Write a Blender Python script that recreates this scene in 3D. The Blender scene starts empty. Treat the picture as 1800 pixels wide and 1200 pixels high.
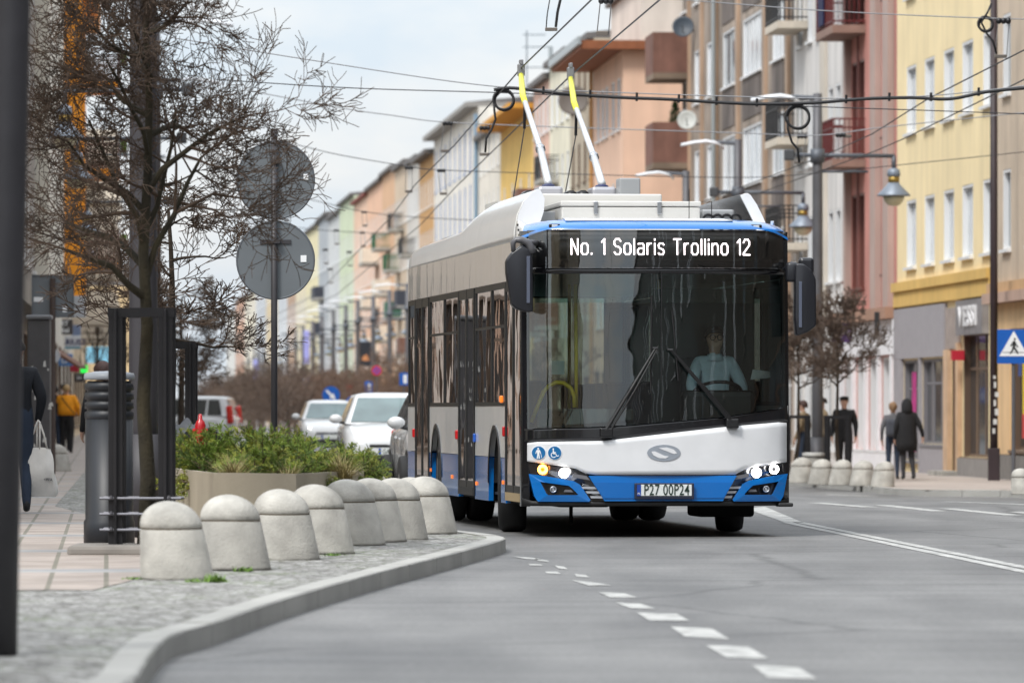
import bpy, bmesh, math, random
from mathutils import Vector, Matrix
R=math.radians
scene=bpy.context.scene
COL=scene.collection
FPX=10200.0; HC=1.2; HY=722.0
def at(px,py,Y): return Vector(((px-900)*Y/FPX, Y, HC-(py-HY)*Y/FPX))
def ss(t):
    t=min(1,max(0,t)); return t*t*(3-2*t)
def gz(X,Y):
    return -.37*ss((X+.065*Y-8)/5)*ss((Y-70)/40)
def gnd(px,py,dz=0.0):
    lo,hi=3.0,3000.0
    for _ in range(60):
        m=(lo+hi)/2; p=at(px,py,m)
        if p.z>gz(p.x,m)+dz: lo=m
        else: hi=m
    p=at(px,py,lo); p.z=gz(p.x,lo)+dz
    return p
def interp(pts,x):
    if x<=pts[0][0]: return pts[0][1]
    for (a,b),(c,d) in zip(pts,pts[1:]):
        if x<=c: return b+(d-b)*(x-a)/(c-a) if c>a else d
    return pts[-1][1]
FPTS=[(-100,25.0),(141,9.36),(210,4.9),(313,-1.9),(466,-13),(900,-44.3),(1300,-75)]
def FX(Y): return interp(FPTS,Y)
def FL(Y): return -11-.065*(Y-130)
def facY(px,off=0.0,fn=None):
    fn=fn or FX
    lo,hi=90.0,1250.0
    for _ in range(60):
        m=(lo+hi)/2
        v=900+FPX*(fn(m)+off)/m
        if v>px: lo=m
        else: hi=m
    return lo
# ---------------------------------------------------------------- materials
def lin(c): return c/12.92 if c<=.04045 else ((c+.055)/1.055)**2.4
def hx(s):
    s=s.lstrip('#'); return tuple(lin(int(s[i:i+2],16)/255) for i in (0,2,4))
_m={}
def mat(name,col,rough=.6,metal=0.0,var=0.0,scale=4.0,bump=0.0,bscale=None,coat=0.0,spec=.5,emit=0.0,streak=0.0,sx=1.0,det=4):
    if name in _m: return _m[name]
    if isinstance(col,str): col=hx(col)
    m=bpy.data.materials.new(name); m.use_nodes=True
    nt=m.node_tree; b=nt.nodes['Principled BSDF']
    b.inputs['Base Color'].default_value=(*col,1)
    b.inputs['Roughness'].default_value=rough
    b.inputs['Metallic'].default_value=metal
    b.inputs['Coat Weight'].default_value=coat
    b.inputs['Coat Roughness'].default_value=.04
    b.inputs['Specular IOR Level'].default_value=spec
    if emit:
        b.inputs['Emission Color'].default_value=(*col,1); b.inputs['Emission Strength'].default_value=emit
    L=nt.links.new
    if var or bump or streak:
        tc0=nt.nodes.new('ShaderNodeTexCoord'); oi=nt.nodes.new('ShaderNodeObjectInfo'); tc=nt.nodes.new('ShaderNodeVectorMath'); tc.operation='ADD'
        L(tc0.outputs['Object'],tc.inputs[0]); L(oi.outputs['Location'],tc.inputs[1])
    src=None
    def mulnode(a,lo,hi,vec,sc,detail):
        nz=nt.nodes.new('ShaderNodeTexNoise'); nz.inputs['Scale'].default_value=sc; nz.inputs['Detail'].default_value=detail
        L(vec,nz.inputs['Vector'])
        mr=nt.nodes.new('ShaderNodeMapRange'); mr.inputs['From Min'].default_value=.3; mr.inputs['From Max'].default_value=.7
        mr.inputs['To Min'].default_value=lo; mr.inputs['To Max'].default_value=hi
        L(nz.outputs['Fac'],mr.inputs['Value'])
        mx=nt.nodes.new('ShaderNodeMix'); mx.data_type='RGBA'; mx.blend_type='MULTIPLY'; mx.inputs['Factor'].default_value=1
        if a is None: mx.inputs['A'].default_value=(*col,1)
        else: L(a,mx.inputs['A'])
        L(mr.outputs['Result'],mx.inputs['B'])
        return mx.outputs['Result']
    if var: src=mulnode(src,1-var,1+var,tc.outputs[0],scale,det)
    if streak:
        mp=nt.nodes.new('ShaderNodeMapping'); mp.inputs['Scale'].default_value=(1.2,1.2,.12)
        L(tc.outputs[0],mp.inputs['Vector'])
        src=mulnode(src,1-streak,1+streak*.3,mp.outputs['Vector'],1.5,5)
    if src: L(src,b.inputs['Base Color'])
    if bump:
        nz=nt.nodes.new('ShaderNodeTexNoise'); nz.inputs['Scale'].default_value=bscale or scale*6; nz.inputs['Detail'].default_value=5
        L(tc.outputs[0],nz.inputs['Vector'])
        bp=nt.nodes.new('ShaderNodeBump'); bp.inputs['Strength'].default_value=bump; bp.inputs['Distance'].default_value=.02
        L(nz.outputs['Fac'],bp.inputs['Height']); L(bp.outputs['Normal'],b.inputs['Normal'])
    _m[name]=m; return m
def glass_mat(name,tint,refl=1.6,base=.03,rough=.0,ior=1.5,wave=0.0,wsc=1.4):
    if name in _m: return _m[name]
    m=bpy.data.materials.new(name); m.use_nodes=True; nt=m.node_tree
    nt.nodes.clear(); L=nt.links.new
    o=nt.nodes.new('ShaderNodeOutputMaterial'); mx=nt.nodes.new('ShaderNodeMixShader')
    t=nt.nodes.new('ShaderNodeBsdfTransparent'); t.inputs['Color'].default_value=(*tint,1)
    g=nt.nodes.new('ShaderNodeBsdfGlossy'); g.inputs['Roughness'].default_value=rough; g.inputs['Color'].default_value=(1,1,1,1)
    f=nt.nodes.new('ShaderNodeFresnel'); f.inputs['IOR'].default_value=ior
    ma=nt.nodes.new('ShaderNodeMath'); ma.operation='MULTIPLY_ADD'; ma.use_clamp=True
    ma.inputs[1].default_value=refl; ma.inputs[2].default_value=base
    if wave:
        tc=nt.nodes.new('ShaderNodeTexCoord'); nz=nt.nodes.new('ShaderNodeTexNoise'); nz.inputs['Scale'].default_value=wsc; nz.inputs['Detail'].default_value=1.5; L(tc.outputs['Object'],nz.inputs['Vector'])
        bp=nt.nodes.new('ShaderNodeBump'); bp.inputs['Strength'].default_value=wave; bp.inputs['Distance'].default_value=.03; L(nz.outputs['Fac'],bp.inputs['Height']); L(bp.outputs[0],g.inputs['Normal'])
    L(f.outputs['Fac'],ma.inputs[0]); L(ma.outputs[0],mx.inputs['Fac'])
    L(t.outputs[0],mx.inputs[1]); L(g.outputs[0],mx.inputs[2]); L(mx.outputs[0],o.inputs['Surface'])
    _m[name]=m; return m
# ---------------------------------------------------------------- mesh builder
class MB:
    def __init__(s): s.v=[]; s.f=[]; s.mi=[]; s.cur=0; s.sm=[]; s.smooth=False
    def add(s,vs,fs):
        o=len(s.v); s.v.extend([tuple(p) for p in vs])
        for f in fs: s.f.append([i+o for i in f]); s.mi.append(s.cur); s.sm.append(s.smooth)
    def box(s,x0,x1,y0,y1,z0,z1,M=None):
        vs=[Vector(p) for p in ((x0,y0,z0),(x1,y0,z0),(x1,y1,z0),(x0,y1,z0),(x0,y0,z1),(x1,y0,z1),(x1,y1,z1),(x0,y1,z1))]
        if M: vs=[M@p for p in vs]
        s.add(vs,[(0,3,2,1),(4,5,6,7),(0,1,5,4),(1,2,6,5),(2,3,7,6),(3,0,4,7)])
    def bbox(s,x0,x1,y0,y1,z0,z1,b=.02,M=None):
        bm=bmesh.new(); bmesh.ops.create_cube(bm,size=1)
        for v in bm.verts:
            v.co=Vector((x0+(x1-x0)*(v.co.x+.5),y0+(y1-y0)*(v.co.y+.5),z0+(z1-z0)*(v.co.z+.5)))
        bmesh.ops.bevel(bm,geom=bm.edges[:],offset=b,segments=2,affect='EDGES',profile=.5)
        bm.verts.index_update()
        s.add([(M@v.co if M else v.co) for v in bm.verts],[[v.index for v in f.verts] for f in bm.faces]); bm.free()
    def tube(s,pts,rad,n=6,caps=True):
        pts=[Vector(p) for p in pts]
        if not hasattr(rad,'__len__'): rad=[rad]*len(pts)
        rings=[]; prev=None
        for i,p in enumerate(pts):
            a=pts[max(i-1,0)]; b=pts[min(i+1,len(pts)-1)]; d=(b-a)
            if d.length<1e-9: d=Vector((0,0,1))
            d.normalize()
            if prev is None:
                u=d.cross(Vector((0,0,1)) if abs(d.z)<.9 else Vector((1,0,0))).normalized()
            else:
                u=prev-d*prev.dot(d)
                u=u.normalized() if u.length>1e-6 else d.orthogonal().normalized()
            prev=u; w=d.cross(u)
            rings.append([p+(u*math.cos(2*math.pi*k/n)+w*math.sin(2*math.pi*k/n))*rad[i] for k in range(n)])
        vs=[q for r in rings for q in r]; fs=[]
        for i in range(len(rings)-1):
            for k in range(n):
                fs.append((i*n+k,i*n+(k+1)%n,(i+1)*n+(k+1)%n,(i+1)*n+k))
        if caps: fs.append(tuple(range(n))[::-1]); fs.append(tuple((len(rings)-1)*n+k for k in range(n)))
        s.add(vs,fs)
    def lathe(s,prof,n=24,M=None):
        vs=[]; fs=[]
        for (r,z) in prof:
            for k in range(n):
                a=2*math.pi*k/n; p=Vector((r*math.cos(a),r*math.sin(a),z)); vs.append(M@p if M else p)
        m=len(prof)
        for i in range(m-1):
            for k in range(n): fs.append((i*n+k,i*n+(k+1)%n,(i+1)*n+(k+1)%n,(i+1)*n+k))
        fs.append(tuple(range(n))[::-1]); fs.append(tuple((m-1)*n+k for k in range(n)))
        s.add(vs,fs)
    def prism(s,poly,ext):
        """poly: list of Vectors (a planar outline), ext: extrusion Vector"""
        n=len(poly); e=Vector(ext); a=[Vector(p) for p in poly]
        s.add(a+[p+e for p in a],[tuple(range(n))[::-1],tuple(range(n,2*n))]+[(i,(i+1)%n,n+(i+1)%n,n+i) for i in range(n)])
    def grid(s,fn,us,vs_,thick=None):
        nu,nv=len(us),len(vs_); P=[fn(u,v) for u in us for v in vs_]
        fs=[(i*nv+j,(i+1)*nv+j,(i+1)*nv+j+1,i*nv+j+1) for i in range(nu-1) for j in range(nv-1)]
        if thick is None: s.add(P,fs); return
        t=Vector(thick); Q=[Vector(p)+t for p in P]; o=len(P)
        fs2=[tuple(o+k for k in f[::-1]) for f in fs]
        rim=[]
        for i in range(nu-1):
            rim.append((i*nv,o+i*nv,o+(i+1)*nv,(i+1)*nv)); k=nv-1
            rim.append((i*nv+k,(i+1)*nv+k,o+(i+1)*nv+k,o+i*nv+k))
        for j in range(nv-1):
            rim.append((j,j+1,o+j+1,o+j)); k=(nu-1)*nv
            rim.append((k+j,o+k+j,o+k+j+1,k+j+1))
        s.add(P+Q,fs+fs2+rim)
    def disc(s,c,r,ax,thick,n=24,ry=None):
        ax=Vector(ax).normalized(); u=ax.cross(Vector((0,0,1)))
        u=u.normalized() if u.length>1e-5 else Vector((1,0,0)); w=u.cross(ax); c=Vector(c)
        s.prism([c+u*math.cos(2*math.pi*k/n)*r+w*math.sin(2*math.pi*k/n)*(ry or r) for k in range(n)],ax*thick)
    def ring(s,c,r,rr,ax,n=20,m=8):
        ax=Vector(ax).normalized(); u=ax.cross(Vector((0,0,1)))
        u=u.normalized() if u.length>1e-5 else Vector((1,0,0)); w=u.cross(ax); c=Vector(c); vs=[]; fs=[]
        for i in range(n):
            a=2*math.pi*i/n; d=u*math.cos(a)+w*math.sin(a)
            for j in range(m):
                b=2*math.pi*j/m; vs.append(c+d*(r+rr*math.cos(b))+ax*rr*math.sin(b))
        for i in range(n):
            for j in range(m): fs.append((i*m+j,((i+1)%n)*m+j,((i+1)%n)*m+(j+1)%m,i*m+(j+1)%m))
        s.add(vs,fs)
    def ball(s,c,r,n=10,m=7,sc=(1,1,1)):
        c=Vector(c); vs=[]; fs=[]
        for j in range(1,m):
            t=math.pi*j/m
            for k in range(n):
                a=2*math.pi*k/n
                vs.append(c+Vector((r*sc[0]*math.sin(t)*math.cos(a),r*sc[1]*math.sin(t)*math.sin(a),r*sc[2]*math.cos(t))))
        top=len(vs); vs.append(c+Vector((0,0,r*sc[2]))); vs.append(c-Vector((0,0,r*sc[2])))
        for j in range(m-2):
            for k in range(n): fs.append((j*n+k,(j+1)*n+k,(j+1)*n+(k+1)%n,j*n+(k+1)%n))
        for k in range(n):
            fs.append((top,k,(k+1)%n)); fs.append((top+1,(m-2)*n+(k+1)%n,(m-2)*n+k))
        s.add(vs,fs)
    def mesh(s,name,mats,recalc=True):
        me=bpy.data.meshes.new(name); me.from_pydata(s.v,[],s.f)
        for m in (mats if isinstance(mats,(list,tuple)) else [mats]): me.materials.append(m)
        me.polygons.foreach_set('material_index',s.mi); me.polygons.foreach_set('use_smooth',s.sm)
        if recalc:
            bm=bmesh.new(); bm.from_mesh(me); bmesh.ops.recalc_face_normals(bm,faces=bm.faces); bm.to_mesh(me); bm.free()
        me.update(); return me
    def build(s,name,mats,parent=None,recalc=True,**kw):
        o=bpy.data.objects.new(name,s.mesh(name,mats,recalc)); COL.objects.link(o)
        if parent: o.parent=parent
        for k,v in kw.items(): o[k]=v
        return o
def thing(name,label,cat,loc=(0,0,0),rz=0,group=None):
    o=bpy.data.objects.new(name,None); COL.objects.link(o); o.empty_display_size=.2
    o.location=loc; o.rotation_euler=(0,0,rz); o['label']=label; o['category']=cat
    if group: o['group']=group
    return o
def tag(o,label,cat,group=None):
    o['label']=label; o['category']=cat
    if group: o['group']=group
    return o
def kids(o): return [c for c in bpy.data.objects if c.parent==o]
KID={}
def copy_tree(o,parent=None):
    c=o.copy(); COL.objects.link(c)
    if parent: c.parent=parent
    for ch in KID.get(o.name) or list(o.children): copy_tree(ch,c)
    return c
def link(name,me,parent=None,loc=None,rz=None):
    o=bpy.data.objects.new(name,me); COL.objects.link(o)
    if parent: o.parent=parent
    if loc is not None: o.location=loc
    if rz is not None: o.rotation_euler=(0,0,rz)
    return o
def text_geo(txt,size,ext=.003,off=0.0,sx=1.0,space=1.0):
    cu=bpy.data.curves.new('t','FONT'); cu.body=txt; cu.size=size; cu.extrude=ext; cu.offset=off
    cu.align_x='CENTER'; cu.align_y='CENTER'; cu.space_character=space; cu.resolution_u=3
    ob=bpy.data.objects.new('t',cu); COL.objects.link(ob)
    dg=bpy.context.evaluated_depsgraph_get(); me=ob.evaluated_get(dg).to_mesh()
    vs=[Vector((v.co.x*sx,v.co.y,v.co.z)) for v in me.vertices]; fs=[tuple(p.vertices) for p in me.polygons]
    ob.evaluated_get(dg).to_mesh_clear(); bpy.data.objects.remove(ob); bpy.data.curves.remove(cu)
    return vs,fs
def put_text(mb,txt,size,c,u,w,ext=.003,off=0.0,sx=1.0,space=1.0):
    """u: reading direction, w: up"""
    u=Vector(u).normalized(); w=Vector(w).normalized(); n=u.cross(w); c=Vector(c)
    vs,fs=text_geo(txt,size,ext,off,sx,space)
    mb.add([c+u*p.x+w*p.y+n*p.z for p in vs],fs)
def arc(cx,cy,r,a0,a1,n):
    return [(cx+r*math.cos(a0+(a1-a0)*i/n),cy+r*math.sin(a0+(a1-a0)*i/n)) for i in range(n+1)]
# common materials
BLACK=mat('black_plastic',(.012,.012,.014),.35)
RUBBER=mat('rubber',(.018,.018,.019),.8)
DKMETAL=mat('dark_grey_metal','#37363a',.5,var=.12,scale=6)
POLE=mat('pole_paint','#5c5c60',.5,.2,var=.1,scale=3)
CONC=mat('pale_concrete',(.40,.385,.35),.85,var=.22,scale=5,bump=.35,bscale=60,streak=.3)
STEEL=mat('steel','#b9bcc0',.3,.9)
WHITEP=mat('white_paint',(.80,.81,.83),.25,coat=.6)
# ---------------------------------------------------------------- world, camera, sun
w=bpy.data.worlds.new('World'); scene.world=w; w.use_nodes=True
nt=w.node_tree; nt.nodes.clear(); L=nt.links.new
SUN_EL,SUN_AZ=R(50),R(213)     # azimuth measured from +Y clockwise
out=nt.nodes.new('ShaderNodeOutputWorld'); bg=nt.nodes.new('ShaderNodeBackground')
sky=nt.nodes.new('ShaderNodeTexSky'); sky.sky_type='NISHITA'; sky.sun_disc=False
sky.sun_elevation=SUN_EL; sky.sun_rotation=SUN_AZ; sky.air_density=1.2; sky.dust_density=2.0
tc=nt.nodes.new('ShaderNodeTexCoord'); sp=nt.nodes.new('ShaderNodeSeparateXYZ'); L(tc.outputs['Generated'],sp.inputs[0])
# overcast cloud layer: brighter towards the zenith, softly mottled
gr=nt.nodes.new('ShaderNodeMapRange'); gr.inputs['From Min'].default_value=0; gr.inputs['From Max'].default_value=1
gr.inputs['To Min'].default_value=6.5; gr.inputs['To Max'].default_value=17.0; L(sp.outputs['Z'],gr.inputs['Value'])
mp=nt.nodes.new('ShaderNodeMapping'); mp.inputs['Scale'].default_value=(1,1,2.6); L(tc.outputs['Generated'],mp.inputs['Vector'])
nz=nt.nodes.new('ShaderNodeTexNoise'); nz.inputs['Scale'].default_value=16; nz.inputs['Detail'].default_value=6; nz.inputs['Roughness'].default_value=.55; L(mp.outputs[0],nz.inputs['Vector'])
cr=nt.nodes.new('ShaderNodeValToRGB'); cr.color_ramp.elements[0].position=.36; cr.color_ramp.elements[0].color=(.78,.885,1.0,1)
cr.color_ramp.elements[1].position=.62; cr.color_ramp.elements[1].color=(1.03,1.03,1.03,1); L(nz.outputs['Fac'],cr.inputs['Fac'])
mul=nt.nodes.new('ShaderNodeMix'); mul.data_type='RGBA'; mul.blend_type='MULTIPLY'; mul.inputs['Factor'].default_value=1
L(cr.outputs['Color'],mul.inputs['A']); L(gr.outputs['Result'],mul.inputs['B'])
mx=nt.nodes.new('ShaderNodeMix'); mx.data_type='RGBA'; mx.inputs['Factor'].default_value=.86
L(sky.outputs[0],mx.inputs['A']); L(mul.outputs['Result'],mx.inputs['B'])
L(mx.outputs['Result'],bg.inputs['Color']); bg.inputs['Strength'].default_value=.10
L(bg.outputs[0],out.inputs['Surface'])
sd=bpy.data.lights.new('sun','SUN'); sd.energy=2.0; sd.angle=R(14); sd.color=(1,.97,.92)
so=bpy.data.objects.new('sun',sd); COL.objects.link(so)
dirv=Vector((math.sin(SUN_AZ)*math.cos(SUN_EL),math.cos(SUN_AZ)*math.cos(SUN_EL),math.sin(SUN_EL)))
so.rotation_euler=dirv.to_track_quat('Z','Y').to_euler(); so.location=(0,-20,60)
cd=bpy.data.cameras.new('camera'); co=bpy.data.objects.new('camera',cd); COL.objects.link(co)
co.location=(0,0,HC); co.rotation_euler=(R(90),0,0)
cd.sensor_width=36; cd.lens=FPX/1800*36; cd.shift_y=(HY-600)/1800; cd.clip_end=6000; cd.clip_start=.5
cd.dof.use_dof=True; cd.dof.focus_distance=56.5; cd.dof.aperture_fstop=4.2
scene.camera=co
vs=scene.view_settings; vs.view_transform='Standard'; vs.look='None'; vs.exposure=.5; vs.gamma=1
scene.render.resolution_x=1024; scene.render.resolution_y=682
try:
    scene.cycles.max_bounces=8; scene.cycles.transparent_max_bounces=16; scene.cycles.glossy_bounces=4
    scene.cycles.use_denoising=True; scene.cycles.caustics_reflective=False; scene.cycles.caustics_refractive=False
    scene.cycles.sample_clamp_indirect=6
except Exception as e: print(e)
# ---------------------------------------------------------------- ground
def node_mat(name):
    m=bpy.data.materials.new(name); m.use_nodes=True
    return m,m.node_tree,m.node_tree.nodes['Principled BSDF']
def N(nt,t,**kw):
    n=nt.nodes.new(t)
    for k,v in kw.items():
        if k in n.inputs: n.inputs[k].default_value=v
        else: setattr(n,k,v)
    return n
def asphalt_mat():
    m,nt,b=node_mat('asphalt'); L=nt.links.new
    tc=N(nt,'ShaderNodeTexCoord')
    mp=N(nt,'ShaderNodeMapping'); mp.inputs['Scale'].default_value=(1.1,.22,1); mp.inputs['Rotation'].default_value=(0,0,R(-4)); L(tc.outputs['Object'],mp.inputs['Vector'])
    n1=N(nt,'ShaderNodeTexNoise',Scale=.9,Detail=5); L(mp.outputs[0],n1.inputs['Vector'])
    n2=N(nt,'ShaderNodeTexNoise',Scale=26,Detail=8,Roughness=.8); L(tc.outputs['Object'],n2.inputs['Vector'])
    mp3=N(nt,'ShaderNodeMapping'); mp3.inputs['Scale'].default_value=(.35,1.6,1); L(tc.outputs['Object'],mp3.inputs['Vector'])
    n3=N(nt,'ShaderNodeTexNoise',Scale=1.1,Detail=6,Roughness=.7); L(mp3.outputs[0],n3.inputs['Vector'])
    cr=N(nt,'ShaderNodeValToRGB'); e=cr.color_ramp.elements
    e[0].position=.30; e[0].color=(.092,.091,.09,1); e[1].position=.72; e[1].color=(.20,.198,.195,1)
    a=N(nt,'ShaderNodeMath',operation='MULTIPLY_ADD'); L(n3.outputs['Fac'],a.inputs[0]); a.inputs[1].default_value=.55
    L(n1.outputs['Fac'],a.inputs[2])
    s=N(nt,'ShaderNodeMath',operation='SUBTRACT'); L(a.outputs[0],s.inputs[0]); s.inputs[1].default_value=.275
    L(s.outputs[0],cr.inputs['Fac'])
    mx=N(nt,'ShaderNodeMix',data_type='RGBA',blend_type='MULTIPLY'); mx.inputs['Factor'].default_value=1
    mr=N(nt,'ShaderNodeMapRange'); mr.inputs['From Min'].default_value=.3; mr.inputs['From Max'].default_value=.7; mr.inputs['To Min'].default_value=.5; mr.inputs['To Max'].default_value=1.5; L(n2.outputs['Fac'],mr.inputs['Value'])
    L(cr.outputs['Color'],mx.inputs['A']); L(mr.outputs[0],mx.inputs['B']); 
    # thin cracks
    vo=N(nt,'ShaderNodeTexVoronoi',feature='DISTANCE_TO_EDGE',Scale=.16); 
    nd=N(nt,'ShaderNodeTexNoise',Scale=1.3,Detail=5); L(tc.outputs['Object'],nd.inputs['Vector'])
    mv=N(nt,'ShaderNodeMix',data_type='RGBA'); mv.inputs['Factor'].default_value=.25; L(tc.outputs['Object'],mv.inputs['A']); L(nd.outputs['Color'],mv.inputs['B'])
    sc=N(nt,'ShaderNodeVectorMath',operation='SCALE'); sc.inputs['Scale'].default_value=1.35; L(mv.outputs['Result'],sc.inputs[0])
    L(sc.outputs[0],vo.inputs['Vector'])
    ck=N(nt,'ShaderNodeMapRange'); ck.inputs['From Max'].default_value=.011; ck.inputs['To Min'].default_value=.62; ck.inputs['To Max'].default_value=1; L(vo.outputs['Distance'],ck.inputs['Value'])
    m2=N(nt,'ShaderNodeMix',data_type='RGBA',blend_type='MULTIPLY'); m2.inputs['Factor'].default_value=1
    L(mx.outputs['Result'],m2.inputs['A']); L(ck.outputs[0],m2.inputs['B'])
    L(m2.outputs['Result'],b.inputs['Base Color'])
    rr=N(nt,'ShaderNodeMapRange'); rr.inputs['To Min'].default_value=.5; rr.inputs['To Max'].default_value=.8; L(n1.outputs['Fac'],rr.inputs['Value']); L(rr.outputs[0],b.inputs['Roughness'])
    bp=N(nt,'ShaderNodeBump',Strength=.5,Distance=.006); L(n2.outputs['Fac'],bp.inputs['Height']); L(bp.outputs[0],b.inputs['Normal'])
    return m
ASPH=asphalt_mat()
def cobble_mat():
    m,nt,b=node_mat('granite_setts'); L=nt.links.new
    tc=N(nt,'ShaderNodeTexCoord')
    mp=N(nt,'ShaderNodeMapping'); mp.inputs['Rotation'].default_value=(0,0,R(-20)); L(tc.outputs['Object'],mp.inputs['Vector'])
    vo=N(nt,'ShaderNodeTexVoronoi',feature='DISTANCE_TO_EDGE',Scale=9.5,Randomness=.55); L(mp.outputs[0],vo.inputs['Vector'])
    v2=N(nt,'ShaderNodeTexVoronoi',feature='F1',Scale=9.5,Randomness=.55); L(mp.outputs[0],v2.inputs['Vector'])
    cr=N(nt,'ShaderNodeValToRGB'); e=cr.color_ramp.elements; e[0].position=.0; e[0].color=(.11,.105,.10,1); e[1].position=1; e[1].color=(.50,.495,.475,1)
    L(v2.outputs['Color'],cr.inputs['Fac'])
    nz=N(nt,'ShaderNodeTexNoise',Scale=1.4,Detail=5); L(tc.outputs['Object'],nz.inputs['Vector'])
    jc=N(nt,'ShaderNodeValToRGB'); e=jc.color_ramp.elements; e[0].position=.5; e[0].color=(.07,.065,.05,1); e[1].position=.66; e[1].color=(.10,.13,.045,1); L(nz.outputs['Fac'],jc.inputs['Fac'])
    fr=N(nt,'ShaderNodeMapRange'); fr.inputs['From Min'].default_value=.04; fr.inputs['From Max'].default_value=.13; L(vo.outputs['Distance'],fr.inputs['Value'])
    mx=N(nt,'ShaderNodeMix',data_type='RGBA'); L(fr.outputs[0],mx.inputs['Factor']); L(jc.outputs['Color'],mx.inputs['A']); L(cr.outputs['Color'],mx.inputs['B'])
    L(mx.outputs['Result'],b.inputs['Base Color']); b.inputs['Roughness'].default_value=.75
    f2=N(nt,'ShaderNodeMapRange'); f2.inputs['From Max'].default_value=.3; L(vo.outputs['Distance'],f2.inputs['Value'])
    bp=N(nt,'ShaderNodeBump',Strength=.8,Distance=.02); L(f2.outputs[0],bp.inputs['Height']); L(bp.outputs[0],b.inputs['Normal'])
    return m
COBBLE=cobble_mat()
def slab_mat():
    m,nt,b=node_mat('paving_slabs'); L=nt.links.new
    tc=N(nt,'ShaderNodeTexCoord')
    mp=N(nt,'ShaderNodeMapping'); mp.inputs['Rotation'].default_value=(0,0,R(-4)); L(tc.outputs['Object'],mp.inputs['Vector'])
    br=N(nt,'ShaderNodeTexBrick'); br.offset=.0
    for k,v in {'Scale':1.0,'Mortar Size':.018,'Brick Width':.36,'Row Height':.62,'Bias':.0,'Mortar Smooth':.2}.items(): br.inputs[k].default_value=v
    br.inputs['Color1'].default_value=(.31,.26,.225,1); br.inputs['Color2'].default_value=(.37,.315,.28,1); br.inputs['Mortar'].default_value=(.17,.155,.12,1)
    L(mp.outputs[0],br.inputs['Vector'])
    # grey granite bands across the pavement
    sx=N(nt,'ShaderNodeSeparateXYZ'); L(mp.outputs[0],sx.inputs[0])
    md=N(nt,'ShaderNodeMath',operation='MODULO'); L(sx.outputs['Y'],md.inputs[0]); md.inputs[1].default_value=5.6
    lt=N(nt,'ShaderNodeMath',operation='LESS_THAN'); L(md.outputs[0],lt.inputs[0]); lt.inputs[1].default_value=.8
    mx=N(nt,'ShaderNodeMix',data_type='RGBA'); L(lt.outputs[0],mx.inputs['Factor']); L(br.outputs['Color'],mx.inputs['A']); mx.inputs['B'].default_value=(.28,.28,.28,1)
    nz=N(nt,'ShaderNodeTexNoise',Scale=1.7,Detail=6); L(tc.outputs['Object'],nz.inputs['Vector'])
    mr=N(nt,'ShaderNodeMapRange'); mr.inputs['From Min'].default_value=.3; mr.inputs['From Max'].default_value=.7; mr.inputs['To Min'].default_value=.72; mr.inputs['To Max'].default_value=1.18; L(nz.outputs['Fac'],mr.inputs['Value'])
    m2=N(nt,'ShaderNodeMix',data_type='RGBA',blend_type='MULTIPLY'); m2.inputs['Factor'].default_value=1; L(mx.outputs['Result'],m2.inputs['A']); L(mr.outputs[0],m2.inputs['B'])
    L(m2.outputs['Result'],b.inputs['Base Color']); b.inputs['Roughness'].default_value=.7
    return m
SLAB=slab_mat()
KERB=mat('kerb_granite',(.36,.355,.335),.85,var=.14,scale=1.1,bump=.3,bscale=40)
PAINT=mat('road_paint',(.40,.40,.385),.7,var=.5,scale=6,det=9)
# road: one sheet to the horizon
xs=[-400,-120,-60,-40,-30]+[-25+i*1.0 for i in range(60)]+[40,60,120,400]
ys=[-300,-150,-80,-40,0,20]+[30+i*3 for i in range(40)]+[160+i*12 for i in range(62)]+[1000,1400,2200,3500]
mb=MB(); mb.smooth=True
mb.grid(lambda x,y: Vector((x,y,gz(x,y))),xs,ys)
mb.build('road',ASPH,kind='structure')
# left pavement
KL=[(-120,-1.6),(10,-1.55),(20,-1.5),(23.15,-1.51),(25.5,-1.60),(28,-1.67),(28.9,-1.6),(29.9,-1.51),(32.8,-1.37),(38.4,-.96),(42.1,-.63),(44.6,-.41),(47.5,-.17),(49.2,-.05),(50.2,-.06),(51.2,-.2),(52.5,-.46),(54,-.8),(58,-1.55),(61,-2.1),(63,-3.0),(64.5,-3.6),(66,-3.9),(100,-6.1),(150,-9.35),(300,-19.2),(500,-32),(900,-58)]
def densify(pts,step=1.0):
    o=[]
    for (a,b),(c,d) in zip(pts,pts[1:]):
        n=max(1,int(math.hypot(c-a,d-b)/step))
        if a>70: n=max(1,n//10)
        o+=[(a+(c-a)*i/n,b+(d-b)*i/n) for i in range(n)]
    return o+[pts[-1]]
def smooth(pts,it=2):
    for _ in range(it):
        q=[pts[0]]
        for (a,b),(c,d) in zip(pts,pts[1:]): q+=[(.75*a+.25*c,.75*b+.25*d),(.25*a+.75*c,.25*b+.75*d)]
        pts=q+[pts[-1]]
    return pts
KLs=smooth([p for p in KL],2)
def strip_between(name,line,xfn,z,m,kind='structure'):
    mb=MB(); 
    for (y0,x0),(y1,x1) in zip(line,line[1:]):
        a=Vector((xfn(y0),y0,z)); b=Vector((x0,y0,z)); c=Vector((x1,y1,z)); d=Vector((xfn(y1),y1,z))
        mb.add([a,b,c,d],[(0,1,2,3)])
    return mb.build(name,m,recalc=False,kind=kind)
PZ=.115
strip_between('pavement',KLs,lambda y:-60,PZ-.004,COBBLE)
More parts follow.
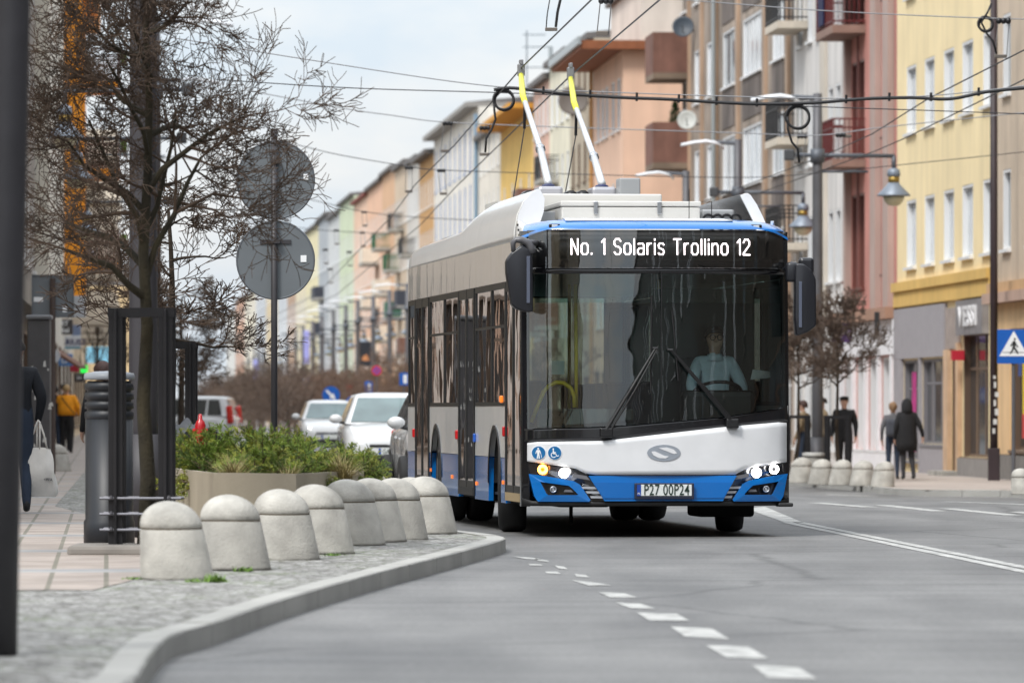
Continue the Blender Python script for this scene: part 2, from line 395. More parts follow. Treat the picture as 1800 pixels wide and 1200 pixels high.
def kerb(name,line,side,zb,zt,wd=.16,gap=.014,seg=1.0,ymax=140):
    """line of (Y,X); side +1 if the road lies at +X"""
    mb=MB()
    # resample
    P=[Vector((x,y)) for y,x in line]; acc=[0]
    for a,b in zip(P,P[1:]): acc.append(acc[-1]+(b-a).length)
    def pt(s):
        s=min(max(s,0),acc[-1])
        for i in range(len(acc)-1):
            if s<=acc[i+1]:
                t=(s-acc[i])/max(1e-9,acc[i+1]-acc[i]); return P[i].lerp(P[i+1],t)
        return P[-1]
    s=0
    rnd=random.Random(4)
    while s<acc[-1]-.05:
        far=pt(s).y>ymax or pt(s).y<12
        ln=12.0 if far else seg
        e=min(s+ln,acc[-1]); k=1 if far else 4; hz=rnd.uniform(-.003,.003)
        ring=[]
        for i in range(k+1):
            q=s+(e-gap-s)*i/k
            p=pt(q); d=(pt(q+.05)-pt(q-.05)); d.normalize(); nrm=Vector((d.y,-d.x))*side
            inn=p-nrm*wd; zz=gz(p.x,p.y); b=.015
            ring.append([Vector((p.x,p.y,zz+zb-.05)),Vector((p.x,p.y,zz+zt-b+hz)),Vector((p.x-nrm.x*b,p.y-nrm.y*b,zz+zt+hz)),Vector((inn.x,inn.y,zz+zt+hz)),Vector((inn.x,inn.y,zz+zb-.05))])
        vs=[v for r in ring for v in r]; fs=[]
        for i in range(k):
            for j in range(5): fs.append((i*5+j,i*5+(j+1)%5,(i+1)*5+(j+1)%5,(i+1)*5+j))
        fs.append((0,1,2,3,4)); fs.append(tuple(k*5+j for j in (4,3,2,1,0)))
        mb.add(vs,fs); s=e
    return mb.build(name,KERB,kind='structure')
kerb('kerb',KLs,1,0,PZ+.004,seg=1.9,gap=.028)
# paved slab field on the left pavement
SL=[(35.2,-2.55),(37,-2.45),(44,-2.4),(52,-3.0),(60,-4.3),(66,-5.2),(100,-7.4),(150,-10.4),(300,-20.2),(900,-59)]
mb=MB()
for (y0,x0),(y1,x1) in zip(SL,SL[1:]):
    mb.add([(-60,y0-(3.0 if y0<36 else 0),PZ),(x0,y0,PZ),(x1,y1,PZ),(-60,y1,PZ)],[(0,1,2,3)])
mb.build('paved_footway',SLAB,recalc=False,kind='structure')
# right pavement
KR=[(-120,22),(60,12.4),(95,10.2),(104,9.2),(105.3,8.2),(106.2,7.35),(109,7.02),(113,6.8),(116,6.6),(120,6.1),(125,5.5),(141,4.6),(210,.3),(313,-6.4),(466,-17.5),(900,-49)]
KRs=smooth(KR,1)
mb=MB()
for (y0,x0),(y1,x1) in zip(KRs,KRs[1:]):
    for k in range(6):
        a0=x0+(max(FX(y0),x0+2)+14-x0)*k/6; a1=x0+(max(FX(y0),x0+2)+14-x0)*(k+1)/6
        c0=x1+(max(FX(y1),x1+2)+14-x1)*k/6; c1=x1+(max(FX(y1),x1+2)+14-x1)*(k+1)/6
        mb.add([(a0,y0,gz(a0,y0)+.12),(a1,y0,gz(a1,y0)+.12),(c1,y1,gz(c1,y1)+.12),(c0,y1,gz(c0,y1)+.12)],[(0,1,2,3)])
PAVR=mat('footway_grey','#a39890',.8,var=.22,scale=.7,bump=.2,bscale=10)
mb.build('footway',PAVR,recalc=False,kind='structure')
kerb('kerbstones',KRs,-1,0,.124,ymax=150,seg=1.0)
# road markings (sheets 4 mm above the asphalt)
def marking(pts,name='road_marking'):
    """pts are pixel corners on the photograph's ground plane, subdivided so they follow the ground"""
    g=[gnd(px,py,.004) for px,py in pts]
    mb=MB(); n=8
    def fn(u,v):
        p=g[0].lerp(g[1],u).lerp(g[3].lerp(g[2],u),v); p.z=gz(p.x,p.y)+.004; return p
    mb.grid(fn,[i/n for i in range(n+1)],[0,.5,1])
    return mb.build(name,PAINT,recalc=False,kind='structure')
D=[((900,977),(932,979),(958,983),(925,982)),((1005,1019),(1040,1022),(1075,1028),(1034,1028)),((1052,1040),(1098,1042),(1120,1049),(1072,1049)),
   ((1082,1058),(1126,1060),(1152,1069),(1108,1068)),((1120,1076),(1190,1078),(1212,1090),(1142,1090)),((1178,1100),(1252,1104),(1282,1122),(1204,1118)),
   ((1240,1133),(1316,1136),(1352,1157),(1276,1154)),((1322,1168),(1405,1172),(1436,1192),(1350,1190)),
   ((940,981),(962,984),(966,987),(946,985)),((975,993),(992,995),(998,1000),(981,998)),((1010,1008),(1030,1010),(1036,1014),(1014,1013)),((958,1004),(980,1004),(986,1008),(962,1007)),((928,990),(950,991),(955,993),(932,993))]
for d in D: marking(d)
def pline(a,b,wd):
    A=gnd(*a,.004); B=gnd(*b,.004); n=24; d=(B-A).normalized(); nr=Vector((-d.y,d.x,0))*wd/2
    mb=MB()
    def fn(u,v):
        p=A.lerp(B,u)+nr*(2*v-1); p.z=gz(p.x,p.y)+.004; return p
    mb.grid(fn,[i/n for i in range(n+1)],[0,1]); mb.build('road_marking',PAINT,recalc=False,kind='structure')
pline((1380,917),(1860,1016),.11); pline((1404,917),(1880,1012),.11)
for a,b in (((1433,883),(1531,891)),((1549,887),(1651,898)),((1664,893),(1782,905)),((1786,899),(1880,908))): pline(a,b,.22)
pline((1396,865),(1538,872),.2); pline((1667,881),(1880,889),.3)
marking(((1310,893),(1345,890),(1412,918),(1378,917)),'road_marking')
# ---------------------------------------------------------------- the trolleybus
TH=R(6.4)
bus=thing('trolleybus','white and blue single deck trolleybus driving towards the viewer with headlights on','trolleybus',(1.40,55.14,0),TH)
BM=Matrix.Translation((1.40,55.14,0))@Matrix.Rotation(TH,4,'Z')
def bx(px): return -1.275+(px-925)*2.55/470
def bz(py): return HC-(py-HY)/185.0
def fy(x,z):
    a=abs(x)/1.275
    return .15*a**6+.12*a*a+.05*max(0,z-1.05)-.04
BWHITE=mat('bus_white_paint',(.78,.79,.81),.22,coat=.8,var=.06,scale=3,det=7)
BBLUE=mat('bus_blue_paint',(.0,.155,.52),.25,coat=.8)
BBLACK=mat('bus_black_gloss',(.010,.010,.012),.14,coat=.4)
def wavy(name,col,rough,strength,sc):
    m=mat(name,col,rough,coat=.5,spec=.45); nt=m.node_tree; b=nt.nodes['Principled BSDF']; tc=nt.nodes.new('ShaderNodeTexCoord'); mp=nt.nodes.new('ShaderNodeMapping'); mp.inputs['Scale'].default_value=(1,1.0,.45)
    nt.links.new(tc.outputs['Object'],mp.inputs['Vector']); nz=nt.nodes.new('ShaderNodeTexNoise'); nz.inputs['Scale'].default_value=sc; nz.inputs['Detail'].default_value=2; nt.links.new(mp.outputs[0],nz.inputs['Vector'])
    bp=nt.nodes.new('ShaderNodeBump'); bp.inputs['Strength'].default_value=strength; bp.inputs['Distance'].default_value=.03; nt.links.new(nz.outputs['Fac'],bp.inputs['Height']); nt.links.new(bp.outputs[0],b.inputs['Normal']); nt.links.new(bp.outputs[0],b.inputs['Coat Normal']); return m
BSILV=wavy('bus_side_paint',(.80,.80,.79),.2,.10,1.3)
BCANT_REFL=wavy('bus_cantrail_gloss',(.52,.49,.44),.12,.28,1.6)  # warm tint put into the cantrail colour for the reflected house fronts
DARKUNDER=mat('underbody_black',(.006,.006,.006),.9)
WSCREEN=glass_mat('windscreen_glass',(.80,.92,.89),1.7,.025,wave=.22,wsc=1.6)
SIDEGL=glass_mat('side_window_glass',(.22,.25,.25),1.9,.06,wave=.10,wsc=1.2)
GASKET=mat('window_gasket',(.012,.012,.013),.4)
def fstrip(name,m,px0,px1,lo,up,off=0.0,nx=28,nz=5,thick=.03,parent=bus,cap=None,**kw):
    mb=MB(); mb.smooth=True
    def fn(u,v):
        px=px0+(px1-px0)*u; x=bx(px); z0=bz(interp(lo,px)); z1=bz(interp(up,px)); z=z0+(z1-z0)*v
        return Vector((x,fy(x,z)-off,z))
    mb.grid(fn,[i/nx for i in range(nx+1)],[i/nz for i in range(nz+1)],(0,thick,0) if thick else None)
    return mb.build(name,m,parent,**kw)
def fpoly(mb,pts,off=.01,th=.02):
    """polygon in photo pixels lying on the bus front"""
    P=[]
    for px,py in pts:
        x=bx(px); z=bz(py); P.append(Vector((x,fy(x,z)-off,z)))
    mb.prism(P,(0,th,0))
def fpt(px,py,off=0.0):
    x=bx(px); z=bz(py); return Vector((x,fy(x,z)-off,z))
WLO=[(930,753),(1041,750),(1100,747),(1270,733),(1385,716),(1395,714)]
WHT=[(925,778),(940,775),(1060,773),(1120,766),(1270,749),(1380,740),(1395,742)]
WHB=[(925,810),(931,811),(1005,821),(1020,825),(1030,832),(1034,834),(1296,834),(1302,829),(1316,822),(1391,812),(1396,811)]
# windscreen and its frame
ws=fstrip('windscreen',WSCREEN,931,1390,WLO,[(900,480),(1400,480)],.012,thick=None,nz=12)
ss_=fstrip('sun_strip',glass_mat('sun_strip_glass',(.42,.62,.60),1.2,.02),945,1386,[(900,532),(1400,532)],[(900,481),(1400,481)],-.004,thick=None,nz=3,parent=ws)
mb=MB(); mb.box(-.004,.004,0,.012,bz(750),bz(480)); 
md=mb.build('windscreen_divider',GASKET,bus); md.location=(bx(1163),fy(bx(1163),1.6)-.018,0)
fstrip('scuttle_panel',BBLACK,927,1394,WHT,WLO,.0,thick=.05)
fstrip('front_panel',BWHITE,931,1391,WHB,[(a,b+1.5) for a,b in WHT],.035,thick=.07,nz=8)
for nm,pa,pb in (('windscreen_pillar',922,936),('windscreen_pillar',1384,1397)):
    fstrip(nm,BBLACK,pa,pb,[(pa,890),(pb,890)],[(pa,405),(pb,405)],-.004,nx=4,nz=10,thick=.10)
# destination display
fstrip('display_housing',mat('display_housing_black',(.012,.012,.013),.6),934,1387,[(900,472),(1400,472)],[(900,404),(1400,404)],.0,thick=.05,nz=3)
hs=fstrip('destination_glass',glass_mat('display_glass',(.92,.93,.93),2.0,.04,wave=.2,wsc=1.8),934,1387,[(900,471.5),(1400,471.5)],[(900,404.5),(1400,404.5)],.034,thick=None,nz=3)
mb=MB(); c0=fpt(978,458,.012); c1=fpt(1340,412,.012)
fstrip('led_matrix',mat('led_matrix_off',(.035,.036,.030),.35,var=.25,scale=120),978,1340,[(900,458),(1400,458)],[(900,413),(1400,413)],.010,thick=.003,nz=2,parent=hs)
LED=mat('led_lit',(1,.88,.90),.5,emit=3.0)
GLY={'N':[[(0,0),(0,7),(4,0),(4,7)]],'o':[[(0,1),(1,0),(3,0),(4,1),(4,4),(3,5),(1,5),(0,4),(0,1)]],'.':[[(0,0),(0,.5)]],'1':[[(.2,5.6),(1.9,7),(1.9,0)]],
'S':[[(4,6),(3,7),(1,7),(0,6),(0,4.6),(1,3.7),(3,3.3),(4,2.4),(4,1),(3,0),(1,0),(0,1)]],'l':[[(0,7),(0,0)]],
'a':[[(.3,4.8),(3,5),(3.8,4.2),(3.8,0)],[(3.8,2.8),(1,2.8),(0,2),(0,.8),(.8,0),(2.8,0),(3.8,.9)]],'r':[[(0,5),(0,0)],[(0,3.6),(1.3,5),(2.4,5)]],
'i':[[(0,5),(0,0)],[(0,6.5),(0,7)]],'s':[[(3.5,4.4),(2.8,5),(.8,5),(0,4.2),(.4,3),(3.1,2.1),(3.6,1),(2.8,0),(.7,0),(0,.6)]],'T':[[(0,7),(4.6,7)],[(2.3,7),(2.3,0)]],
'n':[[(0,5),(0,0)],[(0,3.8),(1.3,5),(2.8,5),(3.7,4),(3.7,0)]],'2':[[(0,5.6),(1,7),(3,7),(4,6),(4,4.5),(0,.6),(0,0),(4.2,0)]]}
def led_lettering(mb,txt,x0,x1,zb,zh,y):
    pos=[];x=0
    for ch in txt:
        if ch==' ': x+=4.0; continue
        w_=max(p[0] for l in GLY[ch] for p in l); pos.append((ch,x)); x+=w_+2.35
    tot=x-2.35; sx=(x1-x0)/tot; sz=zh/7; k=0; hw=.42
    for ch,px_ in pos:
        for l in GLY[ch]:
            for a,b in zip(l,l[1:]):
                A=Vector((x0+(px_+a[0])*sx,0,zb+a[1]*sz)); B=Vector((x0+(px_+b[0])*sx,0,zb+b[1]*sz)); d=(B-A).normalized(); n=Vector((-d.z,0,d.x))*hw*sx; e=d*hw*sx*.75
                k+=1; yy=-.016-.0004*(k%7); mb.prism([q+Vector((0,fy(q.x,q.z)+yy,0)) for q in (A-e-n,B+e-n,B+e+n,A-e+n)],(0,.003,0))
mb=MB(); led_lettering(mb,'No. 1 Solaris Trollino 12',bx(1007),bx(1323),bz(447),.146,fy(0,2.77)-.022); mb.build('display_lettering',LED,hs)
fstrip('windscreen_header',BBLACK,932,1389,[(900,481),(1400,481)],[(900,470),(1400,470)],.016,thick=.03,nz=2)
# roof cap (blue, rounding back into the white roof)
CAPLO=[(922,420),(931,416),(950,408),(966,403),(1345,402),(1366,406),(1385,414),(1398,420)]
mb=MB(); mb.smooth=True
def capf(u,v):
    px=922+(1398-922)*u; x=bx(px); zl=bz(interp(CAPLO,px)); a=abs(x)/1.275
    zt=3.035-.05*a**6; t=v*math.pi/2
    return Vector((x*(1-.06*v*a**3),fy(x,2.9)-.02+.42*(1-math.cos(t)),zl+(zt-zl)*math.sin(t)))
mb.grid(capf,[i/32 for i in range(33)],[i/8 for i in range(9)])
mb.build('roof_cap',BBLUE,bus,recalc=False)
mb=MB(); mb.smooth=True
def capw(u,v):
    px=1000+(1296-1000)*u; x=bx(px); t=(.52+.5*v)*math.pi/2
    return Vector((x,fy(x,2.9)-.026+.42*(1-math.cos(t)),2.93+.115*math.sin(t)))
mb.grid(capw,[i/20 for i in range(21)],[i/4 for i in range(5)],(0,.02,-.01))
mb.build('roof_spoiler',BWHITE,bus)
for px in (979,1336):
    mb=MB(); p=fpt(px,397); mb.bbox(p.x-.055,p.x+.055,p.y+.0,p.y+.1,p.z-.022,p.z+.022,.01)
    ml=mb.build('marker_lamp',BBLACK,bus)
    mb=MB(); mb.bbox(p.x-.028,p.x+.028,p.y-.006,p.y+.02,p.z-.013,p.z+.013,.004); mb.build('lens',mat('clear_lens',(.6,.65,.7),.15),ml)
# bumper
fstrip('bumper',BBLUE,1034,1297,[(1034,836),(1060,879),(1272,879),(1297,836)],[(1034,835.6),(1297,835.6)],.045,thick=.08,nz=3) if False else None
mb=MB(); fpoly(mb,[(1034,835.5),(1296,835.5),(1289,847),(1271,880),(1062,880),(1041,847)],.05,.09); bp=mb.build('bumper',BBLUE,bus)
mb=MB(); fpoly(mb,[(1041,847.3),(1289,847.3),(1272,875),(1061,875)],.058,.02); mb.build('bumper_face',mat('bus_blue_face',(.0,.125,.44),.25,coat=.8),bp)
def mir(pts): return [(2*1164-2.5-px,py) for px,py in pts]
CLUS=mat('lamp_cluster_dark',(.018,.018,.02),.18,coat=.6)
CHROME=mat('satin_chrome',(.62,.64,.68),.28,.85)
def cluster(T,sgn):
    mb=MB(); fpoly(mb,T([(932,813),(1005,822.5),(1019,825),(1032,833.5),(1041,847),(1062,880),(948,880)]),.012,.05)
    c=mb.build('lamp_cluster',CLUS,bus)
    # blue surround of the fog lamp, a frame around a slanted opening
    O=T([(933,832.5),(960,836),(1009,845),(1019,851),(1028,864),(1037,878),(1035,881),(948,881),(942,872),(937,850)])
    I=T([(951.5,846),(960,847.5),(1000,853),(1006,858),(1012,864),(1016,868.5),(1014,869.3),(965,869.5),(962,867),(957,857)])
    mb=MB(); vs=[]; 
    for P,off in ((O,.05),(I,.05),(O,-.03),(I,.0)):
        vs+=[fpt(px,py,off) for px,py in P]
    n=len(O); fs=[]
    for i in range(n):
        j=(i+1)%n
        fs.append((i,j,n+j,n+i)); fs.append((i,2*n+i,2*n+j,j)); fs.append((n+i,n+j,3*n+j,3*n+i))
    mb.add(vs,fs); mb.build('fog_lamp_surround',BBLUE,c)
    mb=MB()
    for q in ([(1021,854.5),(1045,855),(1048.5,859),(1024,858.6)],[(1029,862.5),(1053,863),(1056.5,867),(1032,866.5)],[(1037,871),(1059,871.5),(1061,875),(1039,875)]): fpoly(mb,T(q),.03,.03)
    mb.build('grille_slats',CHROME,c)
    for q_ in ([(1008,832),(1031,836),(1037,843.5),(1006,838)],[(994,860),(1004,860),(1008,864.5),(992,864)]):
     mb=MB(); fpoly(mb,T(q_),.03,.02); mb.build('reflector',mat('grey_trim',(.22,.22,.24),.3,.4),c)
    return c
cl=cluster(lambda p:p,1); cr_=cluster(mir,-1)
AMB=mat('indicator_lit',(1,.36,.05),.4,emit=9); AMB2=mat('indicator_body',(.55,.16,.02),.3,emit=.6)
HL=mat('headlight_lit',(1,.98,.95),.4,emit=14)
def lamp(nm,px,py,r,ringm,corem,parent,rr=.014):
    p=fpt(px,py,.03); mb=MB(); mb.smooth=True; mb.disc(p+Vector((0,.02,0)),r*1.25,(0,-1,0),.012,20); o=mb.build(nm,corem,parent)
    mb=MB(); mb.smooth=True; mb.ring(p,r,rr,(0,-1,0),24,8); mb.build('lamp_ring',ringm,o); return o
lamp('indicator',956,824.7,.034,AMB,AMB2,cl); 
o=lamp('headlight',992,831,.030,HL,HL,cl,.018); o=lamp('headlight',1332.6,830.5,.032,HL,mat('lamp_bowl',(.35,.35,.36),.2,.6),cr_,.017)
lamp('position_lamp',1366,824.7,.036,HL,CLUS,cr_,.010)
GLB=mat('fog_lamp_glass',(.6,.62,.65),.12,.7)
for px,c in ((974,cl),(1351,cr_)): lamp('fog_lamp',px,859.5,.026,CHROME,GLB,c,.006)
# lower lip
fstrip('bumper_lip',mat('lip_black',(.012,.012,.012),.5),923,1397,[(900,889),(1400,889)],[(921,874),(940,880.5),(1385,880.5),(1399,876)],.0,thick=.25,nz=2)
mb=MB(); 
mb.bbox(1.16,1.305,.10,.30,bz(891),bz(884),.012)
mb.build('bumper_corner',mat('lip_black',(0,0,0)),bus)
# plate
p=fpt(1166,862.5,.075)
mb=MB(); mb.bbox(p.x-.285,p.x+.285,p.y,p.y+.03,p.z-.076,p.z+.076,.008); pf=mb.build('plate_holder',mat('plate_holder_black',(.02,.025,.05),.4),bus)
mb=MB(); mb.bbox(p.x-.262,p.x+.262,p.y-.006,p.y+.004,p.z-.045,p.z+.062,.003); mb.build('number_plate',mat('plate_white',(.72,.75,.74),.4),pf)
mb=MB(); mb.box(p.x-.262,p.x-.225,p.y-.009,p.y,p.z-.045,p.z+.062); mb.build('plate_band',mat('plate_blue',(.01,.06,.35),.4),pf)
mb=MB(); put_text(mb,'P27 00P24',.148,(p.x+.02,p.y-.010,p.z+.008),(1,0,0),(0,0,1),.0015,.0005,sx=.66,space=1.05); mb.build('plate_text',mat('plate_ink',(.01,.03,.02),.5),pf)
mb=MB(); put_text(mb,'PL',.03,(p.x-.243,p.y-.011,p.z-.025),(1,0,0),(0,0,1),.001); mb.build('plate_country_code',mat('ink_white',(.8,.8,.8),.5),pf)
# emblem, round stickers
def ell(cx,cy,a,b,n=28): return [(cx+a*math.cos(2*math.pi*i/n),cy+b*math.sin(2*math.pi*i/n)) for i in range(n)]
def c4(l): return [(1080+x/3.6375,620+y/3.6375) for x,y in l]
mb=MB(); fpoly(mb,ell(1166,795.5,29.5,14.2),.042,.02); em=mb.build('emblem',mat('emblem_grey',(.42,.46,.52),.3,.5),bus)
mb=MB(); fpoly(mb,c4([(232,630),(255,628),(318,657),(345,660),(325,674),(280,671),(246,654)]),.046,.02); fpoly(mb,c4([(278,607),(330,603),(376,617),(398,640),(378,646),(308,619)]),.046,.02)
mb.build('emblem_gap',BWHITE,em)
SB=mat('sticker_blue',(.005,.14,.36),.4); SW=mat('sticker_white',(.82,.84,.86),.4)
def c2(l): return [(920+x/8.574,760+y/8.574) for x,y in l]
for k,(cx,cy) in enumerate(((249.5,305),(480,305))):
    X,Y=c2([(cx,cy)])[0]; mb=MB(); fpoly(mb,ell(X,Y,12.3,12.6,24),.040,.02); st=mb.build('sticker',SW,bus)
    mb=MB(); fpoly(mb,ell(X,Y,11.2,11.5,24),.043,.02); mb.build('sticker_disc',SB,st)
    mb=MB()
    if k==0:
        fpoly(mb,c2(ell(243,240,13,14,10)),.046,.02)
        fpoly(mb,c2([(225,258),(262,258),(272,275),(284,315),(274,320),(262,285),(260,320),(268,390),(250,392),(244,335),(238,392),(222,390),(230,320),(226,285),(214,320),(204,314),(214,275)]),.046,.02)
        fpoly(mb,c2([(279,318),(285,318),(296,376),(289,378)]),.046,.02)
    else:
        fpoly(mb,c2(ell(459,246,12,12,10)),.046,.02)
        fpoly(mb,c2([(450,260),(468,260),(470,290),(498,292),(498,302),(472,304),(500,312),(512,345),(540,340),(545,350),(508,362),(494,324),(456,322)]),.046,.02)
        a=[(465+42*math.cos(t),335+42*math.sin(t)) for t in [math.pi*(.2+1.25*i/14) for i in range(15)]]
        b=[(465+30*math.cos(t),335+30*math.sin(t)) for t in [math.pi*(.2+1.25*i/14) for i in range(15)]][::-1]
        fpoly(mb,c2(a+b),.046,.02)
    mb.build('pictogram',SW,st)
# wipers
WIP=mat('wiper_black',(.010,.010,.011),.4)
def wiper(piv,top,blade_a,blade_b):
    mb=MB(); P=fpt(*piv,.07); T=fpt(*top,.09)
    mb.tube([P,P.lerp(T,.5)+Vector((0,-.02,0)),T],[.022,.016,.011],6)
    q=Vector((.035,0,-.015)); mb.tube([P+q,P.lerp(T,.5)+q+Vector((0,-.02,0)),T+q*.5],[.012,.010,.008],6)
    mb.bbox(P.x-.05,P.x+.07,P.y-.02,P.y+.06,P.z-.06,P.z+.03,.012)
    wo=mb.build('wiper',WIP,bus)
    mb=MB(); a=fpt(*blade_a,.04); b=fpt(*blade_b,.045); mb.tube([a,b],.010,5); 
    mb.tube([T+Vector((-.03,0,0)),T+Vector((.02,0,0))],.012,6)
    mb.build('wiper_blade',WIP,wo)
wiper((1063,757),(1151,612),(1146,520),(1143,690)); wiper((1286,741),(1178,615),(1182,545),(1192,668))
# mirrors
MIRB=mat('mirror_black',(.016,.017,.022),.32); MIRS=mat('mirror_reflection',(.10,.115,.16),.25)  # grey-blue strip colour paints in the reflection on the mirror housings
def bpoly(pts,y,th,m,nm,par,bev=.012):
    mb=MB(); bm=bmesh.new(); vs=[bm.verts.new((bx(px),y,bz(py))) for px,py in pts]; f=bm.faces.new(vs)
    ex=bmesh.ops.extrude_face_region(bm,geom=[f]); 
    for v in ex['geom']:
        if isinstance(v,bmesh.types.BMVert): v.co.y+=th
    bmesh.ops.recalc_face_normals(bm,faces=bm.faces)
    bmesh.ops.bevel(bm,geom=[e for e in bm.edges],offset=bev,segments=3,affect='EDGES',profile=.5)
    bm.verts.index_update(); mb.add([v.co.copy() for v in bm.verts],[[v.index for v in f.verts] for f in bm.faces]); bm.free(); mb.sm=[True]*len(mb.f)
    return mb.build(nm,m,par)
m1=bpoly([(917,432),(899,445),(889.5,459),(890,480),(899,536),(907,543),(925,549),(938,548),(936,440)],-.02,.14,MIRB,'mirror',bus,.018)
mb=MB(); P=[Vector((bx(a),.0,bz(b))) for a,b in ((903,443),(902,428),(907,422.5),(918,422.5),(928,427),(934,436),(936,446))]; mb.smooth=True
mb.tube(P,[.022,.026,.028,.034,.036,.036,.034],8); mb.tube([P[4],P[4]+Vector((.12,.25,.0))],.03,8); mb.build('mirror_arm',mat('mirror_arm_grey',(.10,.10,.11),.35),m1)
mb=MB(); mb.bbox(bx(925.5),bx(931.5),-.032,-.01,bz(533),bz(451),.003); mb.build('reflection_strip',MIRS,m1)
m2=bpoly([(1403,462),(1418,463),(1432,474),(1439,490),(1439.5,572),(1425,583),(1405,590),(1402,560)],.03,.16,MIRB,'mirror',bus,.02)
mb=MB(); mb.bbox(bx(1408),bx(1413.5),.015,.04,bz(575),bz(494),.003); mb.build('reflection_strip',MIRS,m2)
mb=MB(); mb.smooth=True; mb.tube([(1.24,.22,2.55),(1.30,.16,2.6),(1.34,.1,2.56),(1.38,.08,2.5)],[.03,.03,.035,.03],8); mb.bbox(1.24,1.36,.08,.2,2.43,2.62,.03); mb.build('mirror_arm',MIRB,m2)
mb=MB(); mb.bbox(bx(1413),bx(1439),.14,.26,bz(482),bz(451),.03); mb.build('wide_angle_mirror',MIRB,m2)
# ------------------------------------------------ body sides
XL=-1.275; YF=.24; YR=11.95; ZG0,ZG1=1.25,2.46
WH=[2.72,8.62]; AR=.57
def arch(t):
    z=0
    for c in WH:
        d=abs(t-c)
        if d<AR: z=max(z,.48+math.sqrt(AR*AR-d*d))
    return z
def side_strip(name,m,t0,t1,z0,z1,sx,parent=bus,th=.05,off=0.0,dt=.04,arches=True):
    n=max(1,int((t1-t0)/dt)); mb=MB()
    def fn(u,v):
        t=t0+(t1-t0)*u; a=arch(t) if arches else 0
        lo=max(z0,min(a,z1)); return Vector((sx*(1.275+off),t,lo+(z1-lo)*v))
    mb.grid(fn,[i/n for i in range(n+1)],[0,.34,.67,1],(-sx*th,0,0)); return mb.build(name,m,parent)
doors=[(.36,1.72),(4.62,6.2),(9.42,11.0)]
segs=[(1.75,4.59),(6.23,9.39),(11.03,YR)]
for (a,b) in segs:
    for z0,z1,m,nm in ((.30,.74,BBLUE,'skirt_panel'),(.745,ZG0,BSILV,'side_panel')):
        side_strip(nm,m,a,b,z0,z1,-1)
    mb=MB(); mb.box(XL+.012,XL+.03,a,b,ZG0+.004,ZG1-.004); 
# other side, hardly seen
for a,b in ((YF,YR),):
    side_strip('skirt_panel',BBLUE,a,b,.30,.74,1); side_strip('side_panel',BSILV,a,b,.745,ZG0,1)
# glazing
def pane(nm,sx,t0,t1,z0,z1,m=SIDEGL,off=-.008,parent=bus):
    mb=MB(); x=sx*(1.275+off); mb.box(min(x,x-sx*.006),max(x,x-sx*.006),t0,t1,z0,z1); return mb.build(nm,m,parent)
def post(t0,t1,sx,z0=ZG0,z1=ZG1): 
    mb=MB(); mb.box(min(sx*1.283,sx*1.22),max(sx*1.283,sx*1.22),t0,t1,z0,z1); return mb
for wins in ([(1.82,3.0),(3.06,4.54)],[(6.3,7.75),(7.8,9.33)],[(11.1,11.85)]):
    for a,b in wins:
        sw=pane('side_window',-1,a,b,ZG0+.02,ZG1-.02)
        mb=MB(); x=XL-.004
        for q in ((a-.035,a+.02,ZG0,ZG1),(b-.02,b+.035,ZG0,ZG1),(a,b,ZG0,ZG0+.04),(a,b,ZG1-.06,ZG1),(a,b,2.02,2.045)): mb.box(x,x+.05,q[0],q[1],q[2],q[3])
        mb.build('window_frame',GASKET,sw)
for a,b in [(YF+.1,1.6),(1.66,3.5),(3.56,5.4),(5.46,7.3),(7.36,9.2),(9.26,11.85)]:
    sw=pane('side_window',1,a,b,ZG0+.02,ZG1-.02,glass_mat('far_side_glass',(.52,.57,.56),1.2,.03))
    mb=MB()
    for q in ((a-.035,a+.02,ZG0,ZG1),(b-.02,b+.035,ZG0,ZG1),(a,b,ZG0,ZG0+.04),(a,b,ZG1-.06,ZG1)): mb.box(1.228,1.279,q[0],q[1],q[2],q[3])
    mb.build('window_frame',GASKET,sw)
for a,b in doors:
    mb=MB(); x=XL-.012; mid=(a+b)/2
    for q in ((a,a+.06),(mid-.045,mid+.045),(b-.06,b)): mb.box(x,x+.06,q[0],q[1],.33,ZG1)
    for q in ((a,mid),(mid,b)):
        mb.box(x+.004,x+.055,q[0]+.05,q[1]-.04,ZG1-.10,ZG1-.003); mb.box(x+.004,x+.055,q[0]+.05,q[1]-.04,.335,.48)
    d=mb.build('door',GASKET,bus)
    for q in ((a+.06,mid-.045),(mid+.045,b-.06)):
        pane('door_glass',-1,q[0],q[1],.48,ZG1-.10,SIDEGL,.002,d)
    mb=MB(); mb.box(x-.004,x+.002,a+.05,b-.05,.33,.41); mb.build('door_step',mat('door_step_tan' if a<1 else 'door_step_black',(.40,.30,.17) if a<1 else (.02,.02,.02),.6),d)
# red door buttons, side marker lamps, indicator
RED=mat('red_lens',(.55,.01,.015),.3); ORG=mat('orange_lens',(.85,.20,.02),.3,emit=.5)
mb=MB(); 
for t,z in ((1.79,1.0),(6.34,.95),(11.12,.95)):
    mb=MB(); mb.bbox(XL-.028,XL,t-.04,t+.04,z-.05,z+.05,.012); mb.build('door_button',RED,bus)
mb=MB(); mb.bbox(XL-.028,XL,4.5,4.57,.88,.97,.012); mb.build('door_button',mat('blue_button',(.01,.10,.5),.3),bus)
for t,z in ((1.95,.50),(4.42,.46),(6.9,.5),(9.2,.55)):
    mb=MB(); mb.bbox(XL-.012,XL,t-.05,t+.05,z-.02,z+.02,.005); mb.build('side_marker',ORG,bus)
mb=MB(); mb.bbox(XL-.032,XL,1.94,2.04,1.28,1.35,.012); mb.build('side_indicator',ORG,bus)
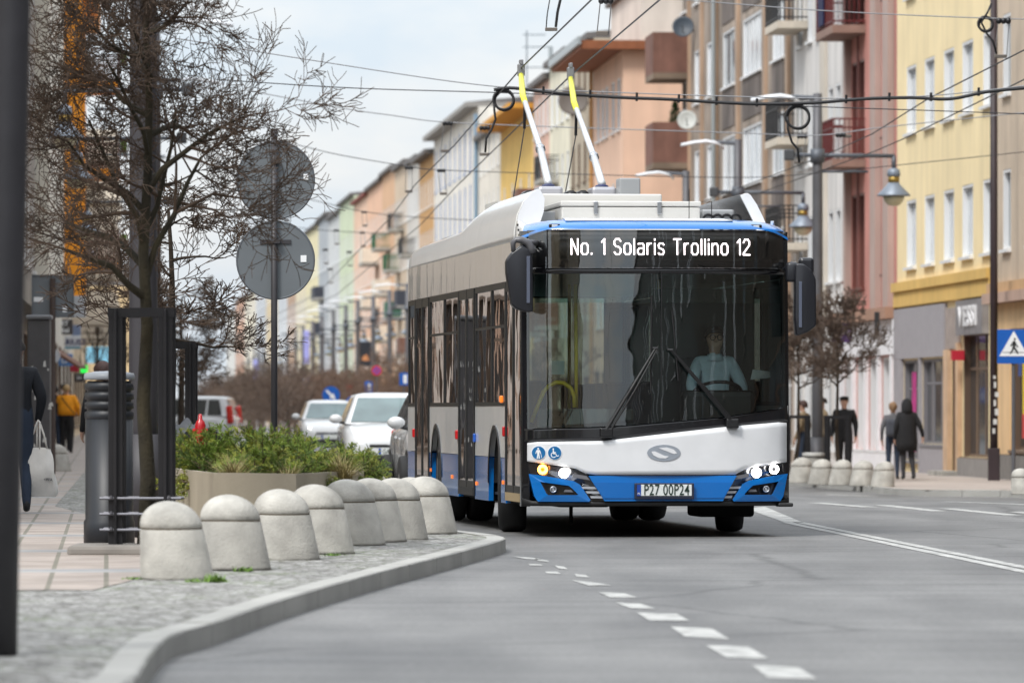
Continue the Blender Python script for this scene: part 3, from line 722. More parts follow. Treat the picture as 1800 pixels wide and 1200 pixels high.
# cantrail, roof, cowls
for s in (-1,1): 
    for a,b in ((YF+.05,.95),(.955,1.72),(1.725,4.6),(4.605,6.2),(6.205,9.4),(9.405,YR)):
        mb=MB(); x=s*1.275; mb.box(min(x,x-s*.06),max(x,x-s*.06),a,b,ZG1+.004,2.835); mb.build('cantrail_panel',BCANT_REFL if a>.9 else BBLACK,bus)
mb=MB(); mb.box(-1.22,1.22,.40,YR-.05,2.845,2.93); mb.build('roof',BWHITE,bus)
CPR=[(1.215,2.84),(1.205,2.95),(1.15,3.08),(1.09,3.2),(1.03,3.29),(1.0,3.31)]
CPL=[(1.272,2.84),(1.262,2.96),(1.235,3.10),(1.18,3.22),(1.10,3.31),(1.03,3.345)]
def cowl(s):
    CP=CPL if s<0 else CPR
    mb=MB(); mb.smooth=True
    ts=[1.0,1.15,1.6,2.4,3.2,4.0,4.5,5.0,5.5,6.0,6.3,6.6,8,9.5,10.5,11.2,11.6,11.9]
    def top(t): return interp([(1.0,1.0),(3.4,.97),(4.5,.86),(5.2,.64),(6.2,.38),(7.5,.36),(10.8,.33),(11.5,.28),(11.95,.16)],t)
    def fn(t,v):
        k=v*top(t)*(len(CP)-1); i=min(int(k),len(CP)-2); f=k-i
        x=CP[i][0]+(CP[i+1][0]-CP[i][0])*f; z=CP[i][1]+(CP[i+1][1]-CP[i][1])*f
        return Vector((s*x,t,z))
    mb.grid(fn,ts,[i/10 for i in range(11)],(-s*.03,0,-.004))
    c=mb.build('roof_cowl',BSILV,bus)
    mb=MB(); mb.smooth=True; mb.grid(lambda t,v:fn(t,v)+Vector((-s*.05,.03,-.012)),ts,[i/10 for i in range(11)]); mb.build('cowl_liner',mat('liner_dark',(.03,.03,.033),.25),c)
    # white front cap of the cowl
    prof=[Vector((s*x,.99,z)) for x,z in CP]
    inner=[Vector((s*x,.99,z)) for x,z in (((.98,3.25),(.99,3.12),(1.03,3.0),(1.06,2.94)) if s<0 else ((.93,3.29),(1.0,3.15),(1.06,3.03),(1.09,2.95)))]
    mb=MB(); mb.prism(prof+inner,(0,.05,0)); mb.build('cowl_cap',BWHITE,c)
    mb=MB(); mb.smooth=True
    mb.grid(lambda t,v:Vector((s*(1.275-.02*v-.10*(1-t)*v),.42+.56*t,2.84+.20*v*(.35+.65*t))),[i/6 for i in range(7)],[i/4 for i in range(5)],(-s*.03,0,0))
    mb.build('cowl_corner',BSILV if s<0 else BBLUE,c)
    if s<0:
        mb=MB()
        for k in range(3): mb.box(-1.275,-1.262,.62+.06*k,.66+.06*k,2.875+.05*k,2.895+.05*k)
        mb.build('vent_slot',BLACK,c)
cowl(-1); cowl(1)
ROOFW=mat('roof_box_white',(.60,.59,.56),.5,var=.05,scale=2)
def rbox(nm,x0,x1,y0,y1,z0,z1,m=ROOFW,b=.015):
    mb=MB(); mb.bbox(x0,x1,y0,y1,z0,z1,b); return mb.build(nm,m,bus)
k=rbox('equipment_box',-.82,.53,.95,2.6,2.93,3.17)
mb=MB(); mb.bbox(-.83,.54,.94,2.61,3.175,3.225,.012)
for x in (-.46,.33): pass
lid=mb.build('lid',ROOFW,k)
for x in (-.49,.13):
    mb=MB(); mb.bbox(x-.02,x+.02,.925,.945,3.10,3.22,.005); mb.build('latch',STEEL,k)
rbox('equipment_box',-1.0,.40,2.7,4.9,2.93,3.36); rbox('equipment_box',-1.0,-.85,1.2,2.3,2.93,3.13,mat('grey_box',(.30,.31,.32),.4),.01)
g=rbox('roof_unit',.60,.92,1.3,3.4,2.93,3.16,mat('grey_box',(0,0,0)),.02)
mb=MB()
for k in range(4): mb.ring((.66+.09*k,1.29,3.06),.05,.012,(0,-1,0),14,6); mb.tube([(.66+.09*k,1.3,3.0),(.68+.09*k,1.1,2.95)],.014,6)
mb.build('hoses',BLACK,g)
rbox('rear_roof_box',-1.12,-.6,7.6,9.6,2.93,3.12,mat('grey_box',(0,0,0)),.01)
mb=MB()
for x in (.40,.62): mb.tube([(x,.8,2.98),(x,.8,3.22+.12*(x<.5))],.004,4)
mb.build('aerial',BLACK,bus)
# front wall around sides, rear wall
mb=MB()
mb.box(-1.24,1.24,YR-.03,YR,.35,1.2); mb.box(-1.24,1.24,YR-.03,YR,2.5,2.84); mb.box(-1.24,-1.0,YR-.03,YR,1.2,2.5); mb.box(1.0,1.24,YR-.03,YR,1.2,2.5)
mb.build('rear_wall',BBLACK,bus); mb=MB(); mb.box(-1.0,1.0,YR-.02,YR-.012,1.2,2.5); mb.build('rear_window',glass_mat('far_side_glass',(.52,.57,.56),1.2,.03),bus)
# underbody
mb=MB(); mb.box(-1.2,1.2,.42,2.05,.30,.36); mb.box(-.62,.62,2.05,3.4,.30,.36); mb.box(-1.2,1.2,3.4,7.95,.30,.36); mb.box(-.6,.6,7.95,9.3,.30,.36); mb.box(-1.2,1.2,9.3,YR-.05,.30,.36)
for c in WH:
    for s in (-1,1):
        mb.box(min(s*.62,s*.66),max(s*.62,s*.66),c-.66,c+.66,.36,1.15); mb.box(min(s*.64,s*1.2),max(s*.64,s*1.2),c-.66,c+.66,1.12,1.16)
mb.bbox(.55,1.10,1.2,2.0,.17,.33,.03); mb.bbox(-.35,.2,5.2,7.2,.2,.32,.03); mb.bbox(.25,.95,7.0,7.8,.2,.32,.03); mb.tube([(-.65,1.6,.3),(-.65,1.6,.1)],.02,6); mb.tube([(-1.0,2.72,.45),(1.0,2.72,.45)],.07,8); mb.tube([(-.8,8.62,.5),(.8,8.62,.5)],.1,8)
mb.build('underbody',DARKUNDER,bus)
TY=[(.30,-.135),(.40,-.14),(.455,-.13),(.478,-.09),(.482,0),(.478,.09),(.455,.13),(.40,.14),(.30,.135)]
def wheel(x,t,steer=0,rear=False):
    Mx=Matrix.Translation((x,t,.482))@Matrix.Rotation(steer,4,'Z')@Matrix.Rotation(R(90),4,'Y')
    mb=MB(); mb.smooth=True; mb.lathe(TY,36,Mx)
    if rear: mb.lathe([(a,b+(.30 if x<0 else -.30)) for a,b in TY],36,Mx)
    wo=mb.build('wheel',RUBBER,bus)
    s=1 if x>0 else -1
    mb=MB(); mb.smooth=True; mb.lathe([(.06,s*.12),(.10,s*.135),(.13,s*.08),(.25,s*.06),(.285,s*.13),(.305,s*.138),(.305,s*.1)],28,Mx)
    ro=mb.build('rim',mat('rim_silver',(.5,.5,.51),.35,.8,var=.2,scale=8),wo)
    mb=MB()
    for k in range(10):
        a=2*math.pi*k/10; c=Mx@Vector((.17*math.cos(a),.17*math.sin(a),s*.085)); mb.ball(c,.018,6,4)
    mb.build('wheel_nuts',STEEL,wo)
wheel(-1.10,WH[0],R(-7)); wheel(1.08,WH[0],R(-7)); wheel(-1.10,WH[1],0,True); wheel(1.10,WH[1],0,True)
for c in WH:
    mb=MB(); n=24
    vs=[]; fs=[]
    for i in range(n+1):
        a=math.pi*(i/n); 
        for rr,x in ((AR-.035,XL-.012),(AR+.012,XL-.012),(AR+.012,XL+.05),(AR-.035,XL+.35)): vs.append((x,c-math.cos(a)*rr,.48+math.sin(a)*rr))
    for i in range(n):
        for j in range(3): fs.append((i*4+j,(i+1)*4+j,(i+1)*4+j+1,i*4+j+1))
    mb.add(vs,fs); mb.build('wheel_arch',BLACK,bus)
# ------------------------------------------------ interior
INT=mat('interior_grey',(.16,.17,.18),.6); SEAT=mat('seat_blue',(.015,.03,.06),.7); YEL=mat('grab_rail_yellow',(.75,.55,.01),.35)
mb=MB(); mb.box(-1.21,1.21,.45,YR-.06,.365,.39); mb.build('cabin_floor',mat('floor_dark',(.02,.021,.022),.6),bus)
mb=MB(); mb.box(-1.2,1.2,.6,YR-.06,2.52,2.56); mb.build('cabin_ceiling',mat('ceiling_grey',(.14,.16,.16),.5),bus)
mb=MB(); mb.smooth=True
def dashf(u,v):
    x=-1.1+2.3*u; return Vector((x,.30+.45*v,1.02+.05*math.sin(v*3)+(.14*math.exp(-((x-.65)/.4)**2)*v if x>0 else 0)-.05*(1-v)))
mb.grid(dashf,[i/20 for i in range(21)],[i/6 for i in range(7)],(0,0,-.5)); mb.build('dashboard',mat('dash_black',(.008,.008,.009),.5),bus)
mb=MB(); mb.smooth=True; sw_c=Vector((.70,.98,1.37)); Mw=Matrix.Translation(sw_c)@Matrix.Rotation(R(-28),4,'X')
mb.ring((0,0,0),.235,.017,(0,0,1),28,8); mb.v=[tuple(Mw@Vector(p)) for p in mb.v]
for k in range(3):
    a=R(90+120*k); mb.tube([Mw@Vector((0,0,-.05)),Mw@Vector((.23*math.cos(a),.23*math.sin(a),0))],.014,6)
mb.build('steering_wheel',BLACK,bus)
mb=MB(); mb.bbox(.30,1.02,.55,.80,.95,1.40,.06); mb.build('instrument_binnacle',mat('dash_black',(0,0,0)),bus)
mb=MB(); mb.bbox(.42,.90,1.48,1.62,.85,1.72,.05); mb.bbox(.42,.90,1.1,1.6,.78,.9,.04); mb.build('driver_seat',mat('driver_seat_black',(.02,.022,.026),.7),bus)
mb=MB(); mb.box(.18,1.2,1.85,1.88,.4,2.4); mb.build('cab_partition',mat('partition_dark',(.010,.012,.013),.3),bus)
mb=MB(); mb.box(-.95,.0,1.86,1.875,.5,1.22); mb.build('screen_panel',glass_mat('smoked_screen',(.45,.55,.55),1.3,.08),bus)
def rail(pts,r=.018): 
    mb=MB(); mb.smooth=True; mb.tube(pts,r,8); mb.build('grab_rail',YEL,bus)
def ip(px,py,y=.85):
    z=HC-(py-HY)/182.; x=-1.275+(px-927)*2.55/467; return Vector((x,y,z))
rail([ip(954,742),ip(966,712),ip(976,688),ip(985,678),ip(998,672),ip(1012,673),ip(1024,682),ip(1030,696),ip(1031,716)],.021)
rail([ip(1035,716,.9),ip(1035,640,.9),ip(1034,500,.9)],.018)
rail([(-.9,3.4,.4),(-.9,3.4,2.5)]); rail([(.3,2.2,.4),(.3,2.2,2.5)]); rail([(-.3,4.6,.4),(-.3,4.6,2.5)])
mb=MB(); p=ip(1005,646,1.0); mb.box(p.x-.062,p.x+.062,1.0,1.006,p.z-.065,p.z+.065); mb.build('notice',mat('notice_pale',(.5,.58,.55),.5),bus)
mb=MB(); a=fpt(1330,645); mb.add([Vector((.72+.22,.42,1.50)),Vector((1.13,.40,1.52)),Vector((1.16,.62,1.58)),Vector((1.0,.66,1.60)),],[(0,1,2,3)]); mb.build('paper_sheet',mat('paper',(.8,.8,.78),.6),bus)
def pseat(x,y):
    mb=MB(); mb.bbox(x-.21,x+.21,y,y+.42,.75,.87,.04); mb.bbox(x-.21,x+.21,y+.38,y+.5,.8,1.5,.05); mb.box(x-.05,x+.05,y+.1,y+.3,.37,.76); return mb.build('passenger_seat',SEAT,bus)
for y in (2.5,3.6,4.6,6.4,7.4,8.4,10.2):
    for x in (.55,.98): pseat(x,y)
for y in (2.4,3.4,6.6,7.7): pseat(-.95,y)
# ------------------------------------------------ trolley poles
POLG=mat('pole_grey_white',(.62,.64,.66),.35,.3); POLY=mat('pole_yellow',(.80,.78,.06),.45)
def bl(px,py,Y):   # pixel + distance to bus-local
    return BM.inverted()@at(px,py,Y)
for (b,k,kink,t,cl_) in (((964,322),(948,262),(919,168),(916,131),(950,262)),((1058,323),(1044,276),(1009,180),(1003,137),(1044,276))):
    Yb,Yt=60.8,66.6
    B=bl(b[0],b[1],Yb); T=bl(t[0],t[1],Yt); K=bl(kink[0],kink[1],Yb+(Yt-Yb)*.80); C=bl(cl_[0],cl_[1],Yb+(Yt-Yb)*.32)
    mb=MB(); mb.smooth=True; mb.tube([B,C],[.043,.040],10); mb.tube([C,K.lerp(C,.02)],[.036,.030],10); po=mb.build('trolley_pole',POLG,bus)
    mb=MB(); mb.smooth=True; mb.tube([K.lerp(C,.14),K,T],[.034,.036,.030],10); mb.build('pole_sleeve',POLY,po)
    mb=MB(); mb.smooth=True; mb.tube([C-(C-B).normalized()*.05,C+(C-B).normalized()*.05],.055,10); mb.build('clamp',STEEL,po)
    mb=MB(); mb.bbox(T.x-.04,T.x+.04,T.y-.05,T.y+.05,T.z-.02,T.z+.12,.012); mb.bbox(T.x-.02,T.x+.02,T.y-.06,T.y+.06,T.z+.11,T.z+.17,.01); mb.build('contact_head',mat('contact_head_grey',(.25,.25,.26),.5,.5),po)
    mb=MB(); mb.bbox(B.x-.13,B.x+.13,B.y-.2,B.y+.25,3.36,B.z-.04,.03); bo=mb.build('pole_base',mat('base_grey',(.4,.4,.43),.4,.3),bus)
    mb=MB(); mb.smooth=True
    for s in (-1,1): mb.tube([(B.x+s*.22,B.y-.2,3.44),(B.x+s*.22,B.y+.25,3.44)],.065,10)
    mb.build('spring',BLACK,bo)
    mb=MB(); mb.ball((B.x,B.y,B.z-.03),.06,10,6,(1.2,1,.45)); mb.build('pivot_cap',mat('pivot_blue',(.012,.02,.09),.4),bo)
    # trailing rope hanging from the sleeve end to the back of the bus roof
    mb=MB(); r0=K.lerp(C,.12); mb.tube([r0,r0+Vector((0,.05,-.3))],.018,6); mb.tube([r0+Vector((0,.05,-.3)),Vector((r0.x-.08,11.4,3.0))],.007,5); mb.build('rope',BLACK,po)
rbox('control_box',.30,.52,5.2,5.5,3.40,3.62,mat('grey_box',(0,0,0)),.015)
mb=MB(); mb.box(-1.0,.55,4.95,6.2,2.93,3.37); mb.build('pole_plinth',ROOFW,bus)
# ---------------------------------------------------------------- buildings
PANE=mat('window_pane',(.10,.125,.15),.06,spec=.8,var=.3,scale=.6)
PANEL=mat('pale_curtained_pane',(.48,.51,.54),.12,var=.25,scale=.9)
SHOPG=mat('shop_glass',(.045,.05,.055),.05,spec=.9,var=.5,scale=.8)
FRW=mat('window_frame_white',(.74,.75,.76),.45)
FRB=mat('window_frame_brown',(.14,.09,.06),.5)
FRBLUE=mat('window_frame_blue',(.16,.26,.50),.5)
ROOFM=mat('roof_dark',(.12,.11,.105),.7,var=.2,scale=2)
TILE=mat('roof_tile_red',(.42,.10,.05),.75,var=.25,scale=5)
IRON=mat('wrought_iron',(.02,.02,.022),.5)
_wm={}
WR=random.Random(8)
def win_mesh(w,h,fm,pm,mull=1,rd=.10,sill=True):
    k=(round(w,2),round(h,2),fm.name,pm.name,mull,rd)
    if k in _wm: return _wm[k]
    mb=MB(); t=.065
    mb.box(0,t,.005,rd+.06,0,h); mb.box(w-t,w,.005,rd+.06,0,h); mb.box(t,w-t,.01,rd+.06,h-t,h); mb.box(t,w-t,rd-.03,rd+.06,0,t)
    for i in range(1,mull+1): x=w*i/(mull+1); mb.box(x-.045,x+.045,rd,rd+.05,t,h-t)
    if h>1.9: mb.box(t,w-t,rd+.004,rd+.05,h*.7,h*.7+.06)
    if sill: mb.box(-.06,w+.06,-.09,.06,-.07,-.003)
    f=mb.mesh('window',fm)
    mb=MB(); mb.box(t,w-t,rd+.02,rd+.03,t,h-t); p=mb.mesh('pane',pm)
    _wm[k]=(f,p); return _wm[k]
class Bld:
    def __init__(s,name,label,side,Yn,Yf,H,wall,off=0.0,depth=11.0,fn=None,cat='building',base=None):
        fn=fn or (FX if side>0 else FL)
        A=Vector((fn(Yn)+off,Yn)); B=Vector((fn(Yf)+off,Yf))
        P,Q=(B,A) if side>0 else (A,B)
        s.L=(Q-P).length; u=(Q-P)/s.L; s.side=side; s.off=off; s.fn=fn; s.P=P; s.u=u; s.H=H; s.depth=depth
        z=gz(P.x,P.y)+.10 if base is None else base
        s.base=z
        s.root=thing(name,label,cat,(P.x,P.y,z),math.atan2(u.y,u.x)); s.wallm=wall; s.holes=[]; s.z0=-.3; s.wins=[]
    def s_of(s,px,d=0.0):
        Y=facY(px,s.off-d if s.side>0 else s.off+d,s.fn); return (s.P.y-Y)/abs(s.u.y) if s.side>0 else (Y-s.P.y)/abs(s.u.y)
    def zpx(s,px,py): 
        Y=facY(px,s.off,s.fn); return HC-(py-HY)*Y/FPX-s.base
    def window(s,x,z,w,h,fm=FRW,pm=PANE,mull=1,rd=.10,sub=True):
        s.holes.append((x,x+w,z,z+h)); f,p=win_mesh(w,h,fm,pm,mull,rd)
        o=link('window',f,s.root,(x,0,z))
        if sub: link('pane',p,o)
        else:
            link('pane',p,s.root,(x,0,z))
        return o
    def part(s,name,m,*boxes,bev=0,parent=None):
        mb=MB()
        for b in boxes:
            if bev: mb.bbox(*b,bev)
            else: mb.box(*b)
        return mb.build(name,m,parent or s.root)
    def wall(s,rev=.2):
        L,H,D=s.L,s.H,s.depth
        xs=sorted(set([0,L]+[round(v,4) for h in s.holes for v in h[:2] if 0<v<L])); zs=sorted(set([s.z0,H]+[round(v,4) for h in s.holes for v in h[2:]]))
        mb=MB()
        def inhole(x,z): return any(a<x<b and c<z<d for a,b,c,d in s.holes)
        for z0,z1 in zip(zs,zs[1:]):
            run=None
            for x0,x1 in zip(xs,xs[1:]):
                if inhole((x0+x1)/2,(z0+z1)/2):
                    if run is not None: mb.add([(run,0,z0),(x0,0,z0),(x0,0,z1),(run,0,z1)],[(0,1,2,3)]); run=None
                elif run is None: run=x0
            if run is not None: mb.add([(run,0,z0),(L,0,z0),(L,0,z1),(run,0,z1)],[(0,1,2,3)])
        for a,b,c,d in s.holes:
            for q in (((a,0,c),(a,rev,c),(a,rev,d),(a,0,d)),((b,0,c),(b,0,d),(b,rev,d),(b,rev,c)),((a,0,d),(a,rev,d),(b,rev,d),(b,0,d)),((a,0,c),(b,0,c),(b,rev,c),(a,rev,c))): mb.add(q,[(0,1,2,3)])
        # backing behind the openings, end walls, back and top
        mb.add([(0,.45,s.z0),(L,.45,s.z0),(L,.45,H),(0,.45,H)],[(0,1,2,3)])
        for x in (0,L): mb.add([(x,0,s.z0),(x,D,s.z0),(x,D,H),(x,0,H)],[(0,1,2,3)])
        mb.add([(0,D,s.z0),(L,D,s.z0),(L,D,H),(0,D,H)],[(0,1,2,3)])
        return mb.build('wall',s.wallm,s.root,recalc=False)
    def roof(s,m=ROOFM,eave=.45,th=.22,pitch=2.2,em=None):
        L,H,D=s.L,s.H,s.depth
        s.part('eaves',em or m,(.0,L,-eave,D+.2,H,H+th))
        mb=MB(); mb.prism([(0.02,-eave+.1,H+th),(0.02,D,H+th),(0.02,D*.5,H+th+pitch)],(L-.04,0,0)); return mb.build('roof',m,s.root)
    def rows(s,n,floors,w,h,x0=None,x1=None,fm=FRW,pm=PANE,mull=1,rd=.10,sub=True,skip=()):
        x0=0 if x0 is None else x0; x1=s.L if x1 is None else x1; st=(x1-x0)/n
        for j,z in enumerate(floors):
            for i in range(n):
                if (i,j) in skip: continue
                q=WR.random(); s.window(x0+st*(i+.5)-w/2,z,w,h,fm,pm if q<.5 else PANEL if q<.8 else PANE,mull,rd,sub)
    def shops(s,n,z1=3.0,x0=0,x1=None,fm=None,w=.72,z0=.45):
        x1=s.L if x1 is None else x1; st=(x1-x0)/n
        for i in range(n):
            s.window(x0+st*(i+.5)-st*w/2,z0,st*w,z1-z0,fm or FRB,SHOPG,1,.12)
    def balcony(s,x,w,z,d=1.1,style='solid',m=None,slab=None,h=1.0):
        sl=s.part('balcony',slab or CONC,(x,x+w,-d,-.003,z-.2,z))
        mb=MB()
        if style=='solid':
            mb.box(x,x+w,-d-.003,-d+.06,z+.003,z+h); mb.box(x,x+.06,-d+.063,-.01,z+.003,z+h); mb.box(x+w-.06,x+w,-d+.063,-.01,z+.003,z+h)
            mb.build('parapet',m,sl)
        else:
            n=max(3,int(w/.13)); k=max(2,int(d/.13))
            for zz in (z+.08,z+h*.78,z+h):
                mb.box(x,x+w,-d,-d+.04,zz,zz+.04); mb.box(x,x+.04,-d+.043,-.01,zz,zz+.04); mb.box(x+w-.04,x+w,-d+.043,-.01,zz,zz+.04)
            for i in range(n+1): q=x+(w-.03)*i/n; mb.box(q,q+.025,-d+.006,-d+.034,z+.003,z+h)
            for i in range(k): q=-d+.05+(d-.1)*i/k; mb.box(x+.006,x+.03,q,q+.025,z+.003,z+h); mb.box(x+w-.03,x+w-.006,q,q+.025,z+.003,z+h)
            mb.build('railing',m or IRON,sl)
        return sl
def stucco(name,col,var=.1,streak=.16,scale=.7): return mat(name,col,.85,var=var,scale=scale,streak=streak,bump=.15,bscale=18)
def YP(px,off=0): return facY(px,off)
# ---- A: beige and peach house at the picture's right edge
b=Bld('apartment_building','beige rendered house with peach ground floor and yellow shop posters beside pedestrian crossing sign',1,100,YP(1748),20,stucco('wall_beige','#c9b7a2'))
b.rows(7,(4.9,8.2,11.5,14.8),1.1,1.7)
b.holes.append((b.L-2.1,b.L-2.05,1,1.1)) if False else None
sA=b.s_of(1782); 
for x0 in (sA-.2,sA+4,sA+9,sA+14): b.window(x0,.65,2.6,2.5,FRB,SHOPG,1,.15)
b.wall(); b.roof()
PEACH=stucco('wall_peach_ground','#dcb98c')
b.part('ground_floor_facing',PEACH,(0,sA-.26,-.05,-.004,.55,3.75),(sA+2.46,sA+3.94,-.05,-.004,.55,3.75),(sA-.26,sA+2.46,-.05,-.004,3.2,3.75))
b.part('plinth',mat('plinth_grey','#77736f',.8,var=.15),(0,b.L,-.08,-.004,-.3,.54))
b.part('cornice',stucco('cornice_pinkish','#b99c8c'),(0,b.L,-.28,-.006,3.76,3.98)); b.part('cornice',stucco('cornice_tan','#c9a379'),(0,b.L,-.18,-.006,3.99,4.2))
pw=mat('poster_yellow',(.85,.62,.02),.5); pr=mat('poster_red',(.6,.03,.03),.5)
b.part('poster',pw,(sA+.9,sA+1.6,.05,.06,.9,2.9)); b.part('poster',pr,(sA+.9,sA+1.6,.04,.05,.9,1.4)); b.part('poster',mat('poster_blue',(.03,.08,.3),.5),(sA+.3,sA+.7,.05,.06,2.2,2.6))
# ---- B: yellow house
b=Bld('apartment_building','bright yellow rendered house with white windows above grey and brown shopfronts',1,YP(1746),YP(1577),20,stucco('wall_yellow','#f1ddb0',.06,.10))
for j,z in enumerate((4.9,8.1,11.35,14.6)):
    for px in (1602,1634,1668,1701,1738):
        s=b.s_of(px); b.window(s-.85,z,1.7,1.6,FRW,PANEL,1,.11)
g0,g1=b.s_of(1585),b.s_of(1665); t0,t1=b.s_of(1671),b.s_of(1690); j0,j1=b.s_of(1692),b.s_of(1739)
b.window(g0+.5,.3,3.0,2.38,mat('frame_grey','#77757a',.5),SHOPG,1,.10); b.window(g0+3.82,.7,(g1-g0)-4.0,1.98,mat('frame_grey','#77757a',.5),SHOPG,2,.08)
b.window(t0+.25,.12,(t1-t0)-.5,2.7,FRB,mat('entrance_tan','#b08a68',.5,var=.1),0,.5)
b.window(j0+.2,.45,(j1-j0)-.3,2.75,FRB,SHOPG,2,.12)
b.wall(.5); b.roof()
GREY=mat('shop_grey','#9b979b',.7,var=.05)
b.part('shop_fascia',GREY,(0.02,g1+.05,-.09,-.004,2.72,3.92)); b.part('shop_pilaster',GREY,(.02,g0+.46,-.09,-.004,-.3,2.71)); b.part('shop_pilaster',GREY,(g0+3.53,g0+3.79,-.08,-.004,-.3,2.71)); b.part('stall_riser',GREY,(g0+3.80,g1+.05,-.07,-.004,-.3,.66))
b.part('poster',mat('poster_magenta',(.5,.02,.22),.5,var=.3,scale=3),(g0+1.2,g0+1.9,.09,.1,.5,2.4)); b.part('poster',mat('poster_white',(.6,.6,.62),.5),(g0+2.9,g0+3.2,.09,.1,2.0,2.5))
TAN=mat('entrance_stone','#c9a98a',.7,var=.15,scale=2)
b.part('stone_pilaster',TAN,(g1+.08,t0+.22,-.11,-.004,-.3,2.86)); b.part('stone_pilaster',TAN,(t1-.22,t1+.1,-.11,-.004,-.3,3.0)); b.part('stone_panel',mat('stone_panel_grey','#9c8f88',.7,var=.15,scale=3),(g1+.08,t1-.02,-.06,-.004,2.87,3.8))
b.part('doorstep',CONC,(t0-.2,t1+.2,-.5,-.01,-.3,.12)); b.part('stall_riser',mat('riser_grey','#8a8683',.7,var=.1),(t1+.12,b.L,-.12,-.004,-.3,.42))
sg=b.part('shop_sign_panel',mat('sign_steel','#8f8c8f',.45,.4,var=.2,scale=4),(j0,j1,-.16,-.004,3.15,3.92)) 
mb=MB(); put_text(mb,'VESSI',.62,((j0+j1)/2-.1,-.175,3.54),(1,0,0),(0,0,1),.02,.012,sx=2.0); mb.build('sign_letters',mat('letters_white',(.75,.74,.75),.5),sg)
b.part('hanging_sign',mat('sign_red',(.55,.02,.04),.5),(j0+.25,j0+.5,-.30,-.03,2.6,2.82))
YC=stucco('cornice_yellow','#d8b266',.08,.1); b.part('cornice',YC,(0,b.L,-.16,-.004,4.34,4.56)); b.part('cornice',YC,(0,b.L,-.10,-.004,3.97,4.337))
# ---- C: pink house with deep balconies
b=Bld('apartment_building','dusty pink house with dark red recessed balconies above a white shopfront',1,YP(1577),YP(1482),20,stucco('wall_pink','#c4877c',.1,.2))
p0,p1=b.s_of(1496),b.s_of(1540)
DRED=stucco('recess_red','#7e4a42',.1,.2)
for j,z in enumerate((4.6,8.0,11.4,14.8)):
    b.window(b.s_of(1557)-.4,z+.25,.8,1.6,mat('frame_dark_red','#6d4038',.5),PANE,0,.15)
    b.window(p0+.2,z+.02,1.1,2.4,mat('frame_dark_red','#6d4038',.5),PANE,0,.2); b.window(p0+1.7,z+.02,1.1,2.4,mat('frame_dark_red','#6d4038',.5),PANE,0,.2)
    b.window(.3,z+.25,.8,1.6,mat('frame_dark_red','#6d4038',.5),PANE,0,.15)
for k in range(4): b.window(.5+k*(b.L-.6)/4,.5,(b.L-.6)/4-.7,2.3,FRW,SHOPG,0,.3)
b.wall(.3); b.roof()
BAND=stucco('pilaster_greige','#b6a097',.08,.2)
b.part('pilaster',BAND,(b.s_of(1562),b.s_of(1572),-.16,-.004,4.0,20)); b.part('pilaster',BAND,(b.s_of(1540),b.s_of(1549),-.16,-.004,4.0,20)); b.part('pilaster',BAND,(1.3,1.75,-.16,-.004,4.0,20))
b.part('recess_facing',DRED,(p0+1.32,p0+1.68,-.02,-.004,4.3,19.9))
SHW=mat('shop_white','#e4e3e6',.7,var=.05)
b.part('shop_fascia',SHW,(0,b.L,-.12,-.004,2.85,3.7)); b.part('stall_riser',SHW,(0,b.L,-.08,-.004,-.3,.46)); b.part('cornice',stucco('cornice_brown','#a9846f'),(0,b.L,-.3,-.004,3.72,4.0))
for k in range(5): x=max(0.02,.08+k*(b.L-.6)/4-.2); b.part('shop_pilaster',SHW,(x,x+.45,-.10,-.004,.47,2.84))
REDI=mat('railing_red','#5d1f1f',.5)
for j,z in enumerate((7.85,11.25,14.6)):
    sl=b.balcony(p0-.6,3.6,z,.85,'iron',REDI,mat('balcony_slab_brown','#8e7468',.8,var=.15))
    if j==0: b.part('planter_box',mat('planter_grey','#8c8b86',.7),(p0-.5,p0+.1,-.82,-.6,z+.5,z+1.1),parent=sl)
    if j==1: b.part('blue_blanket',mat('cloth_navy','#1b2147',.9),(p0+.3,p0+1.4,-.90,-.865,z+.1,z+1.3),parent=sl); b.part('awning',mat('awning_dark_red','#5a2a28',.8),(p0-.7,p0+3.1,-.95,-.1,z+1.45,z+1.52),parent=sl)
# ---- D: white house with wrought iron balconies
b=Bld('apartment_building','white rendered house with black wrought iron balconies behind the tall lamp post',1,YP(1482),YP(1396),20.5,stucco('wall_white','#d8d5d2',.05,.2))
for j,z in enumerate((4.9,8.2,11.6,15.0)):
    for px in (1407,1424,1440,1460,1473): b.window(b.s_of(px)-.55,z,1.1,1.9,FRW,PANE,0,.14)
b.shops(5,2.9,fm=FRW); b.wall(); b.roof()
for j,z in enumerate((6.1,9.0,12.2,15.6)):
    sl=b.balcony(.2,3.2,z,.85,'iron',IRON,mat('balcony_slab_cream','#c9bfb0',.8,var=.12))
    if j==2: b.part('privacy_screen',mat('screen_yellow','#d9b24a',.6),(.3,1.9,-.7,-.66,z+.1,z+.95),parent=sl)
b.part('plaster_band',stucco('band_cream','#c8c0b4'),(b.s_of(1447),b.s_of(1455),-.10,-.004,4,20))
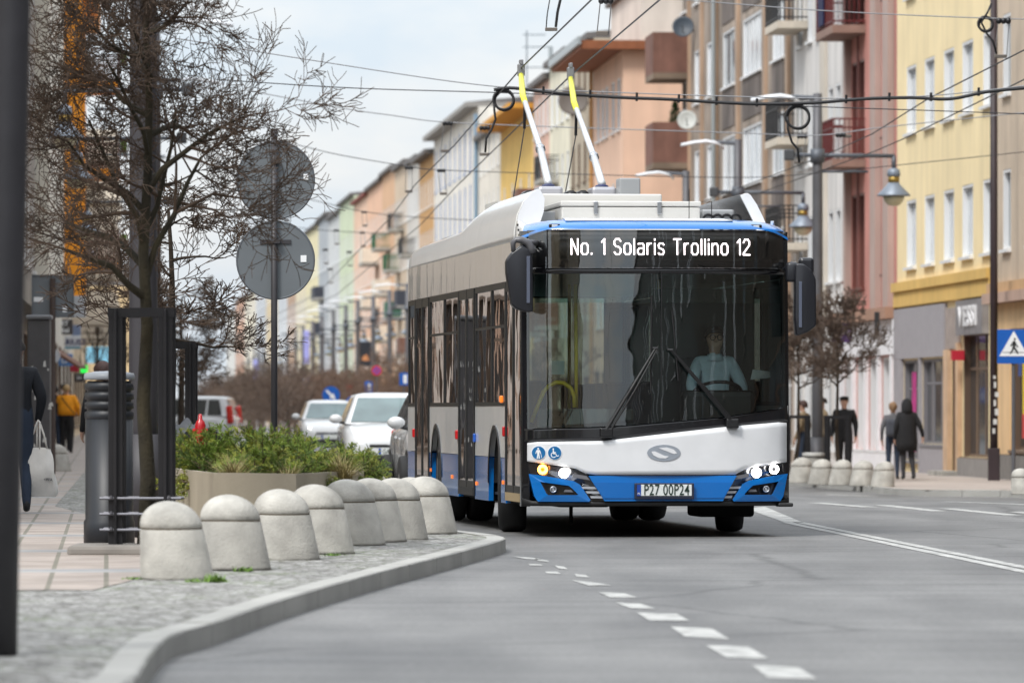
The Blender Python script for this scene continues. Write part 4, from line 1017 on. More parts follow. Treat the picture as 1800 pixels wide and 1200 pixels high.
# ---- E: stained tan-brown house with rows of white triple windows
b=Bld('apartment_building','weathered brown grey house with soot streaks and white triple windows',1,YP(1396),YP(1200),18.5,mat('wall_soot','#a5978a',.9,var=.28,scale=.5,streak=.5,bump=.2,bscale=14))
fl=(5.0,8.3,11.6,14.9)
for j,z in enumerate(fl):
    for px,w,mu in ((1203,1.5,0),(1225,1.5,0),(1247,1.5,0),(1281,3.6,1),(1322,5.2,3),(1368,3.0,2)):
        b.window(b.s_of(px)-w/2,z,w,1.75,FRW,PANEL if (j+mu)%3 else PANE,mu,.06)
b.shops(7,2.9,fm=FRW); b.wall(); b.roof(eave=.8)
SOOT=mat('pilaster_tan','#b09680',.9,var=.2,scale=.6,streak=.4)
for px in (1213,1236,1262,1300,1348,1388): x=b.s_of(px); b.part('pilaster',SOOT,(x-.25,x+.25,-.10,-.004,3.6,18.4))
SOOTD=mat('spandrel_soot','#6e6560',.95,var=.3,scale=.8,streak=.5)
for j,z in enumerate(fl[1:]):
    for px,w in ((1281,3.6),(1322,5.2),(1368,3.0)): x=b.s_of(px); b.part('spandrel',SOOTD,(x-w/2,x+w/2,-.03,-.004,z-1.3,z-.12))
x=b.s_of(1262); mb=MB(); mb.tube([(x+.6,-.2,0),(x+.6,-.2,18.3)],.07,8); mb.build('downpipe',mat('zinc_pipe','#a7aeb0',.4,.5),b.root)
b.part('cornice',SOOT,(0,b.L,-.3,-.004,3.2,3.55))
# corner balconies at the far end of E, next to the peach house
BRB=mat('balcony_brown','#7e5a4e',.85,var=.18,scale=1.5,streak=.3)
for z in (5.6,9.75,12.75): b.balcony(-.25,3.0,z,1.25,'solid',BRB,mat('balcony_under','#7d6d5e',.9,var=.25,scale=1.5),1.35)
# ---- F: peach house standing forward of the row
b=Bld('apartment_building','peach rendered house standing forward of its row, with a wide brown overhanging eave',1,YP(1176),YP(1043,-1.6),14.0,stucco('wall_peach','#e8c3aa',.06,.12),off=-1.6)
fl=(4.9,8.1,11.3)
for z in fl:
    for px in (1052,1060,1067,1078,1088): b.window(b.s_of(px)-.55,z-(.4 if z<9 else 0),1.1,1.8,FRW,PANEL,0,.12)
b.shops(4,2.9); b.wall(); 
b.part('eaves',mat('eave_brown','#8a5436',.8,var=.15),(-.6,b.L+.5,-1.5,8,14.0,14.3)); b.part('gutter',mat('zinc_pipe','#a7aeb0',.4,.5),(-.7,b.L+.6,-1.62,-1.503,14.15,14.42)); b.part('attic_wall',stucco('attic_cream','#d8cec4'),(0.6,b.L+.3,.6,8,14.303,16.3)); b.part('roof',ROOFM,(.4,b.L+.5,.4,8.2,16.303,16.5))
mb=MB(); mb.tube([(.2,-.1,0),(.2,-.1,14)],.07,8); mb.build('downpipe',mat('pipe_ochre','#b98d55',.6),b.root)
# ---- generic row beyond
def row(label,pa,pb,H,col,n,w=1.1,h=1.7,fm=FRW,pm=PANE,mull=0,eave=.3,roofm=ROOFM,balc=(),fl=None,ground=None,name='apartment_building',em=None,pitch=.6,sub=True,var=.1,streak=.22):
    H+=.3 if pa>765 else 1.5
    Ya,Yb=YP(pa),YP(pb); b=Bld(name,label,1,Ya,Yb,H,stucco('wall_'+col.strip('#'),col,var,streak))
    fl=fl or [4.7+3.1*i for i in range(int((H-4.7-1.7)/3.1)+1)]
    b.rows(n,fl,w,h,fm=fm,pm=pm,mull=mull,sub=sub)
    b.shops(max(2,n//2),2.9); b.wall(); b.roof(roofm,eave,.25,pitch,em)
    if ground: b.part('ground_floor_facing',stucco('ground_'+ground.strip('#'),ground),(0,b.L,-.06,-.004,3.05,4.0))
    for (f,wd,z,st,m,d) in balc: b.balcony(f*b.L,wd,z,d*.62,st,m)
    return b
GRN=mat('balcony_green','#0f5a3c',.7,var=.15); PNK=mat('balcony_pink','#dfae9d',.8,var=.1); RDB=mat('balcony_red','#9b2f2c',.6); CRB=mat('balcony_cream','#d9cfbf',.8,var=.1); BLB=mat('balcony_blue','#3c5f9c',.6); GRB=mat('balcony_dark_grey','#3b3f4a',.7)
row('grey beige house with dark brown windows beside the peach house',1044,1003,16.2,'#b5a894',4,fm=FRB,balc=((.1,2.6,7.5,'solid',BRB,1.0),))
row('cream house with a dark green awning balcony and roof terrace',1003,966,16.4,'#e2dcc6',4,balc=((.2,3.2,8.4,'solid',GRN,1.5),(.2,3.2,11.6,'iron',IRON,1.4),(.2,3.2,5.2,'solid',BRB,1.4)))
row('pale pink house with brick brown balconies',966,938,16.0,'#dab3a0',4,balc=((.1,3.6,7.2,'solid',PNK,1.7),(.1,3.6,10.6,'solid',BRB,1.7),(.5,3.6,5,'solid',BRB,1.5)))
row('narrow golden yellow house with a wide ochre eave and red railing balcony',938,880,15.2,'#e3bd6a',4,eave=1.2,em=mat('eave_ochre','#c99036',.8),balc=((.05,3.0,8.0,'iron',RDB,1.4),(.55,3.0,8.0,'solid',PNK,1.4)))
row('cream house with tall narrow dark windows next to the yellow eave',880,841,15.6,'#ddd6c9',5,w=.9,h=2.0,pm=PANE)
b=row('long cream white house with tall blue window strips',841,763,17.5,'#e3ded4',9,w=1.0,h=2.5,fm=FRBLUE,pm=mat('pane_blue',(.18,.27,.45),.15),fl=[4.6,8.0,11.4,14.6],eave=.7,em=mat('eave_grey','#8e8a85',.7))
mb=MB(); mb.tube([(b.L-.15,-.12,0),(b.L-.15,-.12,17.4)],.12,8); mb.build('downpipe',mat('pipe_blue_grey','#7f97ab',.5,.3),b.root)
b=row('tan ochre house with dark windows under a black roof edge',763,737,15.6,'#c79a63',5,pm=PANE,eave=.6)
b.part('chimney_tower',mat('brick_red','#c8452c',.8,var=.15,scale=3),(2,6,4,8,15.8,19.5))
row('white house with grey balconies and a blue grey attic',737,716,16.0,'#cfcac2',6,balc=((.1,4,8.3,'solid',GRB,1.6),(.5,4,11.5,'iron',IRON,1.6),(.3,4,5.2,'solid',BRB,1.5)))
row('light beige house with a bright green balcony',716,694,16.3,'#cdb9a1',6,balc=((.3,4,7.8,'solid',GRN,1.6),(.2,4,11,'iron',GRN,1.6),(.5,4,13.6,'iron',IRON,1.5)))
row('apricot house with green painted balcony under its roof',694,672,16.6,'#d9b08c',6,balc=((.4,5,12.8,'iron',GRN,1.8),(.4,5,6.4,'solid',CRB,1.8),(.4,5,9.6,'solid',CRB,1.8)))
row('salmon peach house with cream rounded balconies',672,646,16.4,'#e6bb9d',6,balc=((.55,6,9.0,'solid',CRB,2.0),(.55,6,5.8,'solid',CRB,2.0),(.55,6,12.2,'solid',CRB,2.0)))
row('pale peach house with a red brown cornice',646,622,16.2,'#e8c3a8',6,em=mat('eave_red_brown','#7c4136',.8))
row('mint green house with a lime strip beneath a dark eave',622,597,17.0,'#ccd6b8',7,pm=mat('pane_olive',(.28,.30,.16),.2))
row('light grey house with blue grey windows',597,577,16.6,'#c9cbca',7,pm=mat('pane_blue',(0,0,0)))
row('silver grey house with long balcony bands and a slate roof',577,560,17.2,'#aeb3b8',7,balc=((.2,8,8.4,'solid',GRB,1.4),(.2,8,11.6,'solid',GRB,1.4)))
row('lemon cream house with few windows beyond the grey house',560,538,17.0,'#e6dcb4',7)
for lab,pa,pb,H,col in (('pale straw house far down the street',538,520,16.4,'#ded3b6'),('brick brown tinted house far down the street',520,505,16.6,'#b79a83'),('cool white house far down the street',505,488,16.0,'#c8ccd0'),('sand coloured house far down the street',488,468,16.5,'#d6c3a0'),('light grey house far down the street behind sign pole',468,450,15.5,'#bfc3c8'),('faded cream house far down the street left of sign pole',450,430,15.2,'#d9d1bd'),('terracotta tinted house at the far end of the street',430,414,15.6,'#c39a82'),('off white house at the far end of the street',414,398,14.4,'#d4d2cc')):
    row(lab,pa,pb,H,col,6,sub=True,w=1.6)
# ---- left side of the street
def FL2(Y): return interp([(-100,-9.5),(60,-8.0),(108,-9.8),(130,-11),(2000,-132.5)],Y)
STONE=mat('wall_dark_stone','#8f8982',.9,var=.25,scale=.6,streak=.45,bump=.3,bscale=10)
b=Bld('apartment_building','dark grey stone house with a row of deep windows, behind the pole at left edge',-1,109,148,16.5,STONE,fn=FL2)
for j,z in enumerate((4.6,7.9,11.2,14.0)): b.rows(9,(z,),1.3,1.8,rd=.16)
b.shops(6,3.0); b.wall(); b.roof(); b.part('cornice',STONE,(0,b.L,-.4,-.004,3.4,3.9))
b=Bld('apartment_building','white house with orange painted fins and orange balcony slabs behind the bare tree',-1,148.2,202,15.2,stucco('wall_chalk','#d9d5ca',.05,.1),fn=FL2,off=.35)
ORA=mat('orange_paint','#ee9a1c',.6,var=.08)
for j,z in enumerate((4.6,7.9,11.0)): b.rows(4,(z,),1.2,1.7,x0=b.L*.62,x1=b.L)
b.shops(6,3.0); b.wall(); b.roof(eave=.2,pitch=2.4)
for k in range(3): x=b.L*.60+k*2.2; b.part('orange_fin',ORA,(x,x+.5,-.55-.04*k,-.004,4.2,15.1))
b.part('orange_cornice',ORA,(b.L*.6,b.L,-1.0,-.004,14.2,15.15))
for z in (5.9,8.95,11.8): 
    sl=b.balcony(b.L*.74,5.5,z,1.7,'iron',mat('railing_red','#5d1f1f',.5),ORA); 
    b.part('flower_box',mat('flower_box_green','#55702a',.9,var=.4,scale=6),(b.L*.75,b.L*.75+4,-1.95,-1.72,z+.7,z+.95),parent=sl)
b=Bld('apartment_building','cream house with stacked rounded balconies beyond the orange trim',-1,202.3,300,11.6,stucco('wall_cream_left','#d8c9b0',.08,.15),fn=FL2)
b.rows(10,(4.6,7.7),1.2,1.7); b.shops(8,3.0); b.wall(); b.roof()
for k in range(4):
    for z in (4.4,7.4,10.2): b.balcony(6+k*20,6,z,1.9,'solid',CRB,mat('balcony_slab_cream','#c9bfb0',.8))
b=Bld('apartment_building','low sandy house with a light blue billboard, behind the hanging lanterns',-1,330,420,8.2,stucco('wall_sand_left','#cdb48c',.08,.15),fn=FL2,off=3.0)
b.rows(10,(4.4,),1.3,1.6); b.shops(8,3.0); b.wall(); b.roof()
b=Bld('apartment_building','row of far pale houses glimpsed through the bare trees',-1,421,700,10.5,stucco('wall_far_left','#c4bdb0',.1,.15),fn=FL2,off=4.0)
b.rows(20,(4.4,7.2),1.6,1.6); b.wall(); b.roof()
# ---- neighbours just outside the frame, seen mirrored in the bus
for lab,ya,yb,c_,h_ in (('cream house mirrored in the bus side, standing left of the frame',50,78,'#f0e8d6',8.4),('ochre house mirrored in the bus side, standing left of the frame',78.3,93,'#ecd3a2',8.8),('pale pink house mirrored in the bus side, standing left of the frame',93.3,108.8,'#ecdccf',8.2)):
    b=Bld('apartment_building',lab,-1,ya,yb,h_,stucco('wall_mirror_'+c_[1:],c_,.1,.2),fn=FL2)
    b.rows(5,(4.6,),1.3,1.9,sub=False); b.shops(4,3.1); b.wall(); b.roof()
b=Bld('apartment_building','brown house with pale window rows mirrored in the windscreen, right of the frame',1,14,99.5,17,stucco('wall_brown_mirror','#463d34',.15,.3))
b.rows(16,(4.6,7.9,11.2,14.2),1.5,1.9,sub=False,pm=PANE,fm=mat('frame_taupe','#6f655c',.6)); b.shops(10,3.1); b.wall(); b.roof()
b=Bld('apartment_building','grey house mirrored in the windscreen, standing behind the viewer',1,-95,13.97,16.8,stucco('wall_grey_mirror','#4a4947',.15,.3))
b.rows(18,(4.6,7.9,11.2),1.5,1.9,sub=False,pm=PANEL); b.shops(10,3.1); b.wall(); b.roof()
b=Bld('apartment_building','cream house mirrored in the windscreen, behind the viewer across the road',-1,-95,20,14,stucco('wall_cream_mirror','#bfae93',.15,.3),fn=FL2)
b.rows(18,(4.6,7.9,11),1.4,1.8,sub=False); b.shops(10,3.1); b.wall(); b.roof()
# ---- dishes and rooftop things
def dish(px,py,Y,r,m,label):
    p=at(px,py,Y); t=thing('satellite_dish',label,'satellite dish',p)
    mb=MB(); mb.smooth=True; n=Vector((-.12,-1,.25)).normalized(); q=n.to_track_quat('Z','Y').to_matrix().to_4x4()
    mb.lathe([(r*k/6,.22*r*(k/6)**2) for k in range(1,7)]+[(r*k/6,.22*r*(k/6)**2-.02) for k in range(6,0,-1)],24,q); mb.build('reflector_bowl',m,t)
    mb=MB(); mb.tube([n*.02-Vector((0,0,r*.8)),n*.75*r],.015,5); mb.tube([(0,.02,0),(.1,.25,-.1),(.45,.5,-.1)],.025,6); mb.build('bracket',BLACK,t)
dish(1201,48,192,.36,mat('dish_dark','#3a444f',.5),'dark blue grey satellite dish above the upper brown balcony')
dish(1208,212,190,.32,mat('dish_pale','#b9bcb8',.5),'pale satellite dish beside the small conifer on a balcony')
dish(1008,178,236,.62,mat('dish_mesh_brown','#5d544d',.6),'big brown satellite dish over the green awning balcony')
# small conifer on the brown balcony
rnd=random.Random(5); p=at(1187,229,194.6); t=thing('potted_conifer','small dark green conifer on the lower brown balcony','shrub',p)
mb=MB(); mb.lathe([(.12,0),(.16,.25)],10); mb.build('pot',mat('terracotta','#8a5034',.8),t)
mb=MB()
for k in range(260):
    z=rnd.random(); rr=.26*(1-z)**.7*rnd.uniform(.5,1); a=rnd.random()*6.28; c=Vector((rr*math.cos(a),rr*math.sin(a),.2+.72*z)); d=Vector((math.cos(a),math.sin(a),1.2))*.09; e=Vector((-math.sin(a),math.cos(a),0))*.03
    mb.add([c-e,c+e,c+d],[(0,1,2)])
mb.build('crown',mat('conifer_green',(.035,.085,.025),.8,var=.4,scale=9),t,recalc=False)
# rooftop aerial
p=at(926,140,285); p.z-=2
t=thing('roof_aerial','thin television aerial mast on the roof behind the contact wires','aerial',p)
mb=MB(); mb.tube([(0,0,0),(0,0,4.4)],.04,5); mb.build('mast',mat('aerial_grey','#8f979d',.5,.5),t)
mb=MB()
for z,w_ in ((4.2,.9),(3.6,1.2),(2.6,.8)): mb.tube([(-.2,0,z),(w_,0,z)],.03,4); [mb.tube([(q*w_/3,-.3,z),(q*w_/3,.3,z)],.02,4) for q in range(1,4)]
mb.build('antenna_bars',mat('aerial_grey','#8f979d',.5,.5),t)
p=at(968,113,262); p.z-=1; mb=MB(); mb.tube([(0,0,-1),(0,0,1.8)],.10,8); o=mb.build('flue_pipe',mat('zinc_pipe','#a7aeb0',.4,.5),loc=None) if False else mb.build('flue_pipe',mat('zinc_pipe','#a7aeb0',.4,.5)); o.location=p; tag(o,'slim grey flue pipe rising above the cream house roof','flue')
# ---------------------------------------------------------------- street furniture
GL=mat('lamp_globe_cream',(.62,.58,.40),.35); LHEAD=mat('lamp_head_white',(.72,.74,.77),.35); BRACK=mat('bracket_grey','#5b6068',.5,.2)
BRASS=mat('brass_collar','#9a8142',.4,.6)
def lamp_proto():
    """tall lamp post; road side is -X: curved white head over the road, bell lantern over the footway"""
    t=thing('lamp_post','','lamp post')
    mb=MB(); mb.smooth=True; mb.tube([(0,0,0),(0,0,1.2),(0,0,6.6),(0,0,8.35)],[.135,.125,.11,.10],12); mb.build('pole',POLE,t)
    mb=MB(); mb.smooth=True; mb.tube([(0,0,.0),(0,0,.9)],.165,12); mb.build('base_sleeve',POLE,t)
    mb=MB(); mb.tube([(0,0,8.25),(-.55,0,8.28)],.05,8); a=mb.build('arm',BRACK,t)
    mb=MB(); mb.smooth=True
    prof=[(-.35,8.12,.11),(-.5,8.25,.12),(-.8,8.30,.13),(-1.1,8.27,.11),(-1.45,8.20,.05)]
    vs=[];fs=[]
    for x,z,w_ in prof:
        vs+=[(x,-w_,z-.02),(x,0,z+.05),(x,w_,z-.02),(x,0,z-.04)]
    for i in range(len(prof)-1):
        for j in range(4): fs.append((i*4+j,i*4+(j+1)%4,(i+1)*4+(j+1)%4,(i+1)*4+j))
    fs+= [(0,1,2,3),tuple((len(prof)-1)*4+j for j in (3,2,1,0))]
    mb.add(vs,fs); mb.build('lamp_head',LHEAD,a)
    mb=MB(); mb.smooth=True; mb.tube([(0,0,6.85),(0,0,7.15)],.16,10); mb.tube([(-.55,0,7.02),(1.68,0,7.0)],.045,8); mb.tube([(.1,0,6.66),(1.1,0,6.66)],.03,6); mb.tube([(1.66,0,7.0),(1.66,0,6.72)],.05,8); mb.build('lantern_arm',BRACK,t)
    mb=MB(); mb.bbox(-.72,-.5,-.13,.13,6.9,7.14,.03); mb.build('floodlight',mat('floodlight_grey','#45484c',.5),t)
    mb=MB(); mb.smooth=True; mb.lathe([(.05,6.74),(.13,6.70),(.15,6.58),(.12,6.55)],14,Matrix.Translation((1.66,0,0))); 
    mb.lathe([(.12,6.42),(.16,6.36),(.36,6.16),(.365,6.13),(.2,6.15)],18,Matrix.Translation((1.66,0,0))); ln=mb.build('lantern',mat('lantern_blue_grey','#7d8794',.45,.2),t)
    mb=MB(); mb.smooth=True; mb.lathe([(.12,6.42),(.125,6.55)],12,Matrix.Translation((1.66,0,0))); mb.build('collar',BRASS,ln)
    mb=MB(); mb.smooth=True; mb.lathe([(.24,6.13),(.21,6.02),(.12,5.93),(.02,5.91)],16,Matrix.Translation((1.66,0,0))); mb.build('globe',GL,ln)
    return t
LP=lamp_proto(); used=[False]
ORD=['first','second','third','fourth','fifth','sixth','seventh','eighth','ninth','tenth','eleventh','twelfth','thirteenth','fourteenth','fifteenth','sixteenth']
def put_lamp(X,Y,rz,label,group):
    if not used[0]: o=LP; used[0]=True
    else: o=copy_tree(LP)
    o.location=(X,Y,gz(X,Y)+.1); o.rotation_euler=(0,0,rz); o['label']=label; o['group']=group; return o
GR='tall lamp posts along the shop side of the street'
# measured tops of the posts on the right: (px, py of top)
tops=[(1437,155),(1297,237),(1206,293)]
lastY=None
for i,(px,py) in enumerate(tops):
    s=(HY-py)/7.0; Y=FPX/s; X=(px-900)/s
    put_lamp(X,Y,R(2),('tall grey lamp post in front of the white house, nearest on shop side','tall grey lamp post against the brown grey house, second from the mirror','tall grey lamp post just above the bus roof, by the peach house')[i],GR)
far=[(717,228),(685,216),(656,205),(629,198),(608,189),(586,181),(566,170),(550,161),(533,153)]
for i,(px,h) in enumerate(far):
    s=h/7.0; o=put_lamp((px-900)/s,FPX/s,R(4),'%s distant lamp post of the row beside the bus rear, over the bare trees'%ORD[i],GR); o.scale=(1.25,1.25,1)
for i,(px,h) in enumerate(((520,146),(505,139),(463,125),(455,118),(447,112),(436,106))):
    s=h/7.0; put_lamp((px-900)/s,FPX/s,R(4),'%s tiny lamp post of the far group around the sign pole'%ORD[i],GR)
GL_='tall lamp posts along the tree side of the street'
for i,Y in enumerate((50,107,126,164,204)):
    X=(interp([(50,252),(107,272),(126,270),(205,242)],Y)-900)*Y/FPX
    o=put_lamp(X,Y,R(180),'%s tall lamp post on the tree side, counted from the caged tree'%ORD[i] if i else 'thick grey lamp post standing directly behind the caged bare tree',GL_)
    for ch in o.children:
        if ch.name.split('.')[0] in('pole','base_sleeve'): ch.material_slots[0].link='OBJECT'; ch.material_slots[0].material=mat('pole_paint_dark','#343236',.55,var=.1,scale=3)
# ---- near dark pole at the left edge
p=gnd(-2,1150,.115); t=thing('street_pole','dark grey round pole cut by the left edge, closest to the viewer','pole',(p.x-.03,p.y,.115))
mb=MB(); mb.smooth=True; mb.tube([(0,0,0),(.028,0,1.3),(.075,0,3.2),(.09,0,4.2)],[.112,.108,.102,.10],20); mb.build('shaft',DKMETAL,t)
# ---- bollards: dome-topped, leaning side profile
def shear(mb): mb.v=[(x-.115*z+.025,y,z) for x,y,z in mb.v]
def bollard_proto():
    t=thing('bollard','','bollard'); mb=MB(); mb.smooth=True
    mb.lathe([(.24,0),(.236,.02),(.2035,.316),(.199,.320)],36); shear(mb); mb.build('base',CONC,t)
    mb=MB(); mb.smooth=True
    mb.lathe([(.196,.318),(.196,.328),(.2015,.332)]+[(.200*math.cos(a),.337+.163*math.sin(a)) for a in [R(90)*k/10 for k in range(1,10)]]+[(.012,.5)],36); shear(mb); mb.build('dome',mat('dome_concrete',(.405,.39,.355),.85,var=.25,scale=6,bump=.35,bscale=55),t)
    mb=MB(); mb.smooth=True; mb.lathe([(.198,.319),(.1988,.322),(.1988,.329),(.198,.331)],36); shear(mb); mb.build('groove',mat('groove_brown',(.10,.08,.055),.9),t)  # darker brown ring set in the groove
    return t
BP=bollard_proto(); bu=[False]
def put_bollard(X,Y,z,label,group,sc=1.0,lean=(0,0,0)):
    o=BP if not bu[0] else copy_tree(BP); bu[0]=True
    o.location=(X,Y,z); o.scale=(sc,sc,sc); o.rotation_euler=(lean[0],lean[1],lean[2]); o['label']=label; o['group']=group; return o
near=[(305,1020,137),(408,1004,132),(498,986,124),(560,976,122),(617,961,116),(657,955,112),(697,951,108),(752,941,101)]
G1='dome topped concrete bollards along the near kerb'
lb=['pale concrete bollard nearest the viewer, with grass tuft at its foot','second pale bollard from the viewer, standing before the planter corner','third bollard from the viewer, slightly darker and blotched, before planter','fourth bollard from the viewer in the kerb row','fifth bollard from the viewer in the kerb row','sixth bollard from the viewer, third from the bus end of the row','seventh bollard from the viewer, second from the bus end','last bollard of the kerb row, with pitted dome, closest to the bus']
for i,(px,py,h) in enumerate(near):
    p=gnd(px,py-4,.115); sc=h/(FPX/p.y)/.5
    put_bollard(p.x,p.y,.112,lb[i],G1,sc,(R(random.Random(i).uniform(-1.5,1.5)),R(random.Random(i+9).uniform(-1,1)),random.Random(i+50).uniform(-.3,.3)))
for i,(px,py,Y) in enumerate(((652,829,57.5),(715,838,55.5))):
    p=at(px,py,Y); put_bollard(p.x+.0,Y,p.z-.5 if p.z<.7 else .115,('pitted tan bollard dome peeping over the row behind the planter','speckled bollard dome peeping over the row by the white car')[i],G1,1,(0,0,2+i))
p=gnd(101,828,.115); put_bollard(p.x,p.y,.115,'lone pale bollard beside the grey utility pillar, behind the tote bag',None,.5*0+1.0*(48/(FPX/p.y)/.5)) ; 
G2='dome topped concrete bollards on the far footway'
for i,(px,py) in enumerate(((1408,850),(1443,853),(1479,854),(1516,855),(1553,857))):
    p=gnd(px,py-2,.12); put_bollard(p.x,p.y,gz(p.x,p.y)+.115,('concrete bollard on the far footway, first beside the bus','concrete bollard on the far footway, second from the bus','concrete bollard on the far footway, middle of five','concrete bollard on the far footway, fourth from the bus','concrete bollard on the far footway, fifth and farthest from the bus')[i],G2,45/(FPX/p.y)/.5,(0,0,math.pi+.1*i))
p=gnd(1797,868,.12); put_bollard(p.x,p.y,gz(p.x,p.y)+.115,'single concrete bollard below the pedestrian crossing sign',G2,46/(FPX/p.y)/.5)
for o in bpy.data.objects:
    if o.name.startswith('bollard') and o.get('group',1) is None: del o['group']
# ---- tree guard and bin
GUARD=mat('guard_iron','#1e1d20',.5,.3,var=.15,scale=8)
def guard(X,Y,z,w_,h,label,rods=True):
    t=thing('tree_guard',label,'tree guard',(X,Y,z)); a=w_/2
    for sx in (-1,1):
        for sy in (-1,1):
            mb=MB(); mb.bbox(sx*a-.055,sx*a+.055,sy*a-.012,sy*a+.012,0,h,.004); mb.bbox(sx*a-.012,sx*a+.012,sy*a-.05,sy*a+.05,0,h,.004); mb.build('upright',GUARD,t)
    mb=MB()
    for s in (-1,1): mb.box(-a-.06,a+.06,s*a-.018,s*a+.018,h-.06,h+.01); mb.box(s*a-.018,s*a+.018,-a+.019,a-.019,h-.055,h+.005)
    mb.build('top_ring',GUARD,t)
    if rods:
        for z0 in (.18,.30,.42):
            mb=MB()
            for s in (-1,1): mb.tube([(-a-.12,s*(a+.03),z0),(a+.12,s*(a+.03),z0)],.012,6); mb.tube([(s*(a+.03),-a-.12,z0+.012),(s*(a+.03),a+.12,z0+.012)],.012,6)
            mb.build('rod',mat('rod_steel','#6a6a70',.4,.6),t)
    return t
TX,TYY=-2.83,44.4
guard(TX,TYY,.115,.38,1.86,'dark iron guard of four uprights around the near bare tree')
mb=MB(); mb.bbox(-.48,.45,-.45,.45,-.02,.07,.03); o=mb.build('tree_grate',mat('grate_stone','#7f7a74',.8,var=.2,scale=4)); o.location=(TX-.05,TYY-.15,.115); tag(o,'grey stone surround at the foot of the caged tree','tree surround')
p=at(192,965,46.5); t=thing('litter_bin','tall dark blue grey ribbed litter bin behind the tree guard','litter bin',(p.x,46.5,.115))
BINM=mat('bin_blue_grey','#171b22',.45,var=.12,scale=4)
mb=MB(); mb.smooth=True; mb.lathe([(.205,0),(.205,.2),(.192,.22),(.192,1.02)],28); mb.build('body',BINM,t)
mb=MB(); mb.smooth=True
pr_=[(.192,1.02)]
for k in range(4): z=1.03+k*.075; pr_+=[(.197,z),(.197,z+.045),(.178,z+.055),(.178,z+.07)]
mb.lathe(pr_,28); mb.build('ribbed_hood',BINM,t)
mb=MB(); mb.smooth=True; mb.lathe([(.200,1.335),(.205,1.35),(.2,1.385),(.12,1.40),(.01,1.405)],28); mb.build('lid',mat('bin_lid_grey','#8a8f96',.4),t)
# ---- hydrant
p=at(352,830,54); t=thing('fire_hydrant','red fire hydrant rising behind the green planter','hydrant',(p.x,54,.115)); RD=mat('hydrant_red','#b3151f',.35,coat=.3)
zt=at(352,729,54).z-.115
mb=MB(); mb.smooth=True; mb.lathe([(.05,0),(.042,.05),(.034,.1),(.034,zt-.26),(.044,zt-.24)],16); mb.build('barrel',RD,t)
mb=MB(); mb.smooth=True; mb.lathe([(.046,zt-.24),(.05,zt-.2),(.05,zt-.1),(.038,zt-.06),(.02,zt-.04),(.018,zt),(.008,zt+.01)],16); mb.build('bonnet',RD,t)
mb=MB(); mb.smooth=True; mb.tube([(-.07,0,zt-.15),(.07,0,zt-.15)],.026,10); mb.build('outlet_caps',RD,t)
# ---- planter
PLM=mat('planter_beige','#9f9583',.75,var=.1,scale=1.5,bump=.15,bscale=30,streak=.15)
ol=[(-2.94,50.2),(-2.42,47.0),(-1.72,46.2),(-1.30,48.6),(-1.25,53.5),(-1.9,56.0),(-3.1,55.5)]
t=thing('planter','long beige stone planter filled with junipers behind the bollards','planter',(-2.1,51,.115))
mb=MB(); zT=.585
P=[Vector((x+2.1,y-51,0)) for x,y in ol]; n=len(P); cen=sum(P,Vector())/n
Q=[cen+(q-cen)*(1-.06/(q-cen).length*1.6) for q in P]
vs=[];fs=[]
for ring,z in ((P,0),(P,zT),(Q,zT),(Q,zT-.12)): vs+=[Vector((q.x,q.y,z)) for q in ring]
for k in range(3):
    for i in range(n): fs.append((k*n+i,k*n+(i+1)%n,(k+1)*n+(i+1)%n,(k+1)*n+i))
mb.add(vs,fs); mb.build('wall',PLM,t)
mb=MB(); mb.add([Vector((q.x,q.y,zT-.08)) for q in Q],[tuple(range(n))]); mb.build('soil',mat('soil',(.03,.022,.015),.95),t)
# ---- back of round signs
SGB=mat('sign_back_grey','#6d7378',.5,.3,var=.06,scale=2); SGR=mat('sign_rim','#5f646a',.5,.3)
p=at(482,830,60); t=thing('road_sign','pair of round grey road signs seen from behind on one pole','road sign',(p.x,60,.115))
mb=MB(); mb.smooth=True; mb.tube([(0,0,0),(0,0,4.0)],.033,12); mb.build('pole',DKMETAL,t)
for py in (316,457):
    c=at(484,py,60)-Vector((p.x,60,.115)); r=69/170.
    mb=MB(); mb.smooth=False; mb.disc(c+Vector((0,.06,0)),r-.012,(0,-1,0),.012,48); d=mb.build('sign_disc',SGB,t)
    mb=MB(); mb.smooth=True; mb.ring(c+Vector((0,.055,0)),r-.008,.012,(0,-1,0),48,6); mb.build('rim',SGR,d)
    mb=MB(); mb.box(c.x-.16,c.x+.16,.03,.047,c.z+.17,c.z+.21) if py>400 else None
    mb.box(c.x-.05,c.x+.05,-.045,.046,c.z+.172,c.z+.208); mb.build('clamp',DKMETAL,d)
    mb=MB(); mb.box(c.x+.26,c.x+.32,.040,.0475,c.z-.02,c.z+.05) if py>400 else mb.box(c.x+.29,c.x+.34,.040,.0475,c.z-.0,c.z+.06)
    mb.build('sticker',mat('sticker_white',(0,0,0)),d)
# ---- generic flat sign on a pole
SBLUE=mat('sign_blue',(.005,.095,.42),.35); SWHT=mat('sign_white',(.78,.79,.80),.4); SRED=mat('sign_red_face',(.6,.01,.02),.35)
def pole_sign(name,label,px,py,Y,ground=True,zb=None,pr=.03,cat='road sign'):
    p=at(px,py,Y); z0=gz(p.x,Y)+.1 if zb is None else zb
    t=thing(name,label,cat,(p.x,Y,z0)); mb=MB(); mb.tube([(0,.06,0),(0,.06,p.z-z0+.3)],pr,8); mb.build('pole',POLE,t)
    return t,Vector((0,0,p.z-z0)),FPX/Y
def plate(t,c,w_,h,m,name='plate'):
    mb=MB(); mb.bbox(c.x-w_/2,c.x+w_/2,.0,.02,c.z-h/2,c.z+h/2,.004); return mb.build(name,m,t)
